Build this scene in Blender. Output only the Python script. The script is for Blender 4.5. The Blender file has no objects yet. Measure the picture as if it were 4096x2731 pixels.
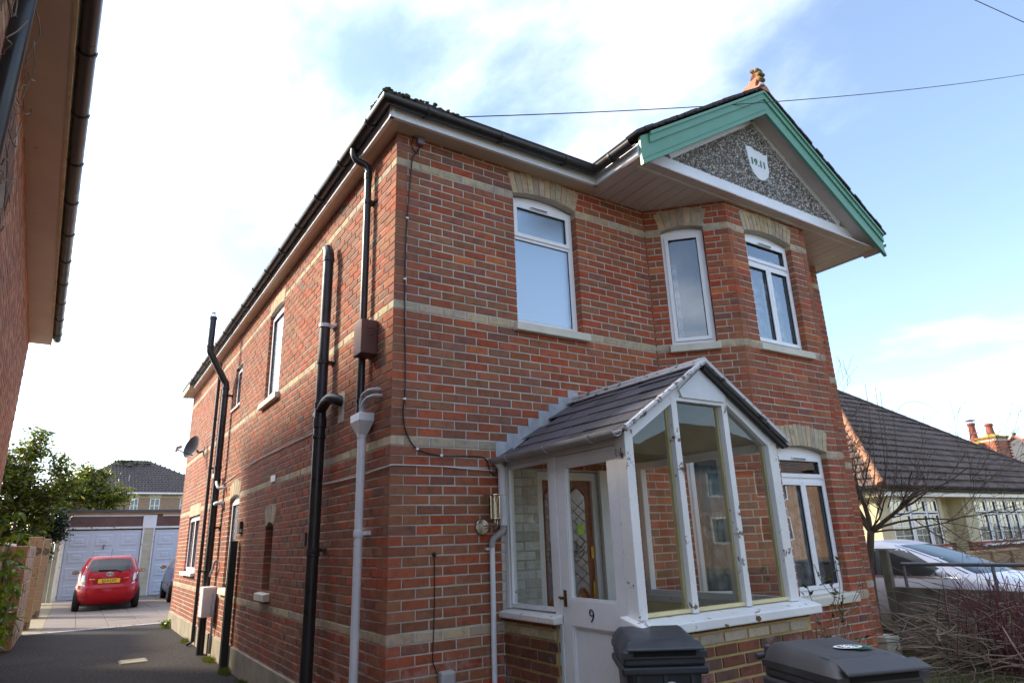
import bpy, bmesh, math, random
from mathutils import Vector, Matrix
import numpy as np
random.seed(11)
R_ = math.radians
S = bpy.context.scene
COL = bpy.context.collection

# ------------------------------------------------------------------ camera
cam_d = bpy.data.cameras.new('camera'); cam = bpy.data.objects.new('camera', cam_d); COL.objects.link(cam)
S.camera = cam
CAM = Vector((-1.970, -4.758, 1.542))
YAW, PITCH, ROLL = 0.584135, 0.298082, 0.035029
def cam_axes():
    f = Vector((math.sin(YAW)*math.cos(PITCH), math.cos(YAW)*math.cos(PITCH), math.sin(PITCH)))
    r = Vector((math.cos(YAW), -math.sin(YAW), 0)); dn = -(r.cross(f))
    c, s = math.cos(ROLL), math.sin(ROLL)
    return c*r + s*dn, -s*r + c*dn, f
CR, CD, CF = cam_axes()
cam.matrix_world = Matrix(((CR.x, -CD.x, -CF.x, CAM.x), (CR.y, -CD.y, -CF.y, CAM.y), (CR.z, -CD.z, -CF.z, CAM.z), (0, 0, 0, 1)))
cam_d.sensor_width = 36.0; cam_d.lens = 2579.98/4096*36.0
cam_d.clip_start = 0.05; cam_d.clip_end = 2000
S.render.resolution_x = 1024; S.render.resolution_y = 682

# ------------------------------------------------------------------ world, sun, exposure
SUN_AZ, SUN_EL = -43.0, 30.0            # azimuth measured from +Y towards +X, degrees
sun_dir = Vector((math.sin(R_(SUN_AZ))*math.cos(R_(SUN_EL)), math.cos(R_(SUN_AZ))*math.cos(R_(SUN_EL)), math.sin(R_(SUN_EL))))
sd = bpy.data.lights.new('sun', 'SUN'); so = bpy.data.objects.new('sun', sd); COL.objects.link(so)
sd.energy = 2.7; sd.angle = R_(8.0); sd.color = (1.0, 0.86, 0.66)
so.rotation_euler = (-sun_dir).to_track_quat('-Z', 'Y').to_euler(); so.location = (-20, 25, 30)
S.view_settings.view_transform = 'Standard'; S.view_settings.look = 'None'
S.view_settings.exposure = 1.68; S.view_settings.gamma = 1.0; S.view_settings.use_curve_mapping = False
W = bpy.data.worlds.new('World'); S.world = W; W.use_nodes = True
def world():
    nt = W.node_tree; nt.nodes.clear(); N = nt.nodes.new; L = nt.links.new
    out = N('ShaderNodeOutputWorld'); bg = N('ShaderNodeBackground'); bg.inputs['Strength'].default_value = 0.115
    sky = N('ShaderNodeTexSky'); sky.sky_type = 'NISHITA'; sky.sun_disc = False
    sky.sun_elevation = R_(SUN_EL); sky.sun_rotation = R_(SUN_AZ); sky.altitude = 20; sky.air_density = 1.0; sky.dust_density = 0.9; sky.ozone_density = 1.5
    tc = N('ShaderNodeTexCoord'); sep = N('ShaderNodeSeparateXYZ'); L(tc.outputs['Generated'], sep.inputs[0])
    def M(op, a, b=None):
        m = N('ShaderNodeMath'); m.operation = op
        for i, v in enumerate((a, b)):
            if v is None: continue
            if isinstance(v, (int, float)): m.inputs[i].default_value = v
            else: L(v, m.inputs[i])
        return m.outputs[0]
    zz = M('ADD', M('ABSOLUTE', sep.outputs[2]), 0.22)
    cx = M('DIVIDE', sep.outputs[0], zz); cy = M('DIVIDE', sep.outputs[1], zz)
    com = N('ShaderNodeCombineXYZ'); L(cx, com.inputs[0]); L(cy, com.inputs[1])
    mp = N('ShaderNodeMapping'); mp.inputs['Location'].default_value = (6.477, 3.017, 5.858); mp.inputs['Rotation'].default_value = (0, 0, 0.5); mp.inputs['Scale'].default_value = (0.85, 0.72, 1)
    L(com.outputs[0], mp.inputs[0])
    n1 = N('ShaderNodeTexNoise'); n1.inputs['Scale'].default_value = 1.15; n1.inputs['Detail'].default_value = 9; n1.inputs['Roughness'].default_value = 0.56; n1.inputs['Distortion'].default_value = 0.25
    L(mp.outputs[0], n1.inputs['Vector'])
    # hazy brightening of the air towards the sun, all round the sky
    dt = N('ShaderNodeVectorMath'); dt.operation = 'DOT_PRODUCT'; L(tc.outputs['Generated'], dt.inputs[0]); dt.inputs[1].default_value = sun_dir
    near = M('POWER', M('MAXIMUM', M('ADD', M('MULTIPLY', dt.outputs['Value'], 0.5), 0.5), 0.0), 5.0)
    msk = N('ShaderNodeMapRange'); msk.interpolation_type = 'SMOOTHSTEP'; msk.inputs['From Min'].default_value = 0.49; msk.inputs['From Max'].default_value = 0.71
    L(M('ADD', n1.outputs['Fac'], M('MULTIPLY', near, 0.14)), msk.inputs['Value'])
    fac = M('MINIMUM', M('ADD', M('MULTIPLY', msk.outputs[0], 0.95), 0.05), 1.0)
    n2 = N('ShaderNodeTexNoise'); n2.inputs['Scale'].default_value = 2.6; n2.inputs['Detail'].default_value = 5; L(mp.outputs[0], n2.inputs['Vector'])
    val = M('ADD', M('ADD', M('MULTIPLY', n2.outputs['Fac'], 2.2), 5.0), M('MULTIPLY', near, 5.0))
    cc = N('ShaderNodeVectorMath'); cc.operation = 'SCALE'; cc.inputs[0].default_value = (0.92, 0.99, 1.12); L(val, cc.inputs['Scale'])
    mix = N('ShaderNodeMix'); mix.data_type = 'RGBA'; L(fac, mix.inputs['Factor']); L(sky.outputs[0], mix.inputs['A']); L(cc.outputs[0], mix.inputs['B'])
    L(mix.outputs['Result'], bg.inputs['Color']); L(bg.outputs[0], out.inputs[0])
world()

# ------------------------------------------------------------------ helpers
def proj(p):
    d = Vector(p) - CAM; w = d.dot(CF)
    if w < 0.05: return None
    return (512 + 645*d.dot(CR)/w, 341 + 645*d.dot(CD)/w, w)
class MB:
    "collects faces with a material index; build() links them as one mesh object"
    def __init__(s): s.v = []; s.f = []; s.m = []; s.col = None
    def add(s, vs, fs, mi=0):
        o = len(s.v); s.v += [tuple(v) for v in vs]
        for f in fs: s.f.append(tuple(i+o for i in f)); s.m.append(mi)
        return s
    def quad(s, a, b, c, d, mi=0): return s.add((a, b, c, d), ((0, 1, 2, 3),), mi)
    def box(s, x0, x1, y0, y1, z0, z1, mi=0):
        return s.add([(x, y, z) for z in (z0, z1) for y in (y0, y1) for x in (x0, x1)],
            ((0, 2, 3, 1), (4, 5, 7, 6), (0, 1, 5, 4), (2, 6, 7, 3), (0, 4, 6, 2), (1, 3, 7, 5)), mi)
    def fbox(s, fr, u0, u1, d0, d1, z0, z1, mi=0):
        "box in a wall frame fr=(P,u,n): u along the wall, d outwards"
        P, u, n = fr
        g = lambda a, b, c: (P[0]+u[0]*a+n[0]*b, P[1]+u[1]*a+n[1]*b, c)
        return s.add([g(a, b, c) for c in (z0, z1) for b in (d0, d1) for a in (u0, u1)],
            ((0, 2, 3, 1), (4, 5, 7, 6), (0, 1, 5, 4), (2, 6, 7, 3), (0, 4, 6, 2), (1, 3, 7, 5)), mi)
    def fprism(s, fr, pts, d0, d1, mi=0):
        "polygon (u,z) in a wall frame extruded from d0 to d1"
        P, u, n = fr; k = len(pts)
        g = lambda a, b, c: (P[0]+u[0]*a+n[0]*b, P[1]+u[1]*a+n[1]*b, c)
        vs = [g(a, d0, c) for a, c in pts] + [g(a, d1, c) for a, c in pts]
        fs = [tuple(range(k)), tuple(range(2*k-1, k-1, -1))] + [(i, i+k, (i+1) % k+k, (i+1) % k) for i in range(k)]
        return s.add(vs, fs, mi)
    def zprism(s, pts, z0, z1, mi=0, cap=True):
        k = len(pts); vs = [(x, y, z0) for x, y in pts] + [(x, y, z1) for x, y in pts]
        fs = [(i, (i+1) % k, (i+1) % k+k, i+k) for i in range(k)]
        if cap: fs += [tuple(range(k-1, -1, -1)), tuple(range(k, 2*k))]
        return s.add(vs, fs, mi)
    def bar(s, a, b, w, h, mi=0, up=(0, 0, 1)):
        a, b = Vector(a), Vector(b); t = (b-a).normalized(); U = Vector(up)
        r = t.cross(U)
        if r.length < 1e-4: r = t.cross(Vector((1, 0, 0)))
        r.normalize(); q = r.cross(t)
        vs = [p + r*sx*w/2 + q*sz*h/2 for p in (a, b) for sx, sz in ((-1, -1), (1, -1), (1, 1), (-1, 1))]
        return s.add(vs, ((3, 2, 1, 0), (4, 5, 6, 7), (0, 1, 5, 4), (1, 2, 6, 5), (2, 3, 7, 6), (3, 0, 4, 7)), mi)
    def tube(s, pts, r, n=8, mi=0, caps=True):
        pts = [Vector(p) for p in pts]; k = len(pts); rs = r if isinstance(r, (list, tuple)) else [r]*k
        ref = None; vs = []; fs = []
        for i, p in enumerate(pts):
            t = (pts[min(i+1, k-1)]-pts[max(i-1, 0)])
            t = t.normalized() if t.length > 1e-9 else Vector((0, 0, 1))
            if ref is None:
                ref = t.cross(Vector((0, 0, 1)))
                if ref.length < 1e-3: ref = t.cross(Vector((1, 0, 0)))
            ref = (ref - t*ref.dot(t))
            if ref.length < 1e-6: ref = t.orthogonal()
            ref.normalize(); b = t.cross(ref)
            for j in range(n):
                a = 2*math.pi*j/n; vs.append(p + (ref*math.cos(a) + b*math.sin(a))*rs[i])
        for i in range(k-1):
            for j in range(n):
                fs.append((i*n+j, i*n+(j+1) % n, (i+1)*n+(j+1) % n, (i+1)*n+j))
        if caps: fs += [tuple(range(n-1, -1, -1)), tuple(range((k-1)*n, k*n))]
        return s.add(vs, fs, mi)
    def lathe(s, prof, c=(0, 0, 0), n=16, axis='z', mi=0):
        vs = []; k = len(prof)
        for r, h in prof:
            for j in range(n):
                a = 2*math.pi*j/n; x, y = r*math.cos(a), r*math.sin(a)
                p = (x, y, h) if axis == 'z' else ((h, x, y) if axis == 'x' else (x, h, y))
                vs.append((c[0]+p[0], c[1]+p[1], c[2]+p[2]))
        fs = [(i*n+j, i*n+(j+1) % n, (i+1)*n+(j+1) % n, (i+1)*n+j) for i in range(k-1) for j in range(n)]
        fs += [tuple(range(n)), tuple(range((k-1)*n, k*n))]
        return s.add(vs, fs, mi)
    def grid(s, fn, nu, nv, mi=0, u0=0., u1=1., v0=0., v1=1.):
        vs = [fn(u0+(u1-u0)*i/nu, v0+(v1-v0)*j/nv) for j in range(nv+1) for i in range(nu+1)]
        fs = [(j*(nu+1)+i, j*(nu+1)+i+1, (j+1)*(nu+1)+i+1, (j+1)*(nu+1)+i) for j in range(nv) for i in range(nu)]
        return s.add(vs, fs, mi)
    def blob(s, c, r, n=8, m=5, jit=0.15, mi=0, sq=(1, 1, 1)):
        rr = random.Random(hash((round(c[0], 3), round(c[1], 3), round(c[2], 3))) & 0xffff)
        vs = []
        for j in range(m+1):
            th = math.pi*j/m
            for i in range(n):
                ph = 2*math.pi*i/n; q = r*(1+rr.uniform(-jit, jit))
                vs.append((c[0]+sq[0]*q*math.sin(th)*math.cos(ph), c[1]+sq[1]*q*math.sin(th)*math.sin(ph), c[2]+sq[2]*q*math.cos(th)))
        fs = [(j*n+i, (j+1)*n+i, (j+1)*n+(i+1) % n, j*n+(i+1) % n) for j in range(m) for i in range(n)]
        return s.add(vs, fs, mi)
    def build(s, name, mat, parent=None, local=False, smooth=False, loc=None, bevel=0, sharp=None):
        me = bpy.data.meshes.new(name)
        vs = s.v
        if parent is not None and not local:
            o = base_of(parent); vs = [(v[0]-o[0], v[1]-o[1], v[2]-o[2]) for v in vs]
        elif loc is not None: vs = [(v[0]-loc[0], v[1]-loc[1], v[2]-loc[2]) for v in vs]
        me.from_pydata(vs, [], s.f)
        mats = mat if isinstance(mat, (list, tuple)) else [mat]
        for m in mats: me.materials.append(m)
        if len(mats) > 1: me.polygons.foreach_set('material_index', s.m)
        if s.col is not None:
            at = me.attributes.new('tint', 'FLOAT_COLOR', 'FACE')
            at.data.foreach_set('color', [c for q in s.col for c in (q[0], q[1], q[2], 1.0)])
        if smooth: me.polygons.foreach_set('use_smooth', [True]*len(me.polygons))
        me.update()
        if smooth and sharp: me.set_sharp_from_angle(angle=R_(sharp))
        ob = bpy.data.objects.new(name, me); COL.objects.link(ob)
        if parent is not None: ob.parent = parent
        elif loc is not None: ob.location = loc
        if bevel:
            bv = ob.modifiers.new('bevel', 'BEVEL'); bv.width = bevel; bv.segments = 2; bv.limit_method = 'ANGLE'; bv.angle_limit = R_(40)
        return ob
def base_of(o):
    x = Vector(o.location)
    while o.parent: o = o.parent; x = x + Vector(o.location)
    return x
def tag(o, label=None, cat=None, group=None, kind=None):
    for k, v in (('label', label), ('category', cat), ('group', group), ('kind', kind)):
        if v: o[k] = v
    return o
def thing(name, label, cat, loc=(0, 0, 0), rz=0, group=None):
    o = bpy.data.objects.new(name, None); COL.objects.link(o); o.location = loc; o.rotation_euler = (0, 0, rz)
    o.empty_display_size = 0.1
    return tag(o, label, cat, group)
def struct(name, mb, mat, smooth=False): return tag(mb.build(name, mat, smooth=smooth), kind='structure')
def text_mesh(name, body, size, mat, extrude=0.004, shear=0.0, bold=0.0):
    cu = bpy.data.curves.new('t', 'FONT'); cu.body = body; cu.size = size; cu.extrude = extrude; cu.align_x = 'CENTER'; cu.align_y = 'CENTER'; cu.offset = bold
    o = bpy.data.objects.new('t', cu); COL.objects.link(o)
    dg = bpy.context.evaluated_depsgraph_get(); me = bpy.data.meshes.new_from_object(o.evaluated_get(dg)); me.name = name
    bpy.data.objects.remove(o); bpy.data.curves.remove(cu)
    me.materials.clear(); me.materials.append(mat)
    ob = bpy.data.objects.new(name, me); COL.objects.link(ob); return ob
def smoothpath(pts, n=6):
    "Catmull-Rom through points"
    P = [Vector(p) for p in pts]; P = [P[0]*2-P[1]] + P + [P[-1]*2-P[-2]]; out = []
    for i in range(1, len(P)-2):
        for k in range(n):
            t = k/n; a, b, c, d = P[i-1], P[i], P[i+1], P[i+2]
            out.append(0.5*((2*b) + (c-a)*t + (2*a-5*b+4*c-d)*t*t + (3*b-3*c+d-a)*t*t*t))
    return out + [P[-2]]
# ------------------------------------------------------------------ materials
def newmat(name):
    m = bpy.data.materials.new(name); m.use_nodes = True; nt = m.node_tree
    return m, nt, nt.nodes['Principled BSDF'], nt.nodes.new, nt.links.new
def objcoord(nt, scale=(1, 1, 1)):
    tc = nt.nodes.new('ShaderNodeTexCoord'); mp = nt.nodes.new('ShaderNodeMapping'); mp.inputs['Scale'].default_value = scale
    nt.links.new(tc.outputs['Object'], mp.inputs[0]); return mp.outputs[0]
def noise(nt, vec, scale, detail=4, rough=0.55):
    n = nt.nodes.new('ShaderNodeTexNoise'); n.inputs['Scale'].default_value = scale; n.inputs['Detail'].default_value = detail; n.inputs['Roughness'].default_value = rough
    nt.links.new(vec, n.inputs['Vector']); return n.outputs['Fac']
def ramp(nt, fac, stops):
    r = nt.nodes.new('ShaderNodeValToRGB'); el = r.color_ramp.elements
    while len(el) > 1: el.remove(el[-1])
    el[0].position, el[0].color = stops[0][0], (*stops[0][1], 1)
    for p, c in stops[1:]: e = el.new(p); e.color = (*c, 1)
    nt.links.new(fac, r.inputs[0]); return r.outputs[0]
def mixc(nt, fac, a, b, mode='MIX'):
    m = nt.nodes.new('ShaderNodeMix'); m.data_type = 'RGBA'; m.blend_type = mode
    for nm, v in (('Factor', fac), ('A', a), ('B', b)):
        if isinstance(v, (int, float)): m.inputs[nm].default_value = v
        elif isinstance(v, tuple): m.inputs[nm].default_value = (*v, 1)
        else: nt.links.new(v, m.inputs[nm])
    return m.outputs['Result']
def mapr(nt, fac, a, b, c=0., d=1.):
    m = nt.nodes.new('ShaderNodeMapRange'); nt.links.new(fac, m.inputs['Value'])
    for nm, v in (('From Min', a), ('From Max', b), ('To Min', c), ('To Max', d)): m.inputs[nm].default_value = v
    return m.outputs[0]
def bump(nt, bs, h, strength=0.3, dist=0.01):
    b = nt.nodes.new('ShaderNodeBump'); b.inputs['Strength'].default_value = strength; b.inputs['Distance'].default_value = dist
    nt.links.new(h, b.inputs['Height']); nt.links.new(b.outputs[0], bs.inputs['Normal'])
def plain(name, col, rough=0.6, var=0.25, scale=6., bumps=0.12, metal=0., coat=0., spec=0.5, stretch=(1, 1, 1), fine=60.):
    m, nt, bs, N, L = newmat(name); v = objcoord(nt, stretch)
    a = noise(nt, v, scale, 5); b = noise(nt, v, fine, 3)
    lo = tuple(c*(1-var) for c in col); hi = tuple(min(1, c*(1+var)) for c in col)
    c = ramp(nt, a, [(0.3, lo), (0.7, hi)])
    L(c, bs.inputs['Base Color']); bs.inputs['Metallic'].default_value = metal
    bs.inputs['Coat Weight'].default_value = coat; bs.inputs['Specular IOR Level'].default_value = spec
    r = mapr(nt, a, 0.3, 0.7, max(0.02, rough-0.08), min(1, rough+0.1)); L(r, bs.inputs['Roughness'])
    if bumps: bump(nt, bs, b, bumps, 0.004)
    return m
def brickmat(name, src, dirt=0.22):
    m, nt, bs, N, L = newmat(name)
    if src == 'obj': o = N('ShaderNodeObjectInfo'); base = o.outputs['Color']
    else: o = N('ShaderNodeAttribute'); o.attribute_name = 'tint'; base = o.outputs['Color']
    g = N('ShaderNodeNewGeometry'); v = g.outputs['Position']
    a = noise(nt, v, 13., 5, 0.68); b = noise(nt, v, 34., 4, 0.6); c = noise(nt, v, 170., 3); w = noise(nt, v, 1.1, 4)
    k = mixc(nt, mapr(nt, a, 0.46, 0.66), base, mixc(nt, 1.0, base, (0.66, 0.70, 0.76), 'MULTIPLY'))
    k = mixc(nt, mapr(nt, b, 0.56, 0.74, 0, 0.6), k, mixc(nt, 1.0, base, (1.35, 1.22, 1.05), 'MULTIPLY'))
    k = mixc(nt, mapr(nt, c, 0.63, 0.72, 0, 0.5), k, (0.06, 0.045, 0.04))
    k = mixc(nt, mapr(nt, w, 0.42, 0.7, 0, dirt), k, (0.20, 0.135, 0.095))
    sz_ = N('ShaderNodeSeparateXYZ'); L(v, sz_.inputs[0]); e1 = noise(nt, v, 4.2, 5, 0.7); lowz = mapr(nt, sz_.outputs[2], 1.35, 0.75, 0, 1); ef = N('ShaderNodeMath'); ef.operation = 'MULTIPLY'; L(mapr(nt, e1, 0.54, 0.66, 0, 0.55), ef.inputs[0]); L(lowz, ef.inputs[1]); ef.use_clamp = True
    k = mixc(nt, ef.outputs[0], k, (0.42, 0.30, 0.30))   # efflorescence low on the walls
    L(k, bs.inputs['Base Color']); bs.inputs['Roughness'].default_value = 0.88; bs.inputs['Specular IOR Level'].default_value = 0.25
    ad = N('ShaderNodeMath'); ad.operation = 'ADD'; L(b, ad.inputs[0]); L(c, ad.inputs[1])
    bump(nt, bs, ad.outputs[0], 0.45, 0.004)
    return m
def mortarmat(name, col):
    m, nt, bs, N, L = newmat(name); g = N('ShaderNodeNewGeometry'); v = g.outputs['Position']
    a = noise(nt, v, 3., 5); b = noise(nt, v, 120., 4)
    c = ramp(nt, a, [(0.3, tuple(x*0.7 for x in col)), (0.7, tuple(x*1.15 for x in col))])
    c = mixc(nt, mapr(nt, b, 0.45, 0.7, 0, 0.5), c, tuple(x*0.55 for x in col))
    L(c, bs.inputs['Base Color']); bs.inputs['Roughness'].default_value = 0.95; bs.inputs['Specular IOR Level'].default_value = 0.1
    bump(nt, bs, b, 0.6, 0.004); return m
def paint_old(name, col, under=(0.16, 0.11, 0.075), amount=0.62, scale=5.0, stretch=(1, 1, 1)):
    m, nt, bs, N, L = newmat(name); v = objcoord(nt, stretch)
    a = noise(nt, v, scale, 8, 0.7); b = noise(nt, v, 2.2, 4); d = noise(nt, v, 45., 4)
    c = ramp(nt, b, [(0.3, tuple(x*0.86 for x in col)), (0.7, col)])
    c = mixc(nt, mapr(nt, d, 0.58, 0.75, 0, 0.35), c, tuple(x*0.6 for x in col))
    f = mapr(nt, a, amount, amount+0.03)
    c = mixc(nt, f, c, under)
    L(c, bs.inputs['Base Color']); L(mapr(nt, f, 0, 1, 0.45, 0.9), bs.inputs['Roughness'])
    bump(nt, bs, f, 0.5, -0.003); return m
def glassmat(name, tint=(1, 1, 1), refl=1.0, base=0.04, rough=0.0, obscure=0.0):
    m, nt, bs, N, L = newmat(name); nt.nodes.remove(bs); out = nt.nodes['Material Output']
    tr = N('ShaderNodeBsdfTransparent'); tr.inputs[0].default_value = (*tint, 1)
    gl = N('ShaderNodeBsdfGlossy'); gl.inputs['Roughness'].default_value = rough; gl.inputs['Color'].default_value = (0.93, 0.96, 1.0, 1)
    fr = N('ShaderNodeFresnel'); fr.inputs[0].default_value = 1.52
    ma = N('ShaderNodeMath'); ma.operation = 'MULTIPLY_ADD'; ma.inputs[1].default_value = refl; ma.inputs[2].default_value = base; ma.use_clamp = True
    L(fr.outputs[0], ma.inputs[0]); mx = N('ShaderNodeMixShader'); L(ma.outputs[0], mx.inputs[0])
    under = tr.outputs[0]
    v = objcoord(nt)
    n = noise(nt, v, 1.3, 2); bp = N('ShaderNodeBump'); bp.inputs['Strength'].default_value = 0.05; bp.inputs['Distance'].default_value = 0.02; L(n, bp.inputs['Height'])
    nrm = bp.outputs[0]
    if obscure:
        n2 = noise(nt, v, 95., 3); b2 = N('ShaderNodeBump'); b2.inputs['Strength'].default_value = 0.5; b2.inputs['Distance'].default_value = 0.004; L(n2, b2.inputs['Height'])
        df = N('ShaderNodeBsdfDiffuse'); df.inputs[0].default_value = (0.20, 0.32, 0.46, 1); L(b2.outputs[0], df.inputs['Normal'])  # blue diffuse stands in for sky reflected in the frosted pane
        m2 = N('ShaderNodeMixShader'); m2.inputs[0].default_value = obscure; L(tr.outputs[0], m2.inputs[1]); L(df.outputs[0], m2.inputs[2]); under = m2.outputs[0]; nrm = b2.outputs[0]
    L(nrm, gl.inputs['Normal']); L(under, mx.inputs[1]); L(gl.outputs[0], mx.inputs[2]); L(mx.outputs[0], out.inputs[0])
    return m
def leafmat(name, c0, c1, c2, trans=0.38):
    m, nt, bs, N, L = newmat(name); out = nt.nodes['Material Output']
    g = N('ShaderNodeNewGeometry'); oi = N('ShaderNodeObjectInfo')
    ad = N('ShaderNodeMath'); ad.operation = 'ADD'; L(g.outputs['Random Per Island'], ad.inputs[0]); L(oi.outputs['Random'], ad.inputs[1])
    fr = N('ShaderNodeMath'); fr.operation = 'FRACT'; L(ad.outputs[0], fr.inputs[0])
    c = ramp(nt, fr.outputs[0], [(0.0, c0), (0.5, c1), (1.0, c2)])
    L(c, bs.inputs['Base Color']); bs.inputs['Roughness'].default_value = 0.38; bs.inputs['Specular IOR Level'].default_value = 0.5
    tl = N('ShaderNodeBsdfTranslucent'); L(mixc(nt, 1.0, c, (1.3, 1.5, 0.5), 'MULTIPLY'), tl.inputs[0])
    mx = N('ShaderNodeMixShader'); mx.inputs[0].default_value = trans; L(bs.outputs[0], mx.inputs[1]); L(tl.outputs[0], mx.inputs[2]); L(mx.outputs[0], out.inputs[0])
    return m
def tarmacmat():
    m, nt, bs, N, L = newmat('tarmac'); v = objcoord(nt)
    a = noise(nt, v, 0.5, 5); b = noise(nt, v, 34., 3, 0.7); d = noise(nt, v, 5., 6, 0.75)
    c = ramp(nt, a, [(0.3, (0.018, 0.0155, 0.0155)), (0.7, (0.030, 0.0255, 0.025))])
    c = mixc(nt, mapr(nt, b, 0.54, 0.70, 0, 0.8), c, (0.115, 0.102, 0.095))
    c = mixc(nt, mapr(nt, d, 0.60, 0.75, 0, 0.45), c, (0.06, 0.056, 0.045))
    L(c, bs.inputs['Base Color']); bs.inputs['Roughness'].default_value = 0.9; bs.inputs['Specular IOR Level'].default_value = 0.15; bump(nt, bs, b, 0.8, 0.006); return m
def groundmat():
    m, nt, bs, N, L = newmat('garden_ground'); v = objcoord(nt)
    a = noise(nt, v, 1.2, 6, 0.65); b = noise(nt, v, 30., 4)
    c = ramp(nt, a, [(0.35, (0.085, 0.065, 0.04)), (0.5, (0.10, 0.095, 0.04)), (0.65, (0.06, 0.085, 0.025))])
    c = mixc(nt, mapr(nt, b, 0.5, 0.7, 0, 0.5), c, (0.15, 0.12, 0.08))
    L(c, bs.inputs['Base Color']); bs.inputs['Roughness'].default_value = 0.95; bump(nt, bs, b, 0.8, 0.02); return m
def carpaint(name, col):
    m, nt, bs, N, L = newmat(name); bs.inputs['Base Color'].default_value = (*col, 1); bs.inputs['Roughness'].default_value = 0.4; bs.inputs['Specular IOR Level'].default_value = 0.15; bs.inputs['Coat Weight'].default_value = 0.55; bs.inputs['Coat Roughness'].default_value = 0.04
    return m
def lacemat():
    m, nt, bs, N, L = newmat('lace_net'); out = nt.nodes['Material Output']; v = objcoord(nt)
    vo = N('ShaderNodeTexVoronoi'); vo.inputs['Scale'].default_value = 9.; L(v, vo.inputs['Vector'])
    n = noise(nt, v, 60., 3); w = N('ShaderNodeMath'); w.operation = 'MULTIPLY'; L(mapr(nt, vo.outputs['Distance'], 0.2, 0.6, 0.95, 0.45), w.inputs[0]); L(mapr(nt, n, 0.35, 0.6, 0.7, 1.0), w.inputs[1])
    bs.inputs['Base Color'].default_value = (0.62, 0.68, 0.74, 1); bs.inputs['Roughness'].default_value = 0.9
    tr = N('ShaderNodeBsdfTransparent'); mx = N('ShaderNodeMixShader'); L(w.outputs[0], mx.inputs[0]); L(tr.outputs[0], mx.inputs[1]); L(bs.outputs[0], mx.inputs[2]); L(mx.outputs[0], out.inputs[0])
    return m
BRK_O = brickmat('brick_piece', 'obj'); BRK_J = brickmat('brick_field', 'att')
MORT = mortarmat('mortar_grey', (0.52, 0.48, 0.42)); MORT_Y = mortarmat('mortar_ochre', (0.46, 0.36, 0.17))
RENDER = mortarmat('plinth_render', (0.36, 0.32, 0.25))
UPVC = plain('white_upvc', (0.80, 0.81, 0.84), 0.3, 0.03, 3, 0)
GASKET = plain('black_gasket', (0.02, 0.02, 0.022), 0.5, 0.1, 3, 0)
OLDWHITE = paint_old('weathered_white_paint', (0.79, 0.81, 0.84), amount=0.69)
PEEL = paint_old('peeling_white_paint', (0.79, 0.79, 0.78), amount=0.60, scale=9.)
SILLM = plain('painted_stone_sill', (0.60, 0.57, 0.48), 0.75, 0.12, 5, 0.3)
BLACKP = plain('black_plastic_pipe', (0.026, 0.026, 0.029), 0.34, 0.3, 5, 0.03)
IRONP = plain('black_iron_paint', (0.034, 0.037, 0.047), 0.36, 0.4, 4, 0.1)
GREYPVC = plain('grey_white_pvc', (0.70, 0.73, 0.79), 0.42, 0.08, 4, 0.03)
GREYWEATH = plain('weathered_grey_pvc', (0.36, 0.36, 0.38), 0.5, 0.15, 8, 0.05)
RUSTB = plain('brown_rust_paint', (0.10, 0.038, 0.028), 0.6, 0.25, 9, 0.3)
SOFFIT = paint_old('soffit_paint_bounce_lit', (0.58, 0.46, 0.37), under=(0.28, 0.21, 0.17), amount=0.67, scale=7.)  # tan base colour includes the warm light bounced up under the eaves
SOFFIT_G = paint_old('gable_soffit_paint_shaded', (0.62, 0.52, 0.50), under=(0.22, 0.16, 0.13), amount=0.68, scale=6.)  # same soffit paint in a mauve tint that includes the gable's shade
GREENP = paint_old('green_barge_paint', (0.125, 0.315, 0.215), under=(0.07, 0.16, 0.11), amount=0.66, scale=6.)
def slatemat():
    m, nt, bs, N, L = newmat('slate'); v = objcoord(nt); oi = N('ShaderNodeObjectInfo'); a = noise(nt, v, 5., 5, .7); b = noise(nt, v, 40., 4)
    c = ramp(nt, oi.outputs['Random'], [(0.0, (0.060, 0.058, 0.068)), (0.35, (0.085, 0.080, 0.105)), (0.7, (0.115, 0.108, 0.135)), (1.0, (0.075, 0.078, 0.082))])
    c = mixc(nt, mapr(nt, a, 0.35, 0.7, 0, 0.6), c, (0.05, 0.048, 0.05)); c = mixc(nt, mapr(nt, b, 0.6, 0.72, 0, 0.5), c, (0.20, 0.19, 0.18))
    L(c, bs.inputs['Base Color']); bs.inputs['Roughness'].default_value = 0.5; bump(nt, bs, b, 0.5, 0.006); return m
SLATE = slatemat()
TILE = plain('roof_tile_brown', (0.085, 0.066, 0.058), 0.9, 0.35, 3, 0.5, fine=30.)
TILE_B = plain('roof_tile_grey_brown', (0.082, 0.064, 0.060), 0.9, 0.45, 2.5, 0.5, fine=25.)
TILE_D = plain('roof_tile_dark', (0.058, 0.046, 0.046), 0.9, 0.4, 2.5, 0.5, fine=25.)
TILE_T = plain('roof_tile_terracotta_and_sunlit', (0.30, 0.14, 0.075), 0.9, 0.3, 3, 0.4)
MOSS = plain('moss', (0.055, 0.06, 0.015), 1.0, 0.5, 20, 0.8)
TERRA = plain('terracotta', (0.42, 0.165, 0.09), 0.8, 0.25, 7, 0.3)
TERRA_G = plain('terracotta_algae', (0.16, 0.12, 0.045), 0.9, 0.5, 9, 0.3)
LEAD = plain('lead_flashing', (0.34, 0.35, 0.38), 0.5, 0.25, 9, 0.4)
GLASS_F = glassmat('far_window_glass', (0.8, 0.85, 0.9), 1.0, 0.05)
GLASS = glassmat('window_glass', (0.92, 0.95, 0.95), 1.5, 0.11)
GLASS_P = glassmat('porch_glass', (0.94, 0.95, 0.90), 0.8, 0.01)
GLASS_C = carpaint('car_glass', (0.012, 0.014, 0.016))
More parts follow.
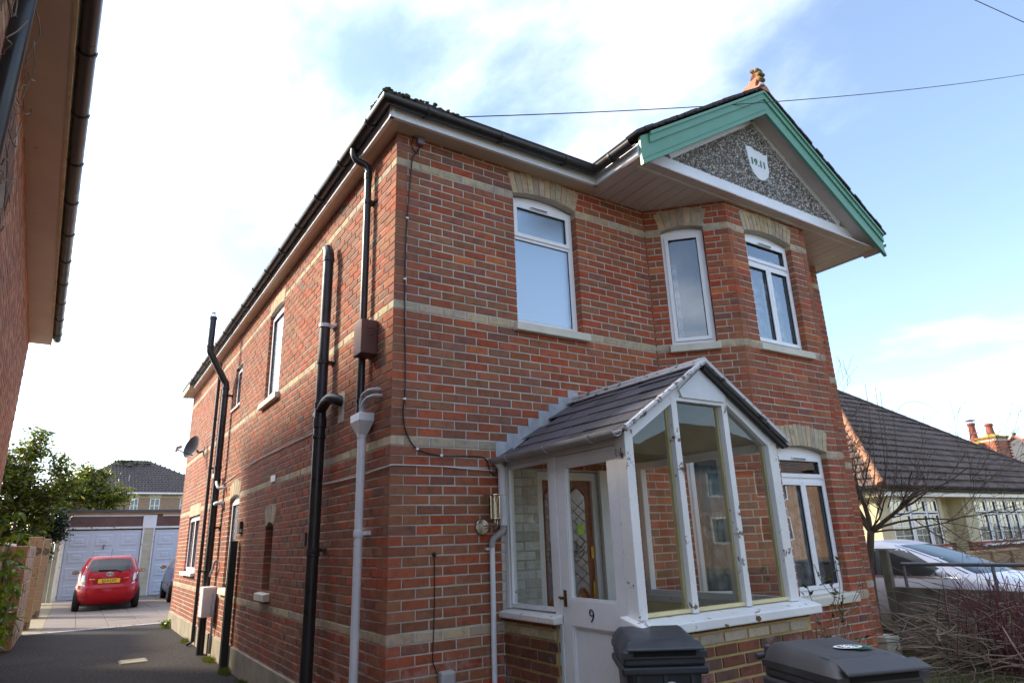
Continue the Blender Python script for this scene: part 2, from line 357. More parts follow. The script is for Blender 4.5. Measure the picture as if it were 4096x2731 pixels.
GLASS_OB = glassmat('obscure_glass', (0.6, 0.7, 0.75), 2.0, 0.20, 0.16, 0.72)
DARKROOM = plain('dim_room', (0.20, 0.19, 0.18), 0.95, 0.2, 2, 0)
CREAMIN = plain('cream_board', (0.68, 0.60, 0.33), 0.8, 0.12, 3, 0.1)
CEILIN = plain('olive_ceiling_board', (0.58, 0.53, 0.32), 0.85, 0.12, 3, 0.1)
CURTAIN = plain('blue_curtain', (0.22, 0.34, 0.42), 0.9, 0.15, 4, 0.1)
LACE = lacemat()
WHITEWALL = paint_old('white_painted_brick', (0.66, 0.67, 0.64), under=(0.35, 0.33, 0.28), amount=0.72)
WOODDOOR = plain('varnished_door', (0.24, 0.075, 0.024), 0.35, 0.3, 3, 0.1, stretch=(6, 6, 0.6))
BRASS = plain('brass', (0.55, 0.36, 0.08), 0.35, 0.2, 8, 0, metal=0.9)
BRONZE = plain('aged_bronze', (0.13, 0.085, 0.03), 0.45, 0.3, 20, 0, metal=0.7)
CHROME = plain('steel', (0.55, 0.54, 0.50), 0.25, 0.15, 5, 0, metal=1.0)
LEADLIGHT = glassmat('door_leaded_glass', (0.4, 0.5, 0.55), 0.8, 0.03, 0.1, 0.45)
POSTIT = plain('lime_paper', (0.45, 0.72, 0.10), 0.8, 0.03, 3, 0)
GREENTXT = plain('green_letter', (0.10, 0.24, 0.15), 0.6, 0.1, 3, 0)
BLACKTXT = plain('black_letter', (0.012, 0.012, 0.012), 0.5, 0.1, 3, 0)
WIRE = plain('black_cable', (0.012, 0.012, 0.014), 0.5, 0.1, 3, 0)
WWIRE = plain('white_cable', (0.60, 0.60, 0.62), 0.5, 0.08, 3, 0)
TARMAC = tarmacmat(); GROUND = groundmat()
SLABM = plain('paving_slab', (0.135, 0.108, 0.095), 0.9, 0.2, 2.2, 0.4, fine=40.)
GRAVEL = plain('gravel_strip', (0.20, 0.16, 0.10), 0.95, 0.5, 60, 0.8)
CONC = plain('concrete_weathered', (0.26, 0.235, 0.185), 0.92, 0.35, 3, 0.5)
BLOCK = paint_old('sandy_block', (0.31, 0.205, 0.115), under=(0.085, 0.07, 0.045), amount=0.55, scale=3.)
CONCDARK = plain('mossy_concrete', (0.145, 0.13, 0.095), 0.95, 0.4, 3, 0.5)
WHITEC = plain('white_plastic', (0.72, 0.72, 0.71), 0.5, 0.05, 4, 0.05)
GARDOOR = plain('garage_white', (0.54, 0.59, 0.68), 0.45, 0.05, 3, 0.03)
GARRED = plain('garage_brown_board', (0.115, 0.062, 0.06), 0.35, 0.2, 2, 0.05)
CREAMP = plain('cream_painted_block', (0.52, 0.48, 0.37), 0.85, 0.15, 3, 0.3)
FELT = plain('roof_felt', (0.10, 0.10, 0.10), 0.9, 0.2, 3, 0.3)
BINP = plain('bin_plastic', (0.028, 0.032, 0.041), 0.42, 0.25, 5, 0.12)
BINP2 = plain('bin_plastic_worn', (0.050, 0.047, 0.050), 0.5, 0.25, 5, 0.15)
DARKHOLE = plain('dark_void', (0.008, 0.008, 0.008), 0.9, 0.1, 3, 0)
STICKW = plain('sticker_white', (0.72, 0.74, 0.72), 0.5, 0.04, 5, 0); STICKG = plain('sticker_green', (0.03, 0.22, 0.09), 0.5, 0.1, 5, 0)
WORNW = paint_old('worn_white_number', (0.78, 0.78, 0.76), under=(0.40, 0.30, 0.20), amount=0.60, scale=30.)
REDCAR = carpaint('red_car_paint', (0.40, 0.004, 0.014)); BLUECAR = carpaint('dark_blue_car_paint', (0.012, 0.024, 0.085)); WHITECAR = carpaint('white_car_paint', (0.62, 0.60, 0.64))
TYRE = plain('tyre_rubber', (0.014, 0.014, 0.014), 0.85, 0.2, 8, 0.2); PLASTB = plain('black_trim', (0.014, 0.014, 0.015), 0.5, 0.2, 5, 0)
PLATEY = plain('yellow_plate', (0.78, 0.50, 0.02), 0.4, 0.03, 3, 0); LAMPR = plain('tail_lamp_red', (0.30, 0.015, 0.02), 0.12, 0.1, 3, 0, coat=1); LAMPW = plain('tail_lamp_clear', (0.55, 0.58, 0.62), 0.15, 0.1, 3, 0, coat=1)
BARK = plain('bark_brown', (0.105, 0.075, 0.052), 0.95, 0.35, 14, 0.6, stretch=(1, 1, 0.3)); TWIG = plain('twig_tan', (0.225, 0.165, 0.115), 0.9, 0.45, 3, 0.2); TWIGR = plain('twig_red', (0.13, 0.034, 0.042), 0.8, 0.4, 3, 0.1); DEADW = plain('dead_branch', (0.235, 0.165, 0.105), 0.95, 0.35, 5, 0.4)
LEAF = leafmat('tree_leaf', (0.030, 0.045, 0.011), (0.075, 0.090, 0.014), (0.20, 0.17, 0.022), 0.5); IVY = leafmat('ivy_leaf', (0.010, 0.020, 0.008), (0.020, 0.035, 0.012), (0.03, 0.05, 0.016), 0.2)
SHRUB = leafmat('shrub_leaf', (0.06, 0.12, 0.015), (0.12, 0.20, 0.022), (0.25, 0.27, 0.03)); BERRY = plain('red_berry', (0.45, 0.02, 0.02), 0.3, 0.1, 5, 0)
SMALLLEAF = leafmat('twig_leaf', (0.02, 0.04, 0.012), (0.03, 0.06, 0.015), (0.10, 0.12, 0.02)); GRASS = leafmat('grass_blade', (0.05, 0.07, 0.015), (0.09, 0.10, 0.02), (0.14, 0.12, 0.04), 0.3)
TIMBER = plain('fence_timber', (0.30, 0.20, 0.115), 0.9, 0.25, 4, 0.3, stretch=(0.3, 1, 3)); STEEL = plain('grey_steel_rail', (0.16, 0.16, 0.18), 0.5, 0.25, 6, 0.1, metal=0.4)
YELLOWR = plain('cream_roughcast', (0.60, 0.53, 0.34), 0.95, 0.1, 6, 0.6)
PINKP = plain('pink_petal', (0.62, 0.30, 0.42), 0.7, 0.1, 5, 0)
# ------------------------------------------------------------------ brickwork kit
BM, CO, ZT = 0.2286, 0.0762, 4.877            # brick module, course height, top of course 0
zc = lambda k: ZT - k*CO
RED = [((0.355, 0.094, 0.044), 6), ((0.38, 0.080, 0.035), 4), ((0.32, 0.114, 0.057), 5), ((0.28, 0.100, 0.056), 3), ((0.42, 0.130, 0.048), 1.6), ((0.335, 0.106, 0.051), 5), ((0.22, 0.088, 0.062), .5)]
BROWN = [((0.335, 0.100, 0.052), 5), ((0.300, 0.112, 0.060), 5), ((0.265, 0.100, 0.062), 4), ((0.235, 0.100, 0.070), 1.5), ((0.37, 0.090, 0.042), 2.5), ((0.31, 0.130, 0.070), 3.5), ((0.20, 0.105, 0.08), .4)]
PORCHB = [((0.19, 0.068, 0.042), 5), ((0.16, 0.06, 0.045), 3), ((0.24, 0.075, 0.04), 3), ((0.13, 0.065, 0.05), 1.5)]
NEIGH = [((0.42, 0.205, 0.12), 4), ((0.36, 0.17, 0.10), 4), ((0.46, 0.25, 0.15), 3), ((0.31, 0.16, 0.105), 2)]
BUFF = [((0.52, 0.415, 0.275), 4), ((0.47, 0.385, 0.275), 3), ((0.42, 0.35, 0.265), 2), ((0.55, 0.42, 0.265), 2)]
def pick(pal, rr):
    t = rr.uniform(0, sum(w for _, w in pal))
    for c, w in pal:
        t -= w
        if t <= 0: break
    k = rr.uniform(0.86, 1.14); return tuple(x*k*rr.uniform(0.95, 1.05) for x in c)
def P3(fr, u, d, z): P, U, n = fr; return (P[0]+U[0]*u+n[0]*d, P[1]+U[1]*u+n[1]*d, z)
_unit = {}
def unit_brick(v):
    "chamfered brick of length 1, height 1, depth 1 with an uneven face; four variants share their mesh data"
    if v in _unit: return _unit[v]
    rr = random.Random(v); j = lambda a: rr.uniform(-a, a)
    ch, cv = 0.016, 0.05
    vs = [(0, -1, 0), (1, -1, 0), (1, -1, 1), (0, -1, 1)]
    vs += [(0+j(.006), -0.04, j(.03)), (1+j(.006), -0.04, j(.03)), (1+j(.006), -0.04, 1+j(.03)), (0+j(.006), -0.04, 1+j(.03))]
    vs += [(ch+abs(j(.01)), j(.012), cv+j(.03)), (1-ch+j(.01), j(.012), cv+j(.03)), (1-ch+j(.01), j(.012), 1-cv+j(.03)), (ch+j(.01), j(.012), 1-cv+j(.03))]
    fs = []
    for a in (0, 4): fs += [(a+i, a+(i+1) % 4, a+4+(i+1) % 4, a+4+i) for i in range(4)]
    fs.append((8, 9, 10, 11))
    me = bpy.data.meshes.new('brick'); me.from_pydata(vs, [], fs); me.materials.append(BRK_O); me.update(); _unit[v] = (me, vs, fs)
    return _unit[v]
class Brickwork:
    def __init__(s, seed=1): s.b = []; s.rr = random.Random(seed)
    def rect(s, fr, u0, u1, z0, z1, col, dep=0.1):
        if u1-u0 > 0.02 and z1-z0 > 0.015: s.b.append(('r', fr, u0, u1, z0, z1, col, dep))
    def corner(s, Pt, ua, na, la, ub, nb, lb, z0, z1, col, dep=0.1):
        "one brick turning a corner at Pt: arm a along ua (outward na), arm b along ub (outward nb)"
        Pt, ua, na, ub, nb = (Vector((q[0], q[1], 0)) for q in (Pt, ua, na, ub, nb))
        A, B = Pt+ua*la, Pt+ub*lb
        den = 1 + na.dot(nb); inner = Pt - (na+nb)*(dep/den) if den > 0.05 else Pt
        la_in = max(0.0, (A-na*dep-inner).dot(ua)); lb_in = max(0.0, (B-nb*dep-inner).dot(ub))
        pts = [A, Pt, B, inner+ub*lb_in, inner, inner+ua*la_in]
        s.b.append(('p', [(p.x, p.y) for p in pts], z0, z1, col, na, nb))
    def wall(s, fr, u_end, k0, k1, openings, starts, pal, bands=(), uneven=0.004, mod=BM, u_begin=None, palf=None, jt=0.0062):
        rr = s.rr
        for k in range(k0, k1):
            z1, z0 = zc(k)-jt+rr.uniform(-.0012, .0012), zc(k+1)+jt+rr.uniform(-.0012, .0012)
            ue = u_end[k % 2] if isinstance(u_end, tuple) else u_end; b = [starts[k % 2]]
            while b[-1] < ue-0.02: b.append(min(ue, b[-1]+mod+rr.uniform(-uneven, uneven)))
            row = []
            for a, c in zip(b, b[1:]):
                iv = [(a+jt-.0004, c-jt+.0004)]
                for (o0, o1, p0, p1) in openings:
                    if min(z1, p1)-max(z0, p0) < 0.35*(z1-z0): continue
                    nv = []
                    for (x, y) in iv:
                        if y <= o0 or x >= o1: nv.append((x, y))
                        else:
                            if x < o0: nv.append((x, o0))
                            if y > o1: nv.append((o1, y))
                    iv = nv
                row += [[x, y] for x, y in iv if y-x > 0.045]
            for (o0, o1, p0, p1) in openings:      # let the jamb bricks run right up to the opening
                if min(z1, p1)-max(z0, p0) < 0.35*(z1-z0): continue
                for q in row:
                    if 0 < q[0]-o1 < 0.075: q[0] = o1
                    if 0 < o0-q[1] < 0.075: q[1] = o0
            for (x, y) in row:
                    if True:
                        pp = BUFF if k in bands else (palf(x, k) if palf else pal)
                        s.rect(fr, x, y, z0, z1, pick(pp, rr))
    def finish(s, parent, limit=300, visible=None, zlow=0.0):
        sc = []
        for i, q in enumerate(s.b):
            if q[0] == 'r':
                _, fr, u0, u1, z0, z1, col, dep = q
                c = Vector(P3(fr, (u0+u1)/2, 0, (z0+z1)/2)); n = Vector((fr[2][0], fr[2][1], 0))
                if (CAM-c).dot(n) <= 0: continue
                cs = [proj(P3(fr, u, 0, z)) for u, z in ((u0, z0), (u1, z0), (u1, z1), (u0, z1))]
            else:
                x, y = q[1][1]; c = Vector((x, y, (q[2]+q[3])/2)); (xa, ya), (xb, yb) = q[1][0], q[1][2]
                cs = [proj(p) for p in ((xa, ya, q[2]), (xb, yb, q[2]), (xb, yb, q[3]), (xa, ya, q[3]))]
            if any(p is None for p in cs): continue
            mx = sum(p[0] for p in cs)/4; my = sum(p[1] for p in cs)/4
            if not (0 < mx < 1024 and 0 < my < 682): continue
            if visible and not visible(c): continue
            ar = 0.5*abs(sum(cs[a][0]*cs[(a+1) % 4][1]-cs[(a+1) % 4][0]*cs[a][1] for a in range(4)))
            sc.append((ar, i))
        sc.sort(reverse=True); chosen = set(i for _, i in sc[:limit]) if limit else set()
        base = base_of(parent); J = MB(); J.col = []; rr = s.rr
        for i, q in enumerate(s.b):
            if q[0] == 'r':
                _, fr, u0, u1, z0, z1, col, dep = q; var = rr.randrange(5); me, uv, uf = unit_brick(var); off = rr.uniform(-.0018, .0012)
                if i in chosen:
                    o = bpy.data.objects.new('brick', me); COL.objects.link(o); o.parent = parent
                    o.location = Vector(P3(fr, u0, off, z0)) - base
                    o.rotation_euler = (0, 0, math.atan2(fr[1][1], fr[1][0]))
                    if (fr[1][0]*fr[2][1]-fr[1][1]*fr[2][0]) < 0:      # left-handed frame: start from the far end
                        o.location = Vector(P3(fr, u1, off, z0)) - base; o.rotation_euler = (0, 0, math.atan2(-fr[1][1], -fr[1][0]))
                    o.scale = (u1-u0, dep, z1-z0); o.color = (*col, 1)
                else:
                    J.add([P3(fr, u0+a*(u1-u0), off+b*dep, z0+c*(z1-z0)) for a, b, c in uv], uf); J.col += [col]*len(uf)
            else:
                _, pts, z0, z1, col, na, nb = q; jj = lambda a: rr.uniform(-a, a)
                if i in chosen:
                    x, y = pts[1]; m = MB(); m.zprism([(a-x, b-y) for a, b in pts], 0, z1-z0); me = bpy.data.meshes.new('brick'); me.from_pydata(m.v, [], m.f); me.materials.append(BRK_O); me.update()
                    o = bpy.data.objects.new('brick', me); COL.objects.link(o); o.parent = parent; o.location = Vector((x+jj(.001), y+jj(.001), z0))-base; o.color = (*col, 1)
                else:
                    n0 = len(J.f); J.zprism([(a+jj(.001), b+jj(.001)) for a, b in pts], z0, z1); J.col += [col]*(len(J.f)-n0)
        if J.v: tag(J.build('brickwork', BRK_J, parent), 'the smaller and farther bricks of the walls', kind='stuff')
def backing(fr, u0, u1, z0, z1, openings, mb, d=-0.0055, deep=0.14, grow=0.006):
    ops = [(a-grow, b+grow, c, e+grow) for a, b, c, e in openings]
    us = sorted({u0, u1} | {max(u0, min(u1, x)) for o in ops for x in o[:2]}); zs = sorted({z0, z1} | {max(z0, min(z1, x)) for o in ops for x in o[2:]})
    for a, b in zip(us, us[1:]):
        for c, e in zip(zs, zs[1:]):
            if b-a < 1e-6 or e-c < 1e-6: continue
            mu, mz = (a+b)/2, (c+e)/2
            if any(o[0] < mu < o[1] and o[2] < mz < o[3] for o in ops): continue
            mb.quad(P3(fr, a, d, c), P3(fr, b, d, c), P3(fr, b, d, e), P3(fr, a, d, e))
    for (a, b, c, e) in ops:
        for x in (a, b): mb.quad(P3(fr, x, d, c), P3(fr, x, -deep, c), P3(fr, x, -deep, e), P3(fr, x, d, e))
        mb.quad(P3(fr, a, d, c), P3(fr, b, d, c), P3(fr, b, -deep, c), P3(fr, a, -deep, c))
        mb.quad(P3(fr, a, d, e), P3(fr, b, d, e), P3(fr, b, -deep, e), P3(fr, a, -deep, e))
def arc_z(u0, u1, zs, rise, u):
    h = (u1-u0)/2; 
    if rise < 1e-4: return zs
    r = (h*h+rise*rise)/(2*rise); x = u-(u0+u1)/2; return zs + rise - r + math.sqrt(max(0, r*r-x*x))
def arch(parent, fr, u0, u1, zs, rise, ring, nv, seed=0, proud=0.003, deep=0.085, mort=None):
    "segmental arch of buff voussoirs; returns nothing, adds an arch part with one child per voussoir"
    rr = random.Random(seed); h = (u1-u0)/2; uc = (u0+u1)/2; r = (h*h+rise*rise)/(2*rise); zcn = zs+rise-r
    a0 = math.asin(h/r); rn = 10
    pts = [(uc+r*math.sin(-a0+2*a0*i/rn), zcn+r*math.cos(-a0+2*a0*i/rn)) for i in range(rn+1)] + [(uc+(r+ring)*math.sin(a0-2*a0*i/rn), zcn+(r+ring)*math.cos(a0-2*a0*i/rn)) for i in range(rn+1)]
    ar = MB().fprism(fr, pts, -deep, -0.005).build('arch', mort or MORT, parent)
    g = 0.0035/r
    for i in range(nv):
        t0, t1 = -a0+2*a0*i/nv+g, -a0+2*a0*(i+1)/nv-g; q0, q1 = r+0.001+rr.uniform(0, .003), r+ring+rr.uniform(-.006, .004)
        p = [(uc+q*math.sin(t), zcn+q*math.cos(t)) for q, t in ((q0, t0), (q0, t1), (q1, t1), (q1, t0))]
        o = MB().fprism(fr, p, -deep-.004, proud+rr.uniform(-.002, .002)).build('voussoir', BRK_O, ar); c = pick(BUFF, rr); o.color = (*c, 1)
    return ar
def ring(mb, fr, u0, u1, z0, z1, w, d0, d1, mi=0):
    mb.fbox(fr, u0, u0+w, d0, d1, z0, z1, mi); mb.fbox(fr, u1-w, u1, d0, d1, z0, z1, mi)
    mb.fbox(fr, u0+w, u1-w, d0, d1, z0, z0+w, mi); mb.fbox(fr, u0+w, u1-w, d0, d1, z1-w, z1, mi)
def room(parent, fr, u0, u1, z0, z1, rec, deep=1.1, mat=None):
    m = MB(); a, b, c, e = u0-.15, u1+.15, z0-.15, z1+.1; d0, d1 = -rec-.09, -rec-deep
    m.quad(P3(fr, a, d1, c), P3(fr, b, d1, c), P3(fr, b, d1, e), P3(fr, a, d1, e))
    for x in (a, b): m.quad(P3(fr, x, d0, c), P3(fr, x, d1, c), P3(fr, x, d1, e), P3(fr, x, d0, e))
    for z in (c, e): m.quad(P3(fr, a, d0, z), P3(fr, b, d0, z), P3(fr, b, d1, z), P3(fr, a, d1, z))
    return m.build('room_lining', mat or DARKROOM, parent)
def curtain(parent, fr, u0, u1, z0, z1, d, mat, name='net_curtain', waves=9, amp=0.012):
    def fn(a, b): u = u0+(u1-u0)*a; return P3(fr, u, d+amp*math.sin(a*waves*2*math.pi)+0.4*amp*math.sin(a*waves*5+b*3), z0+(z1-z0)*b)
    return MB().grid(fn, waves*6, 4).build(name, mat, parent, smooth=True)
def upvc(parent, fr, u0, u1, z0, zs, rise, rec, lights, fw=0.042, glass=None, vent=None, mat=None):
    "white framed window; lights = list of (a,b,c,e,sash?) in fractions or metres measured inside the frame"
    mat = mat or UPVC; m = MB(); d1 = -rec; d0 = -rec-.065; zt = zs-0.012
    ring(m, fr, u0+.003, u1-.003, z0, zt, fw, d0, d1)
    if rise > 0:
        n = 8; top = [(u0+.003+(u1-u0-.006)*i/n, arc_z(u0, u1, zs, rise, u0+(u1-u0)*i/n)-.002) for i in range(n+1)]
        m.fprism(fr, [(u0+.003, zt+.001)] + [(u1-.003, zt+.001)] + top[::-1], d0, d1-.012)
    panes = []
    for (a, b, c, e, sash) in lights:
        if sash:
            ring(m, fr, a+.002, b-.002, c+.002, e-.002, 0.040, d1-.02, d1+.014)
            ring(m, fr, a+.042, b-.042, c+.042, e-.042, 0.005, d1-.012, d1+.004, 1); panes.append((a+.045, b-.045, c+.045, e-.045))
        else:
            ring(m, fr, a, b, c, e, 0.014, d1-.03, d1-.004); ring(m, fr, a+.014, b-.014, c+.014, e-.014, 0.005, d1-.02, d1-.010, 1); panes.append((a+.018, b-.018, c+.018, e-.018))
    w = m.build('window', [mat, GASKET], parent)
    for (a, b, c, e) in panes:
        MB().quad(P3(fr, a-.01, d1-.016, c-.01), P3(fr, b+.01, d1-.016, c-.01), P3(fr, b+.01, d1-.016, e+.01), P3(fr, a-.01, d1-.016, e+.01)).build('pane', glass if glass else GLASS, w)
    if vent:
        a, b, z = vent; MB().fbox(fr, a, b, d1+.0145, d1+.028, z-.012, z+.012).build('trickle_vent', mat, w)
        MB().fbox(fr, a+.01, b-.01, d1+.0285, d1+.030, z-.008, z+.004).build('vent_slot', GASKET, w)
    return w
def sill(parent, fr, u0, u1, z0, z1, out, back=0.09, mat=None):
    P = [(u0, z0)]
    m = MB(); g = lambda u, d, z: P3(fr, u, d, z)
    vs = [g(u, d, z) for u in (u0, u1) for d, z in ((-back, z0), (out, z0), (out, z1-.012), (-back, z1+.012))]
    m.add(vs, ((0, 3, 2, 1), (4, 5, 6, 7), (0, 1, 5, 4), (1, 2, 6, 5), (2, 3, 7, 6), (3, 0, 4, 7)))
    return m.build('window_sill', mat or SILLM, parent, bevel=0.006)
# ------------------------------------------------------------------ ground, driveway, road
def gz(x, y):
    "the front garden falls a little towards the road"
    t = max(0., min(1., (-0.2-y)/2.2)); t = t*t*(3-2*t); s = max(0., min(1., (x+0.6)/1.0)); q = max(0., min(1., (x-7.6)/1.5))
    return -0.12*q
m = MB()
xs = [-400, -120, -40, -14, -7, -3.4] + [-2.6+0.45*i for i in range(0, 32)] + [13, 15, 20, 32, 60, 140, 400]
ys = [-400, -120, -40, -20, -12] + [-8+0.5*i for i in range(0, 30)] + [8, 11, 14, 20, 30, 60, 140, 400]
m.add([(x, y, gz(x, y)-0.02) for y in ys for x in xs], [(j*len(xs)+i, j*len(xs)+i+1, (j+1)*len(xs)+i+1, (j+1)*len(xs)+i) for j in range(len(ys)-1) for i in range(len(xs)-1)])
struct('ground', m, GROUND)
m = MB(); m.add([(x, y, gz(x, y)-0.004) for y in (-6.5, -3, -2, -1.5, -1, -.5, 0, 4, 8, 13.0) for x in (-3.0, -0.7, -0.35, 0.0)], [(j*4+i, j*4+i+1, (j+1)*4+i+1, (j+1)*4+i) for j in range(9) for i in range(3)])
struct('driveway', m, TARMAC)
struct('road', MB().quad((-60, -16, -0.015), (60, -16, -0.015), (60, -9, -0.015), (-60, -9, -0.015)), TARMAC)
# rear court: slabs laid on a bedding sheet, gravel strip beside them
court = struct('courtyard', MB().quad((-3.2, 13.06, -0.012), (9, 13.06, -0.012), (9, 24.84, -0.012), (-3.2, 24.84, -0.012)), CONCDARK)
slab_me = None; rr = random.Random(5)
for j in range(13):
    for i in range(9):
        y0, x0 = 13.12+j*0.9, -2.32+i*0.62
        if x0 > 3.0: continue
        if slab_me is None:
            q = MB(); a, b, c = 0.305, 0.445, 0.012
            q.add([(-a, -b, -.02), (a, -b, -.02), (a, b, -.02), (-a, b, -.02), (-a, -b, -.004), (a, -b, -.004), (a, b, -.004), (-a, b, -.004), (-a+c, -b+c, 0), (a-c, -b+c, 0), (a-c, b-c, 0), (-a+c, b-c, 0)],
                  [(k, (k+1) % 4, (k+1) % 4+4, k+4) for k in range(4)] + [(k+4, (k+1) % 4+4, (k+1) % 4+8, k+8) for k in range(4)] + [(8, 9, 10, 11)])
            slab_me = bpy.data.meshes.new('paving_slab'); slab_me.from_pydata(q.v, [], q.f); slab_me.materials.append(SLABM); slab_me.update()
        o = bpy.data.objects.new('paving_slab', slab_me); COL.objects.link(o); o.parent = court; o.location = (x0+.31, y0+.45, rr.uniform(0, .006)); o.rotation_euler = (rr.uniform(-.004, .004), rr.uniform(-.004, .004), rr.uniform(-.006, .006))
MB().add([(-2.75, 13.1, -.006), (-2.33, 13.1, -.006), (-2.33, 24.8, -.006), (-2.75, 24.8, -.006)], ((0, 1, 2, 3),)).build('gravel_strip', GRAVEL, court)
# drain channel with its slotted white grate
dr = tag(MB().box(-2.62, 0.12, 12.99, 13.06, -0.02, 0.002).build('drain_channel', DARKHOLE, loc=(-1.25, 13.02, 0)), 'long white slotted drain channel between the tarmac and the slabs', 'drain')
g = MB()
for i in range(68):
    x = -2.61+i*0.04
    if rr.random() < 0.06: continue
    g.box(x, x+.022, 12.985, 13.065, 0.0025, 0.008)
g.box(-2.62, .12, 12.978, 12.99, -.01, .007); g.box(-2.62, .12, 13.06, 13.07, -.01, .007)
g.build('drain_grate', WHITEC, dr)
mh = thing('manhole_cover', 'pale rectangular manhole cover set in the tarmac drive', 'manhole', (-1.0, 7.3, 0))
MB().box(-1.19, -.82, 7.08, 7.52, -.01, .003).build('frame', CONCDARK, mh); MB().box(-1.165, -.845, 7.11, 7.49, 0, .008).build('lid', CONC, mh)

# ------------------------------------------------------------------ the brick house
HOUSE = thing('brick_house', 'two storey red brick house with buff bands, green gable and 1911 shield', 'house', (3.2, 6, 0))
FF = ((0, 0), (1, 0), (0, -1)); FS = ((0, 0), (0, 1), (-1, 0)); q2 = math.sqrt(.5)
BX0, BXA, BXB, BX1, BYF = 3.055, 3.700, 5.175, 5.820, -0.645
FCL = ((BX0, 0), (q2, -q2), (-q2, -q2)); FB = ((BXA, BYF), (1, 0), (0, -1)); FCR = ((BXB, BYF), (q2, q2), (q2, -q2)); FR2 = ((BX1, 0), (1, 0), (0, -1))
LC = (BXA-BX0)/q2; LB = BXB-BXA; HW = 6.45; HL = 12.42; ZE = 5.134
BANDS = {0, 18, 33, 52}
W1 = (1.25, 2.04, 3.50, 4.865, .055); DOOR = (1.40, 2.11, 0.17, 2.12, 0)
W2 = (.173, .640, 3.50, 4.855, .035); W5 = (.173, .640, 0.915, 2.355, .035)
W3 = (.285, 1.150, 3.50, 4.845, .055); W4 = (.285, 1.150, 0.915, 2.345, .055)
W6 = (3.83, 4.61, 3.50, 4.775, .05); W7 = (6.44, 6.98, 3.82, 4.55, 0); W8 = (9.44, 10.90, 1.15, 2.23, 0); W9 = (5.74, 6.47, 1.00, 2.30, .05); W10 = (3.56, 3.93, 1.05, 1.80, .05)
hole = lambda w: (w[0], w[1], w[2], w[3]+w[4])
cut = lambda w, rg=.225: (w[0]-.02, w[1]+.02, w[3]-.001, w[3]+rg)
bw = Brickwork(3); KT, KB = -4, 64
def palfront(x, k): return BROWN if (x < 0.5 or (x < 1.4 and bw.rr.random() < 0.55) or bw.rr.random() < .12) else RED
bw.wall(FF, BX0-.004, KT, KB, [hole(W1), cut(W1), DOOR[:4], (1.0, 1.40, .1, 2.14), (2.11, 2.3, .1, 2.14)], (BM, BM/2), RED, BANDS, palf=palfront)
bw.wall(FF, 1.40, 36, KB, [(0, 1.0, 0, 9)], (1.0, 1.0-BM/2), [((0.62, 0.63, 0.60), 1), ((0.56, 0.56, 0.52), 1)])
bw.wall(FF, 2.30, 36, KB, [(0, 2.11, 0, 9)], (2.0, 2.11), [((0.62, 0.63, 0.60), 1)])
bw.wall(FR2, HW-BX1-BM/2, KT, KB, [], (0.05, -0.06), RED, BANDS)
bw.wall(FS, HL-.11, KT, KB, [hole(W6), cut(W6, .19), hole(W7), hole(W8), (W8[0], W8[1], W8[3]-.001, W8[3]+.235), hole(W9), cut(W9, .24), hole(W10), cut(W10, .24)], (BM/2, BM), BROWN, BANDS)
bw.wall(FCL, (LC-.09, LC-.15), KT, KB, [hole(W2), cut(W2), hole(W5), cut(W5)], (-.03, -.03-BM/2), RED, BANDS)
bw.wall(FB, LB-.10, KT, KB, [hole(W3), cut(W3), hole(W4), cut(W4)], (.14, .07), RED, BANDS)
bw.wall(FCR, LC, KT, KB, [], (.1, .2), RED, BANDS)
rr = random.Random(8)
for k in range(KT, KB):
    z1, z0 = zc(k)-.005, zc(k+1)+.005; pal = BUFF if k in BANDS else BROWN; palr = BUFF if k in BANDS else RED
    a, b = (BM, BM/2) if k % 2 == 0 else (BM/2, BM)
    bw.corner((0, 0), (1, 0), (0, -1), a-.005, (0, 1), (-1, 0), b-.005, z0, z1, pick(pal, rr))
    bw.corner((HW, 0), (-1, 0), (0, -1), (BM/2 if k % 2 else BM)-.005-.06*(k % 2 == 0), (0, 1), (1, 0), a-.005, z0, z1, pick(palr, rr))
    bw.corner((0, HL), (0, -1), (-1, 0), .105, (1, 0), (0, 1), a-.005, z0, z1, pick(pal, rr))
    ca, cb = (.085, .135) if k % 2 == 0 else (.145, .065)
    bw.corner((BXA, BYF), (-q2, q2), (-q2, -q2), ca, (1, 0), (0, -1), cb, z0, z1, pick(palr, rr))
    bw.corner((BXB, BYF), (-1, 0), (0, -1), .095, (q2, q2), (q2, -q2), ca+.0, z0, z1, pick(palr, rr))
def vis(c): return not (c.y > -0.2 and 1.0 < c.x < 2.9 and c.z < 2.6) and c.y < 5
bw.finish(HOUSE, 300, vis)
for nm, fr, L, ops in (('front_wall', FF, BX0, [hole(W1), hole(DOOR)]), ('side_wall', FS, HL, [hole(w) for w in (W6, W7, W8, W9, W10)]), ('bay_wall', FCL, LC, [hole(W2), hole(W5)]), ('bay_wall', FB, LB, [hole(W3), hole(W4)]), ('bay_wall', FCR, LC, []), ('front_wall', FR2, HW-BX1, [])):
    m = MB(); backing(fr, .006, L-.006, 0, 5.2, ops, m); m.build(nm, MORT, HOUSE)
m = MB(); m.quad((HW-.01, .01, 0), (HW-.01, HL, 0), (HW-.01, HL, 5.2), (HW-.01, .01, 5.2)); m.quad((0, HL-.01, 0), (HW, HL-.01, 0), (HW, HL-.01, 5.2), (0, HL-.01, 5.2)); m.build('rear_wall', plain('plain_brick_face', (0.25, 0.10, 0.06), .9), HOUSE)
# plinth
m = MB(); m.fbox(FS, 1.0, HL+.02, -.05, .022, -.05, .295); m.build('plinth', RENDER, HOUSE, bevel=.01)
m = MB(); m.box(6.27, 6.56, -.13, .12, -.1, .285); m.build('plinth_block', CREAMP, HOUSE, bevel=.008)
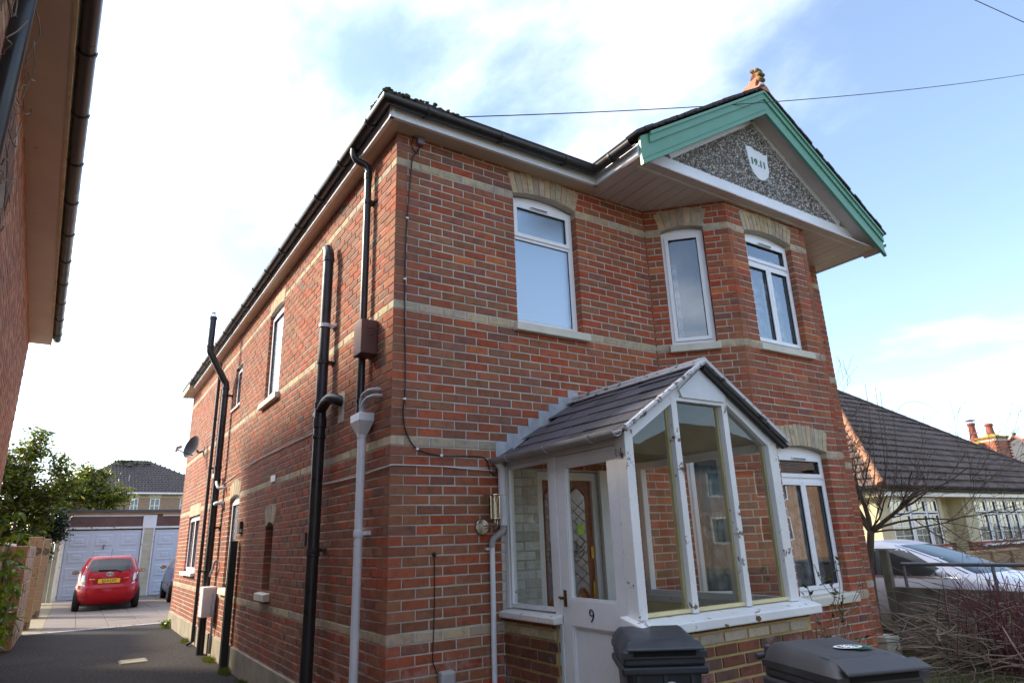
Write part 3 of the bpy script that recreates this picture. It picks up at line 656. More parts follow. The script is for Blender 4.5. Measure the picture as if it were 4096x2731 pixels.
# arches, windows, sills
for fr, w, nv, rg in ((FF, W1, 12, .225), (FCL, W2, 7, .225), (FB, W3, 13, .225), (FB, W4, 13, .225), (FCL, W5, 7, .225), (FS, W6, 11, .18), (FS, W9, 10, .22), (FS, W10, 5, .22)):
    arch(HOUSE, fr, w[0]-.001, w[1]+.001, w[3], w[4], rg, nv, seed=int(w[0]*100+w[2]*7))
lt = MB().fbox(FS, W8[0]-.02, W8[1]+.02, -.09, -.005, W8[3], W8[3]+.232).build('arch', MORT, HOUSE)
for i in range(19):
    a = W8[0]-.02+i*.0789; o = MB().fbox(FS, a+.004, a+.075, -.08, .002, W8[3], W8[3]+.228).build('voussoir', BRK_O, lt); o.color = (*pick(BUFF, rr), 1)
RC = .085
def mids(w): return w[0]+.045, w[1]-.045, w[2]+.045, w[3]-.055
a, b, c, e = mids(W1)
upvc(HOUSE, FF, *W1, RC, [(a, b, 4.44, e, True), (a, b, c, 4.425, False)], glass=GLASS_OB, vent=(a+.2, a+.42, 4.795))
MB().fbox(FF, W1[0]+.045, W1[1]-.045, -RC-.06, -RC, 4.412, 4.45).build('transom', UPVC, HOUSE)
room(HOUSE, FF, *W1[:4], RC); 
a, b, c, e = mids(W2); upvc(HOUSE, FCL, *W2, .07, [(a-.01, b+.01, c, e, True)]); room(HOUSE, FCL, *W2[:4], .07, .5)
curtain(HOUSE, FCL, a, a+.10, c, c+.95, -.16, LACE, waves=3)
for w, tz in ((W3, 4.50), (W4, 2.05)):
    a, b, c, e = mids(w); mm = (a+b)/2
    upvc(HOUSE, FB, *w, .075, [(a, b, tz+.02, e, True), (a, mm, c, tz-.015, True), (mm, b, c, tz-.015, True)], vent=(a+.26, a+.5, e-.02))
    MB().fbox(FB, w[0]+.04, w[1]-.04, -.135, -.075, tz-.018, tz+.022).build('transom', UPVC, HOUSE)
    room(HOUSE, FB, *w[:4], .075, .9)
    curtain(HOUSE, FB, a, b, c, (tz+.2 if w is W3 else tz-.05), -.22, LACE, waves=11)
a, b, c, e = mids(W6); upvc(HOUSE, FS, *W6, .05, [(a, b, c, e, True)], glass=GLASS_OB); room(HOUSE, FS, *W6[:4], .1)
a, b, c, e = W7[0]+.045, W7[1]-.045, W7[2]+.045, W7[3]-.06; upvc(HOUSE, FS, *W7, .05, [(a, b, c, e, True)]); room(HOUSE, FS, *W7[:4], .1)
a, b, c, e = W8[0]+.045, W8[1]-.045, W8[2]+.045, W8[3]-.06; mm = (a+b)/2; upvc(HOUSE, FS, *W8, .045, [(a, mm, c, e, True), (mm, b, c, e, True)]); room(HOUSE, FS, *W8[:4], .06); curtain(HOUSE, FS, a, b, c, c+.5, -.2, LACE)
a, b, c, e = mids(W9); upvc(HOUSE, FS, *W9, .05, [(a, b, c, e, True)], glass=GLASS_OB); room(HOUSE, FS, *W9[:4], .1)
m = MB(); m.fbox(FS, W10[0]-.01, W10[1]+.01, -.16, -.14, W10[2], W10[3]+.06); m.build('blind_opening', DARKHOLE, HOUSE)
for fr, w, ex, out in ((FF, W1, .045, .06), (FCL, W2, .03, .055), (FB, W3, .05, .05), (FB, W4, .06, .06), (FCL, W5, .03, .05), (FS, W6, .10, .06), (FS, W9, .10, .05), (FS, W10, .06, .07)):
    sill(HOUSE, fr, w[0]-ex, w[1]+ex, w[2]-.095, w[2]-.005, out)
MB().fbox(FS, W7[0]-.03, W7[1]+.03, -.09, .03, W7[2]-.03, W7[2]-.002).build('window_sill', WHITEC, HOUSE); MB().fbox(FS, W8[0]-.05, W8[1]+.05, -.05, .07, W8[2]-.06, W8[2]-.002).build('window_sill', UPVC, HOUSE)
# lower cant window, seen through the porch
a, b, c, e = mids(W5); upvc(HOUSE, FCL, *W5, .06, [(a-.01, b+.01, c, e, True)], glass=GLASS_P)
room(HOUSE, FCL, *W5[:4], .12, .5); curtain(HOUSE, FCL, a, b, c, 1.75, -.2, LACE, waves=6); curtain(HOUSE, FCL, a, b, 1.70, e, -.24, CURTAIN, 'curtain', waves=5)
# front door inside the porch
fd = MB(); fdr = FF
fd.fbox(fdr, 1.47, 2.04, -.11, -.07, .19, 2.05)
fdoor = fd.build('front_door', WOODDOOR, HOUSE)
m = MB(); m.fbox(fdr, 1.40, 1.47, -.14, -.04, .17, 2.12); m.fbox(fdr, 2.04, 2.11, -.14, -.04, .17, 2.12); m.fbox(fdr, 1.47, 2.04, -.14, -.04, 2.05, 2.12); m.fbox(fdr, 2.09, 2.24, -.0, .03, .17, 2.14); m.build('door_frame', OLDWHITE, HOUSE)
def leadlight(u0, u1):
    n = 10; top = [(u0+(u1-u0)*i/n, 1.90+.085*math.sin(math.pi*i/n)) for i in range(n+1)]; bot = [(u1-(u1-u0)*i/n, 1.06-.0+.05*math.sin(2*math.pi*i/n-1.2)) for i in range(n+1)]
    MB().fprism(fdr, top[::-1]+bot[::-1], -.070, -.064).build('leaded_pane', LEADLIGHT, fdoor)
    m = MB()
    for i in range(-6, 12):
        for sgn in (1, -1):
            z = 1.1+i*.09; pa, pb = (u0, z), (u1, z+sgn*.16)
            if min(pa[1], pb[1]) > 1.08 and max(pa[1], pb[1]) < 1.92: m.bar(P3(fdr, pa[0], -.062, pa[1]), P3(fdr, pb[0], -.062, pb[1]), .004, .003)
    for k in range(4):
        t = [P3(fdr, (u0+u1)/2+(.02+.05*abs(math.sin(i*.5+k)))*math.cos(i*math.pi/8+k), -.061, 1.38+.04*k+(.05)*math.sin(i*math.pi/8+k)) for i in range(12)]
        m.tube(t, .0025, 4)
    m.build('lead_came', IRONP, fdoor)
    m = MB(); pts = top+bot
    m.tube([P3(fdr, p[0], -.066, p[1]) for p in pts]+[P3(fdr, top[0][0], -.066, top[0][1])], .011, 6); m.build('moulding', WOODDOOR, fdoor)
leadlight(1.50, 1.68); leadlight(1.77, 1.975)
m = MB(); m.fbox(fdr, 1.72, 1.86, -.07, -.062, 1.00, 1.06); m.build('letter_plate', BRASS, fdoor)
m = MB(); m.fbox(fdr, 1.995, 2.025, -.07, -.05, 1.36, 1.46); m.fbox(fdr, 2.0, 2.03, -.07, -.055, 1.02, 1.16); m.build('lock', BRASS, fdoor)
m = MB(); m.fbox(fdr, 1.86, 1.935, -.0635, -.060, 1.565, 1.66); tag(m.build('note', POSTIT), 'small lime green paper note stuck on the wooden front door', 'note')
# ------------------------------------------------------------------ eaves, roof and gable of the house
def gutter(parent, path, r=.056, mat=None, name='gutter', br=None, up=(0, 0, 1)):
    "open half-round channel along a horizontal path with clips"
    mat = mat or BLACKP; m = MB(); pts = [Vector(p) for p in path]; n = 10; th = .005; rings = []
    for i, p in enumerate(pts):
        d0 = (pts[i]-pts[i-1]).normalized() if i else None; d1 = (pts[i+1]-pts[i]).normalized() if i < len(pts)-1 else None
        if d0 is None: t = d1; k = 1
        elif d1 is None: t = d0; k = 1
        else: t = (d0+d1).normalized(); k = 1/max(.3, t.dot(d0))
        s = t.cross(Vector((0, 0, 1))).normalized()
        rings.append([p + s*k*math.cos(math.pi+math.pi*j/n)*r + Vector((0, 0, math.sin(math.pi+math.pi*j/n)*r)) for j in range(n+1)] + [p + s*k*math.cos(-math.pi*j/n)*(r-th) + Vector((0, 0, math.sin(-math.pi*j/n)*(r-th))) for j in range(n+1)])
    c = 2*(n+1); vs = [v for q in rings for v in q]
    fs = [(i*c+j, i*c+(j+1) % c, (i+1)*c+(j+1) % c, (i+1)*c+j) for i in range(len(pts)-1) for j in range(c)]
    fs += [tuple(range(c)), tuple(range((len(pts)-1)*c, len(pts)*c))]
    m.add(vs, fs); g = m.build(name, mat, parent, smooth=True, sharp=40)
    if br:
        for i in range(len(pts)-1):
            a, b = pts[i], pts[i+1]; L = (b-a).length; k = max(1, int(L/br)); t = (b-a).normalized(); s = t.cross(Vector((0, 0, 1)))
            for j in range(k):
                c0 = a + t*(L*(j+.5)/k); q = MB()
                for w in (-.012, .012):
                    pass
                arc = [c0 + s*math.cos(math.pi+math.pi*i2/8)*(r+.004) + Vector((0, 0, math.sin(math.pi+math.pi*i2/8)*(r+.004))) for i2 in range(9)]
                vv = []; 
                for p in arc:
                    o = (p-c0).normalized()*.006; vv += [p-t*.016, p+t*.016, p+t*.016+o, p-t*.016+o]
                q.add(vv, [(x*4+y, x*4+(y+1) % 4, (x+1)*4+(y+1) % 4, (x+1)*4+y) for x in range(8) for y in range(4)])
                q.build('gutter_clip', mat, g)
    return g
GX, GYF, GZ = -.125-.075, -.175-.072, 5.262
GXL, GXR, GYB = 2.20, 6.655, -.865       # gable left/right ends and barge plane
# soffits
m = MB(); m.quad((-.125, -.175, ZE), (-.125, HL+.15, ZE), (.02, HL+.15, ZE), (.02, -.175, ZE)); m.build('soffit', SOFFIT, HOUSE)
m = MB(); m.quad((-.125, -.175, ZE+.001), (.03, .02, ZE+.001), (2.30, .02, ZE+.001), (2.30, -.175, ZE+.001)); m.build('soffit', SOFFIT, HOUSE)
x = GXL+.03; i = 0
while x < GXR-.04:
    x1 = min(x+.148, GXR-.03)
    o = MB().box(x+.0038, x1-.0038, -.80, .14, ZE+.003, ZE+.02).build('soffit_board', SOFFIT_G, HOUSE); o.location.z += random.uniform(-.0015, .0015); x = x1
# fascias with a moulded lower edge
def fascia(parent, a, b, out, z0=ZE-.006, z1=5.265, mat=None, name='fascia'):
    a, b, o = Vector((*a, 0)), Vector((*b, 0)), Vector((*out, 0)); pf = [(0, z0+.0), (0.016, z0), (.020, z0+.012), (.014, z0+.03), (.006, z0+.05), (.002, z0+.06), (.002, z1), (-.018, z1), (-.018, z0)]
    vs = [p + o*d + Vector((0, 0, z)) for p in (a, b) for d, z in pf]; k = len(pf)
    return MB().add(vs, [tuple(range(k)), tuple(range(2*k-1, k-1, -1))] + [(i, (i+1) % k, (i+1) % k+k, i+k) for i in range(k)]).build(name, mat or OLDWHITE, parent)
fascia(HOUSE, (-.125, -.190), (-.125, HL-1.0), (-1, 0)); fascia(HOUSE, (-.145, -.175), (GXL+.02, -.175), (0, -1)); fascia(HOUSE, (GXL, -.155), (GXL, GYB+.02), (-1, 0))
fascia(HOUSE, (GXR, GYB+.02), (GXR, .3), (1, 0)); fascia(HOUSE, (HW+.18, .3), (HW+.18, HL), (1, 0))
# boxed pale fascia end at the rear of the side eaves
m = MB(); m.box(-.235, -.11, HL-1.0, HL+.17, ZE-.004, 5.27); m.build('boxed_eave', CREAMP, HOUSE); MB().box(-.25, -.1, HL-1.02, HL+.19, 5.272, 5.30).build('eave_felt', FELT, HOUSE)
gutter(HOUSE, [(GX, HL-1.0, GZ), (GX, GYF, GZ), (GXL-.075, GYF, GZ), (GXL-.075, GYB+.03, GZ)], br=.75)
gutter(HOUSE, [(GXR+.06, GYB+.0, 5.22), (GXR+.06, .4, 5.22)])
# main hipped roof in tile courses
def slope_tiles(mb, A, B, C, D, gauge=.10, th=.018, lift=.012):
    "A-B eave, D-C top; strips that overlap like plain tiles"
    A, B, C, D = (Vector(v) for v in (A, B, C, D)); n = max(1, int(((D+C)/2-(A+B)/2).length/gauge)); nrm = (B-A).cross(D-A).normalized()
    if nrm.z < 0: nrm = -nrm
    for i in range(n):
        t0, t1 = i/n, min(1, (i+1.25)/n)
        a, b = A.lerp(D, t0)+nrm*(th+lift), B.lerp(C, t0)+nrm*(th+lift); c, d = B.lerp(C, t1)+nrm*th*.4, A.lerp(D, t1)+nrm*th*.4
        a2, b2 = A.lerp(D, t0)+nrm*.001, B.lerp(C, t0)+nrm*.001
        mb.quad(a, b, c, d); mb.quad(a2, b2, b, a)
        mb.quad(a2, a, d, A.lerp(D, t1)); mb.quad(b, b2, B.lerp(C, t1), c)
EX0, EX1, EY0, EY1, EZ = -.215, HW+.25, -.265, HL+.2, 5.285
tp = math.tan(R_(33)); hw = (EX1-EX0)/2; xm = (EX0+EX1)/2; zr = EZ+hw*tp
m = MB(); A, B, C, D = (EX0, EY0, EZ), (EX1, EY0, EZ), (EX1, EY1, EZ), (EX0, EY1, EZ); R1, R2 = (xm, EY0+hw, zr), (xm, EY1-hw, zr)
slope_tiles(m, D, A, R1, R2); slope_tiles(m, A, B, R1, R1); slope_tiles(m, B, C, R2, R1); slope_tiles(m, C, D, R2, R2)
roof = m.build('roof', TILE, HOUSE)
m = MB(); rr = random.Random(4)
for i in range(150):
    t = rr.random()**1.3; ed = rr.random() < .5
    p = (EX0-.0+rr.uniform(-.015, .03), EY0+t*.3, EZ+.03) if ed else (EX0+t*.75, EY0-.0+rr.uniform(-.015, .03), EZ+.03)
    m.blob((p[0], p[1], p[2]+rr.uniform(-.01, .02)), rr.uniform(.010, .022), 6, 4, .3, sq=(1.3, 1.3, .8))
tag(m.build('moss_cushions', MOSS, roof), kind='stuff')
# gable
AX, AZ = 4.43, 6.735; ZL = 5.325; DV = .318; sl = (AZ-ZL)/(AX-GXL)
m = MB(); ZR1 = ZL+.05
L0, LA, R0 = (GXL-.05, GYB-.04, ZL+.0), (AX, GYB-.04, AZ+.035), (GXR+.05, GYB-.04, ZL+.0)
back = 2.2
m2 = MB()
slope_tiles(m2, (L0[0], back, L0[2]), L0, LA, (AX, back+.0, LA[2]), gauge=.12, th=.02, lift=.012); slope_tiles(m2, R0, (R0[0], back, R0[2]), (AX, back, LA[2]), LA, gauge=.12, th=.02, lift=.012)
m2.build('gable_roof', TILE_D, HOUSE)
# verge tile ends, each a little uneven
rr = random.Random(2)
for side in (-1, 1):
    for i in range(22):
        t = (i+.5)/22; px = (L0[0] if side < 0 else R0[0]); x = px+(AX-px)*t; z = L0[2]+(LA[2]-L0[2])*t
        o = MB().box(-.075, .075, 0, .16, 0, .026).build('verge_tile', TILE_D, HOUSE, local=True)
        o.location = Vector((x, GYB-.058+rr.uniform(-.008, .008), z+.012+rr.uniform(-.004, .006)))-base_of(HOUSE); o.rotation_euler = (0, side*math.atan(sl)+rr.uniform(-.03, .03), 0)
GF = ((0, GYB), (1, 0), (0, -1))
def barge(sgn):
    e = GXL if sgn < 0 else GXR; zl = ZL-.0
    bd = MB().fprism(GF, [(e, zl-DV), (e, zl), (AX, AZ), (AX, AZ-DV)], -.012, .016).build('bargeboard', GREENP, HOUSE)
    up = .115; f = .12/abs(AX-e)
    e2 = e+(AX-e)*f if sgn < 0 else e
    z2 = zl+(AZ-zl)*(f if sgn < 0 else 0)
    m = MB(); m.fprism(GF, [(e2, z2-up), (e2, z2+.002), (AX, AZ+.002), (AX, AZ-up)], .0165, .034); m.fprism(GF, [(e2, z2-.03), (e2, z2+.004), (AX, AZ+.004), (AX, AZ-.03)], .0345, .052); m.fprism(GF, [(e, zl-DV-.001), (e, zl-DV+.045), (AX, AZ-DV+.045), (AX, AZ-DV-.001)], .0166, .028)
    m.fprism(GF, [(e, zl-DV+.060), (e, zl-DV+.068), (AX, AZ-DV+.068), (AX, AZ-DV+.060)], .0167, .022)
    m.build('barge_moulding', GREENP, bd)
barge(-1); barge(1)
# rake soffits, gable panel, trim, moulded beam
GPY = -.655
for sgn in (-1, 1):
    e = GXL if sgn < 0 else GXR; o = .075
    m = MB(); z0, z1 = ZL-DV+o, AZ-DV+o
    m.add([(e, GYB+.012, z0), (AX, GYB+.012, z1), (AX, GPY+.05, z1), (e, GPY+.05, z0)], ((0, 1, 2, 3),)); m.build('rake_soffit', SOFFIT_G, HOUSE)
GP = ((0, GPY), (1, 0), (0, -1))
TL, TA, TR = (2.86, 5.395), (4.435, 6.405), (6.01, 5.38)
MB().fprism(GP, [(2.3, ZE+.03), (GXR-.1, ZE+.03), (AX, AZ-.1)], -.04, -.02).build('gable_panel', plain('pebbledash_bed', (0.22, 0.21, 0.20), .95, .2, 20, .6), HOUSE)
m = MB(); rr = random.Random(6); cols = []
pm = []
while len(pm) < 5200:
    x = rr.uniform(TL[0], TR[0]); zt = TL[1]+(x-TL[0])*(TA[1]-TL[1])/(TA[0]-TL[0]) if x < TA[0] else TR[1]+(x-TR[0])*(TA[1]-TR[1])/(TA[0]-TR[0])
    z = rr.uniform(5.38, 6.42)
    if z > zt: continue
    pm.append((x, z))
m.col = []
for x, z in pm:
    r = rr.uniform(.006, .0135); y = GPY-.018; n0 = len(m.f); a = rr.uniform(0, 6.3)
    vs = [(x+r*math.cos(a+k*math.pi*.4), y, z+r*.8*math.sin(a+k*math.pi*.4)) for k in range(5)] + [(x+r*.5*math.cos(a+k*math.pi*.4), y-r*.7, z+r*.45*math.sin(a+k*math.pi*.4)) for k in range(5)]
    m.add(vs, [(k, (k+1) % 5, (k+1) % 5+5, k+5) for k in range(5)] + [(5, 6, 7, 8, 9)])
    c = rr.choice(((.62, .60, .57), (.36, .36, .37), (.13, .13, .14), (.44, .35, .24), (.22, .19, .17), (.70, .68, .66), (.10, .09, .10))); m.col += [c]*(len(m.f)-n0)
pebm, nt, bs, N, L = newmat('pebble'); at = N('ShaderNodeAttribute'); at.attribute_name = 'tint'; L(at.outputs['Color'], bs.inputs['Base Color']); bs.inputs['Roughness'].default_value = .6
tag(m.build('pebbledash', pebm, HOUSE), 'mixed grey pebbledash of the gable', kind='stuff')
m = MB()
def band(p, q, w, d0, d1):
    (x0, z0), (x1, z1) = p, q; L_ = math.hypot(x1-x0, z1-z0); nx, nz = -(z1-z0)/L_*w, (x1-x0)/L_*w
    m.fprism(GP, [p, q, (q[0]+nx, q[1]+nz), (p[0]+nx, p[1]+nz)], d0, d1)
band(TL, TA, .12, -.02, .022); band(TA, TR, .12, -.02, .0215); m.build('gable_trim', OLDWHITE, HOUSE)
m = MB(); pf = [(0, ZE+.005), (.035, ZE+.0), (.052, ZE+.02), (.060, ZE+.05), (.048, ZE+.075), (.040, ZE+.085), (.050, ZE+.10), (.044, ZE+.125), (.026, ZE+.135), (.024, 5.39), (-.02, 5.39), (-.02, ZE+.005)]
x0, x1 = 2.33, 6.30; k = len(pf); vs = [(x, GPY-d, z) for x in (x0, x1) for d, z in pf]
m.add(vs, [tuple(range(k)), tuple(range(2*k-1, k-1, -1))] + [(i, (i+1) % k, (i+1) % k+k, i+k) for i in range(k)]); m.build('gable_beam', OLDWHITE, HOUSE)
# date shield
sh = [(-.21, .22), (-.19, .18), (-.10, .20), (-.02, .165), (.06, .175), (.14, .15), (.215, .17), (.20, .05), (.205, -.06), (.17, -.15), (.09, -.215), (.02, -.235), (-.05, -.225), (-.12, -.17), (-.165, -.08), (-.18, .03)]
sx, sz = 4.415, 5.835
shd = MB().fprism(GP, [(sx+a*.98, sz+b) for a, b in sh], -.01, .028).build('date_shield', OLDWHITE, HOUSE)
o = text_mesh('date_numerals', '19.11', .128, GREENTXT, .004, bold=.001); o.parent = shd; o.location = Vector((sx, GPY-.033, sz-.01))-base_of(HOUSE); o.rotation_euler = (R_(90), 0, 0); o.scale = (1.05, 1, 1)
# terracotta ridge finial (scrolled crest on a saddle)
fin = MB(); fy0 = GYB-.05; FX = ((AX, 0), (0, 1), (1, 0))
vs = []
for y in (-.925, -.62): vs += [(AX-.12, y, 6.735), (AX-.07, y, 6.80), (AX, y, 6.835), (AX+.07, y, 6.80), (AX+.12, y, 6.735)]
fin.add(vs, [(i, i+1, i+6, i+5) for i in range(4)] + [(0, 5, 9, 4), (4, 3, 2, 1, 0), (5, 6, 7, 8, 9)])
fin.fprism(FX, [(-.635, 6.76), (-.637, 6.887), (-.677, 6.918), (-.732, 6.914), (-.749, 6.945), (-.790, 6.970), (-.815, 6.995), (-.838, 7.030), (-.862, 7.055), (-.895, 7.03), (-.900, 6.95), (-.863, 6.925), (-.838, 6.89), (-.831, 6.86), (-.836, 6.835), (-.863, 6.815), (-.915, 6.805), (-.925, 6.76)], -.032, .032)
fino = fin.build('ridge_finial', TERRA, HOUSE, bevel=.005)
m = MB()
for (y, z, r) in ((-.812, 7.072, .023), (-.835, 7.060, .020), (-.880, 7.045, .030), (-.910, 6.975, .026), (-.902, 6.905, .029)):
    m.lathe([(r*.35, -.058), (r*.85, -.050), (r, -.03), (r, .03), (r*.85, .050), (r*.35, .058)], (AX, y, z), 12, 'x')
m.build('finial_scroll', TERRA_G, fino, smooth=True, sharp=40)
m = MB()
for e in (-.036, .036):
    for k in range(4): m.tube(smoothpath([(AX+e, -.775, 6.96), (AX+e, -.82-.012*k, 6.975+.014*(3-k)), (AX+e, -.855-.012*k, 7.03-.032*k)], 4), .005, 5)
m.build('finial_rib', TERRA, fino)
for i in range(9):
    y = fy0+.30+i*.3; m = MB(); vs = []
    for yq in (y, y+.29): vs += [(AX-.11, yq, AZ+.01), (AX-.06, yq, AZ+.065), (AX, yq, AZ+.095), (AX+.06, yq, AZ+.065), (AX+.11, yq, AZ+.01)]
    m.add(vs, [(i2, i2+1, i2+6, i2+5) for i2 in range(4)] + [(4, 3, 2, 1, 0), (5, 6, 7, 8, 9)]); m.build('ridge_tile', TERRA, HOUSE)
# ------------------------------------------------------------------ pipes and cables on the house
def pipe(name, pts, r, mat, collars=(), n=14):
    o = MB().tube(pts, r, n).build(name, mat, HOUSE, smooth=True, sharp=50)
    for z, x, y, h in collars: MB().lathe([(r*1.0, 0), (r*1.16, .004), (r*1.16, h-.004), (r, h)], (x, y, z), n).build('pipe_collar', mat, o, smooth=True, sharp=40)
    return o
def clip(par, x, y, z, r, mat):
    m = MB(); m.lathe([(r+.001, -.02), (r+.007, -.018), (r+.007, .018), (r+.001, .02)], (x, y, z), 14); m.box(x, .0, y-.035, y-.02, z-.014, z+.014); m.box(x, .0, y+.02, y+.035, z-.014, z+.014)
    m.box(-.012, 0.004, y-.10, y+.03, z-.016, z+.016); return m.build('pipe_clip', mat, par)
# tall soil stack with a cowl
sx1, sy1 = -.095, 1.575
o = pipe('soil_pipe', [(sx1, sy1, -.02), (sx1, sy1, 2.86)], .056, BLACKP, [(2.66, sx1, sy1, .10), (2.55, sx1, sy1, .04), (1.46, sx1, sy1, .03)]); clip(o, sx1, sy1, 1.51, .056, BLACKP)
o = pipe('soil_pipe', [(sx1, sy1, 2.86), (sx1, sy1, 4.50)], .054, IRONP, [(2.86, sx1, sy1, .06), (4.44, sx1, sy1, .05)]); clip(o, sx1, sy1, 3.33, .054, BLACKP); clip(o, sx1, sy1, 3.72, .056, GREYPVC)
m = MB(); m.tube(smoothpath([(sx1, sy1, 4.49), (sx1, sy1+.01, 4.55), (sx1-.0, sy1+.06, 4.615)], 5), [.056]*10+[.056], 14, caps=False); m.build('pipe_cowl', BLACKP, o, smooth=True)
m = MB(); m.tube(smoothpath([(sx1, sy1-.02, 2.84), (sx1+.01, sy1-.14, 2.90), (sx1+.02, sy1-.26, 2.91), (sx1+.06, sy1-.34, 2.88), (.02, sy1-.37, 2.86)], 5), .052, 12); m.tube([(sx1, sy1+.03, 2.80), (sx1, sy1+.11, 2.80)], .04, 10); m.tube([(sx1, sy1+.06, 2.80), (sx1, sy1+.115, 2.80)], .046, 10); m.build('pipe_branch', BLACKP, o, smooth=True, sharp=50)
MB().box(-.006, .002, 1.13, 1.30, 2.66, 2.95).build('cement_patch', MORT, HOUSE)
# corner downpipe with swan neck, into the white hopper
dx, dy = -.060, .545
o = pipe('downpipe', smoothpath([(GX, dy+.04, GZ-.04), (GX, dy+.04, GZ-.10), (GX+.03, dy+.03, GZ-.16), (dx-.03, dy+.005, 5.055), (dx, dy, 5.0), (dx, dy, 4.93)], 5)+[(dx, dy, 2.60)], .034, BLACKP, [(4.90, dx, dy, .07), (4.64, dx, dy, .04), (2.72, dx, dy, .03)]); clip(o, dx, dy, 4.66, .034, BLACKP)
m = MB(); z0, z1, yA, yB, xo = 2.53, 2.60, .345, .57, -.135
m.box(xo, -.003, yA, yB, z0, z1)
m.add([(xo, yA, z0), (-.003, yA, z0), (-.003, yB, z0), (xo, yB, z0), (-.10, .42, 2.43), (-.03, .42, 2.43), (-.03, .50, 2.43), (-.10, .50, 2.43)], [(0, 1, 5, 4), (1, 2, 6, 5), (2, 3, 7, 6), (3, 0, 4, 7)]); m.build('hopper', GREYPVC, HOUSE, bevel=.006)
wx, wy = -.066, .46
o = pipe('downpipe', [(wx, wy, 2.44), (wx, wy, -.02)], .034, GREYPVC, [(2.40, wx, wy, .05), (1.60, wx, wy, .05)]); clip(o, wx, wy, 1.635, .034, GREYPVC)
for dz, yy in ((2.775, .235), (2.715, .20)):
    m = MB(); m.tube(smoothpath([(.01, yy, dz), (-.05, yy+.02, dz), (-.085, yy+.10, dz-.01), (-.09, yy+.19, dz-.05), (-.09, yy+.20, 2.56)], 5), .019, 10); m.build('waste_pipe', GREYWEATH, HOUSE, smooth=True)
# rear soil stack stepping out round the eaves
ex, ey = -.11, 7.2
o = pipe('soil_pipe', [(ex, ey, -.02), (ex, ey, 2.90)], .056, BLACKP, [(2.30, ex, ey, .05), (2.62, ex, ey, .08), (1.2, ex, ey, .05)]); clip(o, ex, ey, 1.9, .056, BLACKP)
o = pipe('soil_pipe', [(ex, ey, 2.85)]+smoothpath([(ex, ey, 4.20), (ex-.005, ey, 4.33), (ex-.06, ey, 4.42), (-.37, ey, 4.78), (-.425, ey, 4.88), (-.43, ey, 5.0)], 4)+[(-.43, ey, 5.52)], .055, BLACKP, [(2.85, ex, ey, .06), (4.22, ex, ey, .05), (4.94, -.43, ey, .05), (5.47, -.43, ey, .05)]); clip(o, ex, ey, 4.12, .055, BLACKP)
m = MB()
for i in range(7): a = i*math.pi*2/7; m.bar((-.43+.045*math.cos(a), ey+.045*math.sin(a), 5.51), (-.43+.03*math.cos(a+.2), ey+.03*math.sin(a+.2), 5.60), .006, .006)
m.lathe([(.03, 5.595), (.034, 5.60), (.01, 5.605)], (-.43, ey, 0), 10); m.build('pipe_cage', GREYWEATH, o)
m = MB(); m.tube(smoothpath([(ex, ey-.02, 2.62), (ex-.02, ey-.12, 2.62), (ex, ey-.25, 2.52), (-.01, ey-.3, 2.52)], 4), .022, 8); m.build('waste_pipe', GREYPVC, HOUSE, smooth=True); m = MB(); m.tube([(ex, ey-.05, 2.28), (ex, ey-.2, 2.28), (0, ey-.26, 2.28)], .03, 8); m.build('waste_pipe', GREYPVC, HOUSE, smooth=True)
m = MB(); m.tube([(ex-.0, ey+.05, 2.72), (ex, ey+.26, 2.76)], .045, 10); m.build('access_cap', WHITEC, HOUSE, smooth=True)
m = MB(); m.tube(smoothpath([(-.02, ey-.28, 1.38), (-.06, ey-.27, 1.38), (-.07, ey-.24, 1.30), (-.07, ey-.15, 1.24), (-.09, ey-.08, 1.15)], 4), .018, 8); m.build('waste_pipe', GREYWEATH, HOUSE, smooth=True); MB().tube([(-.04, ey-.4, .05), (-.04, ey-.4, .9)], .018, 8).build('waste_pipe', GREYWEATH, HOUSE, smooth=True)
o = pipe('downpipe', [(-.055, 8.42, 5.0), (-.055, 8.42, .06), (-.15, 8.42, .02)], .03, BLACKP, [(3.9, -.055, 8.42, .04)]); clip(o, -.055, 8.42, 3.0, .03, BLACKP); clip(o, -.055, 8.42, 1.2, .03, BLACKP)
m = MB(); m.box(-.115, -.02, 5.46, 5.52, -.02, 1.66); m.box(-.115, -.10, 5.50, 5.56, -.02, 1.655); m.build('guard_strip', plain('dark_green_paint', (.014, .022, .018), .5), HOUSE)
# cables
m = MB(); m.tube(smoothpath([(.16, -.14, 5.245), (.19, -.06, 5.19), (.157, -.012, 5.12), (.143, -.012, 5.03), (.178, -.012, 4.97), (.215, -.012, 5.02), (.226, -.012, 5.05)], 5), .005, 6)
m.tube(smoothpath([(.226, -.012, 5.05), (.20, -.012, 4.98), (.15, -.012, 4.90), (.135, -.012, 4.7), (.107, -.012, 4.28), (.095, -.012, 3.7), (.112, -.012, 2.86), (.109, -.012, 2.66), (.10, -.012, 2.54), (.125, -.012, 2.40), (.22, -.012, 2.265), (.44, -.012, 2.215), (.667, -.012, 2.221), (.81, -.012, 2.221), (.87, -.012, 2.19), (.90, -.012, 2.10), (.95, -.012, 2.07)], 6), .0055, 6)
m.build('phone_cable', WIRE, HOUSE, smooth=True)
m = MB()
for x, z in ((.107, 4.28), (.096, 3.70), (.109, 2.66), (.225, 2.262), (.44, 2.219)): m.box(x-.012, x+.012, -.018, .0, z-.008, z+.008)
m.build('cable_clip', WHITEC, HOUSE)
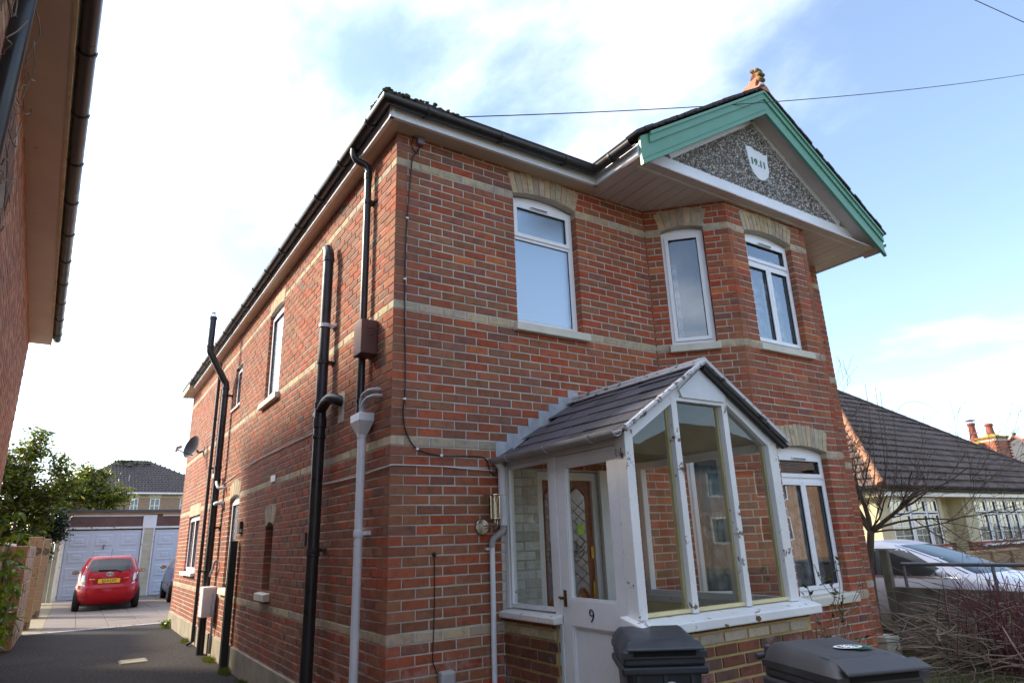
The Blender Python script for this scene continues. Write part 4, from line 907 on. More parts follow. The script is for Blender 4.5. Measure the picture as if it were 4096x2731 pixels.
m = MB(); m.tube(smoothpath([(.95, -.012, 2.11), (.68, -.012, 2.118), (.43, -.012, 2.131), (.05, -.012, 2.131), (-.004, -.013, 2.125), (-.013, .004, 2.122), (-.012, .10, 2.12), (-.012, .74, 2.108), (-.012, 1.60, 2.124), (-.012, 1.66, 2.16), (-.012, 1.65, 2.4), (-.012, 1.66, 2.66), (-.012, 1.72, 2.70), (-.012, 2.12, 2.693), (-.012, 3.5, 2.708), (-.012, 5.0, 2.70), (-.012, 7.2, 2.60)], 5), .005, 6); m.build('white_cable', WWIRE, HOUSE, smooth=True)
m = MB(); m.tube(smoothpath([(.379, -.012, 1.45), (.38, -.012, 1.2), (.375, -.012, .95), (.367, -.012, .72), (.385, -.012, .66), (.40, -.02, .62)], 5), .004, 6); m.blob((.379, -.01, 1.455), .018, 8, 5, 0); m.build('phone_cable', WIRE, HOUSE, smooth=True)
MB().box(.405, .53, -.075, -.002, .53, .635).build('outdoor_socket', GREYWEATH, HOUSE, bevel=.02)
MB().box(.188, .255, -.05, -.002, 5.055, 5.12).build('junction_box', plain('mauve_grey_box', (.22, .19, .24), .5), HOUSE, bevel=.004)
MB().fbox(FS, 3.60, 3.82, -.004, .012, 2.33, 2.41).build('air_vent', WHITEC, HOUSE)
MB().fbox(FS, 2.02, 2.10, -.004, .05, 1.55, 1.68).build('bell_box', RUSTB, HOUSE)
# things fixed to the walls
b = thing('wall_box', 'brown rusty metal box with louvre slots on the corner downpipe', 'box', (-.07, .42, 3.1))
MB().box(-.152, -.004, .325, .515, 3.105, 3.41).build('body', RUSTB, b, bevel=.005)
m = MB()
for i in range(3): m.box(-.105, -.045, .3215, .326, 3.33-i*.03, 3.336-i*.03)
m.build('louvre', IRONP, b)
b = thing('meter_box', 'white plastic meter box mounted low on the side wall', 'meter box', (-.1, 7.0, .55)); MB().box(-.205, -.005, 6.84, 7.12, .56, 1.0).build('cabinet', WHITEC, b, bevel=.012); MB().box(-.195, -.02, 6.832, 6.839, .59, .97).build('door', plain('meter_door', (.60, .60, .63), .45, .04), b, bevel=.002)
b = thing('door_bell_unit', 'small black bell unit with a white button on side wall', 'door bell', (-.02, 5.42, 1.75)); MB().box(-.04, -.001, 5.335, 5.48, 1.755, 1.925).build('case', BLACKP, b, bevel=.004); MB().box(-.035, -.01, 5.331, 5.334, 1.775, 1.82).build('button', WHITEC, b)
b = thing('satellite_dish', 'grey oval satellite dish with receiver arm on the side wall', 'satellite dish', (-.28, 9.6, 3.5))
m = MB()
def dish(a, r):
    rad = .215*r; x, z = rad*math.cos(a*2*math.pi)*.9, rad*math.sin(a*2*math.pi)*1.12
    d = Vector((-.78, -.50, .30)).normalized(); s = d.cross(Vector((0, 0, 1))).normalized(); u = s.cross(d)
    p = Vector((-.24, 9.62, 3.53)) - d*(.06-.06*r*r*1.6) + s*x + u*z; return tuple(p)
m.grid(dish, 28, 6); m.build('reflector', plain('dish_grey', (.055, .05, .05), .55, .1), b, smooth=True)
m = MB(); m.tube(smoothpath([(-.005, 9.85, 3.50), (-.10, 9.82, 3.46), (-.14, 9.70, 3.48)], 4), .02, 8); m.box(-.014, 0, 9.79, 9.91, 3.42, 3.58); m.build('wall_bracket', IRONP, b)
m = MB(); m.tube([(-.24, 9.52, 3.36), (-.42, 9.42, 3.40), (-.53, 9.36, 3.44)], .011, 6); m.build('receiver_arm', IRONP, b)
m = MB(); m.tube([(-.56, 9.36, 3.40), (-.54, 9.38, 3.50)], .025, 8); m.tube([(-.54, 9.38, 3.48), (-.47, 9.42, 3.51)], .030, 8); m.build('receiver', GREYWEATH, b, smooth=True, sharp=50)
# ------------------------------------------------------------------ glazed porch
ROTTEN = plain('rotten_wood', (.13, .075, .03), .95, .5, 30, .6)
PORCH = thing('glazed_porch', 'white painted timber and glass porch with slate pitched roof and low brick walls', 'porch', (1.85, -.8, 0))
PX0, PX1, PY = 1.03, 2.67, -1.546; PXM = 1.862; PE, PA = 2.215, 2.755; psl = (PA-PE)/(PXM-PX0)
FPL = ((1.0, 0), (0, -1), (-1, 0)); FPF = ((1.03, PY-.03), (1, 0), (0, -1)); FPR = ((PX1+.03, PY), (0, 1), (1, 0))
pw = Brickwork(9)
pw.wall(FPL, .715, 52, 65, [], (0, -.11), PORCHB, {52}, .012, .235, jt=.0092); pw.wall(FPL, .715, 51, 52, [], (-.05, -.05), PORCHB, (), .01, .235, jt=.0085)
pw.wall(FPF, 1.70, 52, 65, [], (.0, -.115), PORCHB, {52}, .012, .235, jt=.0092); pw.wall(FPF, 1.70, 51, 52, [], (-.05, -.05), PORCHB, (), .01, .235, jt=.0085)
pw.wall(FPR, 1.54, 51, 65, [], (.1, 0), PORCHB, {52}, .012, .235, jt=.0092)
pw.finish(PORCH, 300, lambda c: c.x < 2.72)
m = MB(); backing(FPL, 0, .72, -.1, .985, [], m, -.011); backing(FPF, 0, 1.70, -.1, .985, [], m, -.011); backing(FPR, 0, 1.54, -.1, .985, [], m, -.011)
m.build('dwarf_wall', MORT_Y, PORCH)
m = MB(); m.box(1.08, PX1-.05, PY+.06, -.01, -.02, .165); m.build('floor', plain('porch_floor', (.30, .22, .14), .7), PORCH)
m = MB(); m.quad((1.12, -.03, .17), (1.12, -.72, .17), (1.12, -.72, 1.0), (1.12, -.03, 1.0)); m.quad((PX1-.10, -.02, .17), (PX1-.10, PY+.10, .17), (PX1-.10, PY+.10, 1.015), (PX1-.10, -.02, 1.015)); m.quad((1.1, PY+.10, .17), (PX1-.10, PY+.10, .17), (PX1-.10, PY+.10, 1.0), (1.1, PY+.10, 1.0)); m.build('inner_lining', CREAMIN, PORCH)
# sills
m = MB(); m.add([(.955, -.002, 1.0), (1.14, -.002, 1.03), (1.14, -.745, 1.03), (.955, -.745, 1.0), (.955, -.002, .955), (1.14, -.002, .955), (1.14, -.745, .955), (.955, -.745, .955)], ((3, 2, 1, 0), (4, 5, 6, 7), (0, 4, 7, 3), (3, 7, 6, 2), (2, 6, 5, 1), (1, 5, 4, 0))); m.build('sill', PEEL, PORCH, bevel=.007)
m = MB(); y0, y1 = PY-.09, PY+.12
m.add([(.97, y0, 1.005), (2.80, y0, 1.005), (2.80, y1, 1.06), (.97, y1, 1.06), (.97, y0, .945), (2.80, y0, .945), (2.80, y1, .945), (.97, y1, .945)], ((0, 1, 2, 3), (7, 6, 5, 4), (0, 4, 5, 1), (1, 5, 6, 2), (2, 6, 7, 3), (3, 7, 4, 0))); m.build('sill', PEEL, PORCH, bevel=.008)
m = MB(); m.box(PX1-.105, PX1+.09, PY+.125, -.002, .96, 1.02); m.build('sill', PEEL, PORCH, bevel=.006)
for a_, b_, c_, e_ in ((1.01, 1.10, .955, .992), (2.02, 2.075, .95, .985), (1.70, 1.735, .948, .965)):
    xs_ = random.Random(int(a_*100)); pts = [(a_+(b_-a_)*(.5+.5*math.cos(i*math.pi/5))+xs_.uniform(-.006, .006), c_+(e_-c_)*(.5+.5*math.sin(i*math.pi/5))+xs_.uniform(-.004, .004)) for i in range(10)]
    MB().fprism(((0, PY-.0905), (1, 0), (0, -1)), pts, 0, .002).build('bare_wood_patch', ROTTEN, PORCH)
# posts and frames
def post(x0, x1, y0, y1, z0, z1, mat=None, name='post'): return MB().box(x0, x1, y0, y1, z0, z1).build(name, mat or OLDWHITE, PORCH, bevel=.004)
post(PX0, PX0+.075, PY, PY+.105, 1.035, PE+.02, PEEL); post(PX1-.105, PX1, PY, PY+.09, 1.035, PE+.01, PEEL)
post(PX0+.004, PX0+.07, -.052, -.002, 1.02, 2.14); post(PX0+.002, PX0+.078, -.745, -.665, 0.06, 2.15)
MB().box(PX0+.006, PX0+.07, PY+.106, -.002, 2.142, 2.225).build('head_rail', OLDWHITE, PORCH)
FL = ((PX0, 0), (0, -1), (-1, 0))
m = MB(); ring(m, FL, .053, .664, 1.03, 2.14, .028, -.06, -.012); m.build('side_light_frame', OLDWHITE, PORCH)
MB().quad(P3(FL, .07, -.036, 1.05), P3(FL, .645, -.036, 1.05), P3(FL, .645, -.036, 2.12), P3(FL, .07, -.036, 2.12)).build('pane', GLASS_P, PORCH)
# porch door
d0, d1 = .750, 1.438
m = MB(); m.fbox(FL, d0, d0+.10, -.05, -.008, .19, 2.135); m.fbox(FL, d1-.095, d1, -.05, -.008, .19, 2.135); m.fbox(FL, d0+.10, d1-.095, -.05, -.008, 2.055, 2.135); m.fbox(FL, d0+.10, d1-.095, -.05, -.008, .955, 1.125); m.fbox(FL, d0+.10, d1-.095, -.05, -.008, .19, .36); m.fbox(FL, d0+.10, d1-.095, -.04, -.028, .36, .955)
ring(m, FL, d0+.10, d1-.095, 1.125, 2.055, .014, -.045, -.012); ring(m, FL, d0+.10, d1-.095, .36, .955, .012, -.028, -.014)
pd = m.build('porch_door', OLDWHITE, PORCH)
MB().quad(P3(FL, d0+.11, -.032, 1.135), P3(FL, d1-.105, -.032, 1.135), P3(FL, d1-.105, -.032, 2.045), P3(FL, d0+.11, -.032, 2.045)).build('pane', GLASS_P, pd)
m = MB(); m.fbox(FL, d0+.025, d0+.055, -.008, -.002, 1.075, 1.185); m.tube([P3(FL, d0+.04, -.004, 1.135), P3(FL, d0+.04, .035, 1.135)], .009, 8); m.tube(smoothpath([P3(FL, d0+.015, .032, 1.14), P3(FL, d0+.04, .036, 1.132), P3(FL, d0+.085, .034, 1.138)], 4), .008, 8); m.build('handle', BRONZE, pd)
o = text_mesh('house_number', '9', .125, IRONP, .003, bold=-.002); o.parent = pd; o.rotation_euler = (R_(90), 0, R_(-90)); o.location = Vector((PX0-.002+.008, -1.074, 1.028))-base_of(PORCH)
MB().fbox(FL, d0-.004, d1+.10, -.07, -.01, .15, .19).build('threshold', CONC, PORCH)
post(PX0+.003, PX0+.07, -1.538, -1.440, .10, 2.14, OLDWHITE)
# gable front: raking rails, two mullions, apex board, three panes
FG = ((0, PY), (1, 0), (0, -1)); rz = lambda x: PE + psl*(x-PX0) if x <= PXM else PE + psl*(2*PXM-x-PX0)
M1, M2 = 1.545, 2.095
m = MB(); w = .085
m.fprism(FG, [(PX0+.002, PE-.0), (PXM, PA), (PXM, PA-w), (PX0+.076, rz(PX0+.076)-w)], -.085, -.006); m.fprism(FG, [(PXM, PA), (PX1-.002, rz(PX1)), (PX1-.106, rz(PX1-.106)-w-.02), (PXM, PA-w)], -.0845, -.0062); m.build('raking_rail', OLDWHITE, PORCH)
m = MB()
for x in (M1, M2): m.box(x-.028, x+.028, PY+.004, PY+.085, 1.04, rz(x)-.06)
m.build('mullion', PEEL, PORCH)
m = MB(); m.fprism(FG, [(1.60, 2.553), (1.625, 2.500), (2.085, 2.500), (2.112, 2.548), (PXM+.03, PA-.03), (PXM-.03, PA-.03)], -.005, .012); m.build('apex_board', plain('apex_white', (.66, .70, .74), .6, .08, 6), PORCH)
m = MB(); m.fbox(FG, 1.573, 2.067, -.05, -.004, 2.474, 2.50); m.build('head_bead', OLDWHITE, PORCH)
for pts in ([(PX0+.07, 1.05), (M1-.025, 1.05), (M1-.025, rz(M1-.025)-.08), (PX0+.07, rz(PX0+.07)-.08)], [(M1+.025, 1.05), (M2-.025, 1.05), (M2-.025, 2.48), (M1+.025, 2.48)], [(M2+.025, 1.05), (PX1-.09, 1.05), (PX1-.09, rz(PX1-.09)-.09), (M2+.025, rz(M2+.025)-.09)]):
    MB().add([P3(FG, u, -.045, z) for u, z in pts], (tuple(range(len(pts))),)).build('pane', GLASS_P, PORCH)
m = MB()
for a, b in ((PX0+.075, M1-.028), (M1+.028, M2-.028), (M2+.028, PX1-.105)): m.fbox(FG, a, b, -.075, -.02, 1.045, 1.068)
for x, y in ((PX0+.075, PX0+.09), (M1-.043, M1-.028), (M1+.028, M1+.043), (M2-.043, M2-.028), (M2+.028, M2+.043), (PX1-.12, PX1-.105)): m.fbox(FG, x, y, -.08, -.055, 1.068, rz((x+y)/2)-.10)
m.build('glazing_bead', CREAMIN, PORCH)
# right side: two lights looking at the bay
m = MB(); FRR = ((PX1, 0), (0, -1), (1, 0))
for y in (.03, 1.02, 1.47): m.fbox(FRR, y-.03, y+.03, -.075, -.01, 1.02, 2.16)
m.fbox(FRR, .0, 1.5, -.075, -.009, 2.16, 2.225); m.fbox(FRR, .06, 1.44, -.07, -.012, 1.02, 1.06); m.build('side_light_frame', OLDWHITE, PORCH)
for a, b in ((.06, .99), (1.05, 1.44)): MB().quad(P3(FRR, a, -.04, 1.06), P3(FRR, b, -.04, 1.06), P3(FRR, b, -.04, 2.16), P3(FRR, a, -.04, 2.16)).build('pane', GLASS_P, PORCH)
# ceiling boards
m = MB(); m.quad((PX0+.03, PY+.05, 2.225), (PXM, PY+.05, 2.225+psl*(PXM-PX0-.03)-.05), (PXM, -.01, 2.225+psl*(PXM-PX0-.03)-.05), (PX0+.03, -.01, 2.225)); m.quad((PX1-.03, PY+.05, 2.225), (PXM, PY+.05, 2.225+psl*(PX1-PXM-.03)-.05), (PXM, -.01, 2.225+psl*(PX1-PXM-.03)-.05), (PX1-.03, -.01, 2.225)); m.build('ceiling', CEILIN, PORCH)
# slate roof: courses of individual slates on both slopes
rr = random.Random(21)
XL, XR = .945, 2.765; zroof = lambda x: PE + psl*(x-PX0) + .02 if x <= PXM else PE + psl*(2*PXM-x-PX0) + .02
ang = math.atan(psl); slen = (PXM-XL)/math.cos(ang)
m = MB(); m.add([(XL+.02, PY-.02, zroof(XL+.02)-.012), (PXM, PY-.02, zroof(PXM)-.012), (PXM, -.002, zroof(PXM)-.012), (XL+.02, -.002, zroof(XL+.02)-.012), (XR-.02, PY-.02, zroof(XR-.02)-.012), (XR-.02, -.002, zroof(XR-.02)-.012)], ((0, 1, 2, 3), (1, 4, 5, 2))); m.build('roof_deck', TIMBER, PORCH)
for side in (-1, 1):
    for c in range(6):
        g = slen/6; off = (c % 2)*.15; y = 0.0 - off
        while y > PY-.035:
            ya, yb = max(y-.30, PY-.045), min(y, -.001); y -= .30
            if yb-ya < .05: continue
            xe = XL if side < 0 else XR; s0 = c*g; px = lambda s: (xe - side*s*math.cos(ang)); pz = lambda s: zroof(XL)+s*math.sin(ang)
            th = .009; lf = .010+rr.uniform(0, .005); s1 = min(slen, s0+g*1.3); nx, nz = side*math.sin(ang), math.cos(ang)
            a = (px(s0)+nx*(lf+th), pz(s0)+nz*(lf+th)); a2 = (px(s0)+nx*lf, pz(s0)+nz*lf); b2 = (px(s1)+nx*.001, pz(s1)+nz*.001); b = (px(s1)+nx*(.001+th), pz(s1)+nz*(.001+th))
            j = rr.uniform(-.006, .006); q = MB()
            vs = [(a2[0]+side*j, ya+.002, a2[1]), (a[0]+side*j, ya+.002, a[1]), (b[0], ya+.002, b[1]), (b2[0], ya+.002, b2[1]), (a2[0]+side*j, yb-.002, a2[1]), (a[0]+side*j, yb-.002, a[1]), (b[0], yb-.002, b[1]), (b2[0], yb-.002, b2[1])]
            q.add(vs, ((0, 1, 2, 3), (7, 6, 5, 4), (0, 4, 5, 1), (1, 5, 6, 2), (2, 6, 7, 3), (3, 7, 4, 0))); q.build('slate', SLATE, PORCH)
# flaking painted verge rolls and ridge capping
m = MB()
for side in (-1, 1):
    xe = XL+.05 if side < 0 else XR-.02
    n = 5
    for i in range(n):
        t0, t1 = i/n, (i+1)/n; p = Vector((xe+(PXM-xe)*t0, PY-.05, zroof(XL+.05)+.015+(zroof(PXM)-zroof(XL+.05))*t0)); q = Vector((xe+(PXM-xe)*t1, PY-.05, zroof(XL+.05)+.015+(zroof(PXM)-zroof(XL+.05))*t1))
        m.tube([p, p.lerp(q, .08), p.lerp(q, .12), q], [.026, .026, .021, .022], 8) if side < 0 else m.bar(p, q, .05, .028)
m.build('verge_roll', paint_old('flaking_verge', (.50, .50, .52), under=(.12, .11, .11), amount=.55, scale=14.), PORCH, smooth=False)
m = MB(); m.fprism(FG, [(PXM, PA+.012), (XR-.01, zroof(XR)-.012), (XR-.05, zroof(XR-.05)-.05), (PXM, PA-.035)], .013, .045); m.build('verge_board', plain('black_board', (.03, .03, .032), .8), PORCH)
m = MB(); m.tube([(PXM, PY-.06, zroof(PXM)+.02), (PXM, -.002, zroof(PXM)+.03)], .03, 8); m.bar((PXM-.05, PY-.05, zroof(PXM)-.0), (PXM-.05, -.002, zroof(PXM)+.0), .1, .012, up=(-.5, 0, 1)); m.bar((PXM+.05, PY-.05, zroof(PXM)-.0), (PXM+.05, -.002, zroof(PXM)+.0), .1, .012, up=(.5, 0, 1)); m.build('ridge_capping', paint_old('flaking_ridge', (.52, .50, .50), under=(.10, .09, .085), amount=.56, scale=12.), PORCH)
# stepped lead flashing on the house wall
for i in range(8):
    z = zc(34)+.004+i*CO; x = XL+.035+(z-zroof(XL+.035))/psl; x0 = x-.15; w = .30
    if x0+.06 > PXM: break
    o = MB().fbox(FF, x0, min(x0+w, PXM+.05), .002, .006+.0012*(i % 2), z-.06, z+CO-.004).build('flashing', LEAD, PORCH)
MB().add([(XL+.03, -.006, zroof(XL)+.02), (XL+.03, -.12, zroof(XL)+.03), (XL+.28, -.10, zroof(XL+.28)+.024), (XL+.28, -.006, zroof(XL+.28)+.02)], ((0, 1, 2, 3),)).build('flashing', LEAD, PORCH)
# porch gutter, downpipe, offset
gx, gzz = .925, 2.205
gutter(PORCH, [(gx, .0-.01, gzz), (gx, PY-.045, gzz+.012)], r=.046, mat=GREYWEATH, br=.5)
m = MB(); m.tube([(gx+.02, -.06, gzz-.03), (gx+.06, -.06, gzz-.08), (gx+.06, -.06, 1.66)], .034, 12); m.build('downpipe', GREYPVC, PORCH, smooth=True, sharp=50)
m = MB(); m.tube(smoothpath([(gx+.06, -.06, 1.655), (gx+.045, -.06, 1.61), (gx-.03, -.055, 1.56), (gx-.045, -.05, 1.52), (gx-.045, -.05, 1.49)], 4), .026, 10); m.build('pipe_bend', GREYWEATH, PORCH, smooth=True)
m = MB(); m.tube([(gx-.045, -.05, 1.50), (gx-.055, -.05, -.06)], .022, 10); m.box(gx-.085, gx-.06, -.03, -.0, 1.47, 1.49); m.build('waste_pipe', GREYPVC, PORCH, smooth=True, sharp=50)
# lantern on the front wall
ln = thing('wall_lantern', 'steel coach lantern with clear cylinder shade beside the porch', 'wall lantern', (.82, -.1, 1.62))
m = MB(); m.lathe([(.066, 0), (.066, -.012), (.058, -.022), (.02, -.026)], (.808, -.001, 1.652), 24, 'y'); m.build('back_plate', CHROME, ln, smooth=True, sharp=40)
m = MB(); m.tube(smoothpath([(.82, -.02, 1.66), (.83, -.10, 1.66), (.845, -.155, 1.665), (.845, -.16, 1.71)], 4), .007, 8); m.tube(smoothpath([(.82, -.02, 1.64), (.84, -.10, 1.64), (.862, -.16, 1.645), (.865, -.165, 1.71)], 4), .005, 8); m.build('arm', CHROME, ln, smooth=True)
m = MB(); m.lathe([(.052, 1.708), (.052, 1.714), (.02, 1.716)], (.845, -.16, 0), 20); m.lathe([(.095, 1.893), (.095, 1.899), (.03, 1.906), (.01, 1.915)], (.845, -.16, 0), 24)
for i in range(4): a = .4+i*math.pi/2; m.tube([(.845+.051*math.cos(a), -.16+.051*math.sin(a), 1.71), (.845+.051*math.cos(a), -.16+.051*math.sin(a), 1.895)], .003, 6)
m.build('cage', CHROME, ln, smooth=True, sharp=40)
m = MB(); m.lathe([(.046, 1.716), (.046, 1.89)], (.845, -.16, 0), 20); m.f = m.f[:-2]; m.m = m.m[:-2]; m.build('glass_cylinder', glassmat('lantern_glass', (.95, .90, .75), 1., .08), ln, smooth=True)
m = MB(); m.lathe([(.010, 1.715), (.020, 1.725), (.020, 1.80), (.014, 1.815), (.016, 1.835), (.002, 1.85)], (.845, -.16, 0), 14); m.build('bulb', plain('frosted_bulb', (.75, .74, .68), .3, .03), ln, smooth=True)
# ------------------------------------------------------------------ wheelie bins
def wheelie_bin(label, loc, rz, mat, lidmat, group, number=False, sticker=False, sc=1.0):
    t = thing('wheelie_bin', label, 'bin', loc, rz, group); t.scale = (sc, sc, sc)
    # local: front towards -y, hinge at +y
    w, d, h = .48, .54, .94
    m = MB(); bw_, bd = .36, .40
    lo = [(-bw_/2, -bd/2+.02), (bw_/2, -bd/2+.02), (bw_/2, bd/2+.02), (-bw_/2, bd/2+.02)]; hi = [(-w/2+.03, -d/2+.03), (w/2-.03, -d/2+.03), (w/2-.03, d/2-.03), (-w/2+.03, d/2-.03)]
    vs = [(x, y, .06) for x, y in lo] + [(x, y, h-.09) for x, y in hi]; m.add(vs, [(3, 2, 1, 0)] + [(i, (i+1) % 4, (i+1) % 4+4, i+4) for i in range(4)])
    m.build('body', mat, t, local=True, bevel=.03)
    m = MB(); o, i_ = (w/2, d/2), (w/2-.03, d/2-.03)
    for z0, z1, k in ((h-.10, h-.055, 0.0), (h-.055, h-.012, .012)):
        m.box(-o[0]+k, o[0]-k, -o[1]+k, o[1]-k, z0+.0005, z1)
    m.build('rim', mat, t, local=True, bevel=.012)
    for x in (-.15, 0, .15): MB().box(x-.01, x+.01, -d/2+.018, -d/2+.06, h-.30, h-.10).build('rib', mat, t, local=True)
    # lid: crowned box with a projecting front lip
    n = 10; m = MB()
    def lid(a, b):
        x = (a-.5)*(w-.01); y = -d/2-.012+(d+.0)*b; e = min(1, min(a, 1-a)/.10); f = min(1, b/.16); g = min(1, (1-b)/.10)
        z = h-.01+.03+.085*(e**.6)*(f**.5)*(.55+.45*b)*(g**.3) - .0*b; return (x, y, z)
    m.grid(lid, 24, 24); k = 25
    vs = [lid(0, 0), lid(1, 0), lid(1, 1), lid(0, 1)]
    m.box(-w/2+.004, w/2-.004, -d/2-.010, d/2-.012, h-.011, h+.021)
    L_ = m.build('lid', lidmat, t, local=True, smooth=True, sharp=35)
    m = MB(); m.add([(-w*.42, -d/2+.02, h+.075), (w*.42, -d/2+.02, h+.075), (w*.45, -d/2-.055, h+.045), (-w*.45, -d/2-.055, h+.045), (-w*.42, -d/2+.02, h+.060), (w*.42, -d/2+.02, h+.060), (w*.45, -d/2-.055, h+.030), (-w*.45, -d/2-.055, h+.030)], ((0, 1, 2, 3), (7, 6, 5, 4), (0, 4, 5, 1), (1, 5, 6, 2), (2, 6, 7, 3), (3, 7, 4, 0))); m.build('lid_handle', lidmat, L_, local=True, bevel=.006)
    MB().box(-w*.36, w*.36, -d/2-.016, -d/2-.0105, h+.0, h+.030).build('grip_recess_shade', DARKHOLE, L_, local=True)  # near-black slab proud of the lid, its colour standing in for recess shade
    for x in (-.165, -.0, .165): MB().box(x-.018, x+.018, d/2-.03, d/2+.045, h+.01, h+.075).build('hinge', lidmat, L_, local=True, bevel=.01)
    m = MB(); m.tube([(-w/2+.02, d/2+.055, h+.02), (w/2-.02, d/2+.055, h+.02)], .016, 10); m.build('hinge_bar', mat, t, local=True, smooth=True, sharp=50)
    for i in range(9):
        x = -.18+i*.045; MB().add([lid(.5+x/(w-.01), q) for q in (.2, .95)] + [tuple(Vector(lid(.5+(x+.004)/(w-.01), q))) for q in (.95, .2)], ((0, 1, 2, 3),)).build('lid_rib', GASKET, L_, local=True).location.z = .002
    for x in (-.2, .2):
        MB().lathe([(.03, -.025), (.095, -.022), (.10, -.01), (.10, .01), (.095, .022), (.03, .025)], (x, d/2-.06, .10), 20, 'x').build('wheel', TYRE, t, local=True, smooth=True, sharp=40)
    if number:
        o = text_mesh('house_number', '9', .24, WORNW, .002, bold=.008); o.parent = t; o.location = (.03, -d/2+.026, h-.235); o.rotation_euler = (R_(90+5), 0, 0); o.scale = (.9, 1, 1)
    if sticker:
        s = MB(); c = Vector(lid(.62, .5)); q = [(.07*math.cos(i*math.pi/10), .05*math.sin(i*math.pi/10)) for i in range(20)]
        s.add([(c.x+a, c.y+b, c.z+.006) for a, b in q], (tuple(range(20)),)); st = s.build('recycling_sticker', STICKW, L_, local=True)
        MB().add([(c.x-.0, c.y-.075, c.z+.005), (c.x+.085, c.y-.075, c.z+.005), (c.x+.085, c.y-.03, c.z+.005), (c.x-.02, c.y-.03, c.z+.005)], ((0, 1, 2, 3),)).build('sticker_panel', STICKG, L_, local=True)
        m = MB(); 
        for i in range(12): a = i*math.pi/6; m.bar((c.x+.056*math.cos(a), c.y+.036*math.sin(a), c.z+.0068), (c.x+.035*math.cos(a+.3), c.y+.024*math.sin(a+.3), c.z+.0068), .004, .001)
        for k in range(3):
            m.bar((c.x+.01, c.y-.043-.011*k, c.z+.0056), (c.x+.055+.01*k, c.y-.043-.011*k, c.z+.0056), .005, .0008)
        m.build('sticker_print', GASKET, L_, local=True)
    return t
BINA = wheelie_bin('black wheelie bin with a white painted 9 beside the porch door', (0.946, -1.75, 0.0), R_(-34.9), BINP, BINP, 'wheelie bins by the porch', number=True, sc=.973)
BINB = wheelie_bin('dark grey wheelie bin with a round recycling sticker on its ribbed lid', (1.063, -2.808, 0.0), R_(-19.6), BINP2, BINP2, 'wheelie bins by the porch', sticker=True, sc=.986)
# ------------------------------------------------------------------ cars (horizontal slices with a squircle plan)
class CarShape:
    def __init__(s, rows, n=4.5): s.rows = rows; s.n = n        # rows: z, half width, rear y, front y (rear at -y)
    def at(s, z):
        R = s.rows
        if z <= R[0][0]: return R[0][1:]
        for a, b in zip(R, R[1:]):
            if z <= b[0]:
                t = (z-a[0])/(b[0]-a[0]); return tuple(x+(y-x)*t for x, y in zip(a[1:], b[1:]))
        return R[-1][1:]
    def rear(s, x, z, off=0):
        w, r, f = s.at(z); c, h = (r+f)/2, (f-r)/2; k = min(.9999, abs(x)/w); return (x, c-h*(1-k**s.n)**(1/s.n)-off, z)
    def front(s, x, z, off=0):
        w, r, f = s.at(z); c, h = (r+f)/2, (f-r)/2; k = min(.9999, abs(x)/w); return (x, c+h*(1-k**s.n)**(1/s.n)+off, z)
    def side(s, y, z, sg, off=0):
        w, r, f = s.at(z); c, h = (r+f)/2, (f-r)/2; k = min(.9999, abs(y-c)/h); return (sg*(w*(1-k**s.n)**(1/s.n)+off), y, z)
    def body(s, mb, zs, m=56):
        rows = []
        for z in zs:
            w, r, f = s.at(z); c, h = (r+f)/2, (f-r)/2; q = []
            for j in range(m):
                a = 2*math.pi*j/m; ca, sa = math.cos(a), math.sin(a); e = 2/s.n
                q.append((w*math.copysign(abs(ca)**e, ca), c+h*math.copysign(abs(sa)**e, sa), z))
            rows.append(q)
        k = len(rows); vs = [v for q in rows for v in q]
        fs = [(i*m+j, i*m+(j+1) % m, (i+1)*m+(j+1) % m, (i+1)*m+j) for i in range(k-1) for j in range(m)] + [tuple(range(m-1, -1, -1)), tuple(range((k-1)*m, k*m))]
        mb.add(vs, fs)
def patch(fn, poly, n=10, off=.006):
    "quad patch (four corners in surface parameters) laid on the body"
    a, b, c, d = (Vector((*p, 0)) for p in poly); m = MB()
    def g(u, v): p = a.lerp(b, u).lerp(d.lerp(c, u), v); return fn(p.x, p.y, off)
    return m.grid(g, n, n)
def wheel(t, x, y, r=.30, w=.19):
    wh = MB().lathe([(r*.62, -w/2), (r*.93, -w/2+.008), (r, -w/2+.04), (r, w/2-.04), (r*.93, w/2-.008), (r*.62, w/2)], (x, y, r), 28, 'x').build('wheel', TYRE, t, local=True, smooth=True, sharp=40)
    sg = 1 if x > 0 else -1; m = MB(); xo = x+sg*(w/2-.012); m.lathe([(r*.60, -.01), (r*.62, .008), (r*.56, .012), (r*.50, -.005)], (xo, y, r), 24, 'x'); m.lathe([(r*.14, -.0), (r*.15, .012), (r*.05, .014)], (xo, y, r), 14, 'x')
    for i in range(7): a = i*2*math.pi/7; m.bar((xo+.004, y+r*.12*math.cos(a), r+r*.12*math.sin(a)), (xo+.004, y+r*.56*math.cos(a), r+r*.56*math.sin(a)), .045, .012, up=(1, 0, 0))
    m.build('rim', CHROME, wh, local=True)
def mirror(t, x, y, z, mat, sg):
    o = MB().blob((x+sg*.10, y, z), .10, 12, 8, 0, sq=(1.0, .5, .62)).build('wing_mirror', mat, t, local=True, smooth=True); MB().bar((x, y, z-.03), (x+sg*.08, y, z-.02), .05, .035).build('mirror_arm', PLASTB, o, local=True)
    MB().add([(x+sg*.10+.085*math.cos(i*math.pi/8), y-.047, z+.05*math.sin(i*math.pi/8)) for i in range(16)], (tuple(range(16)),)).build('mirror_glass', CHROME, o, local=True)
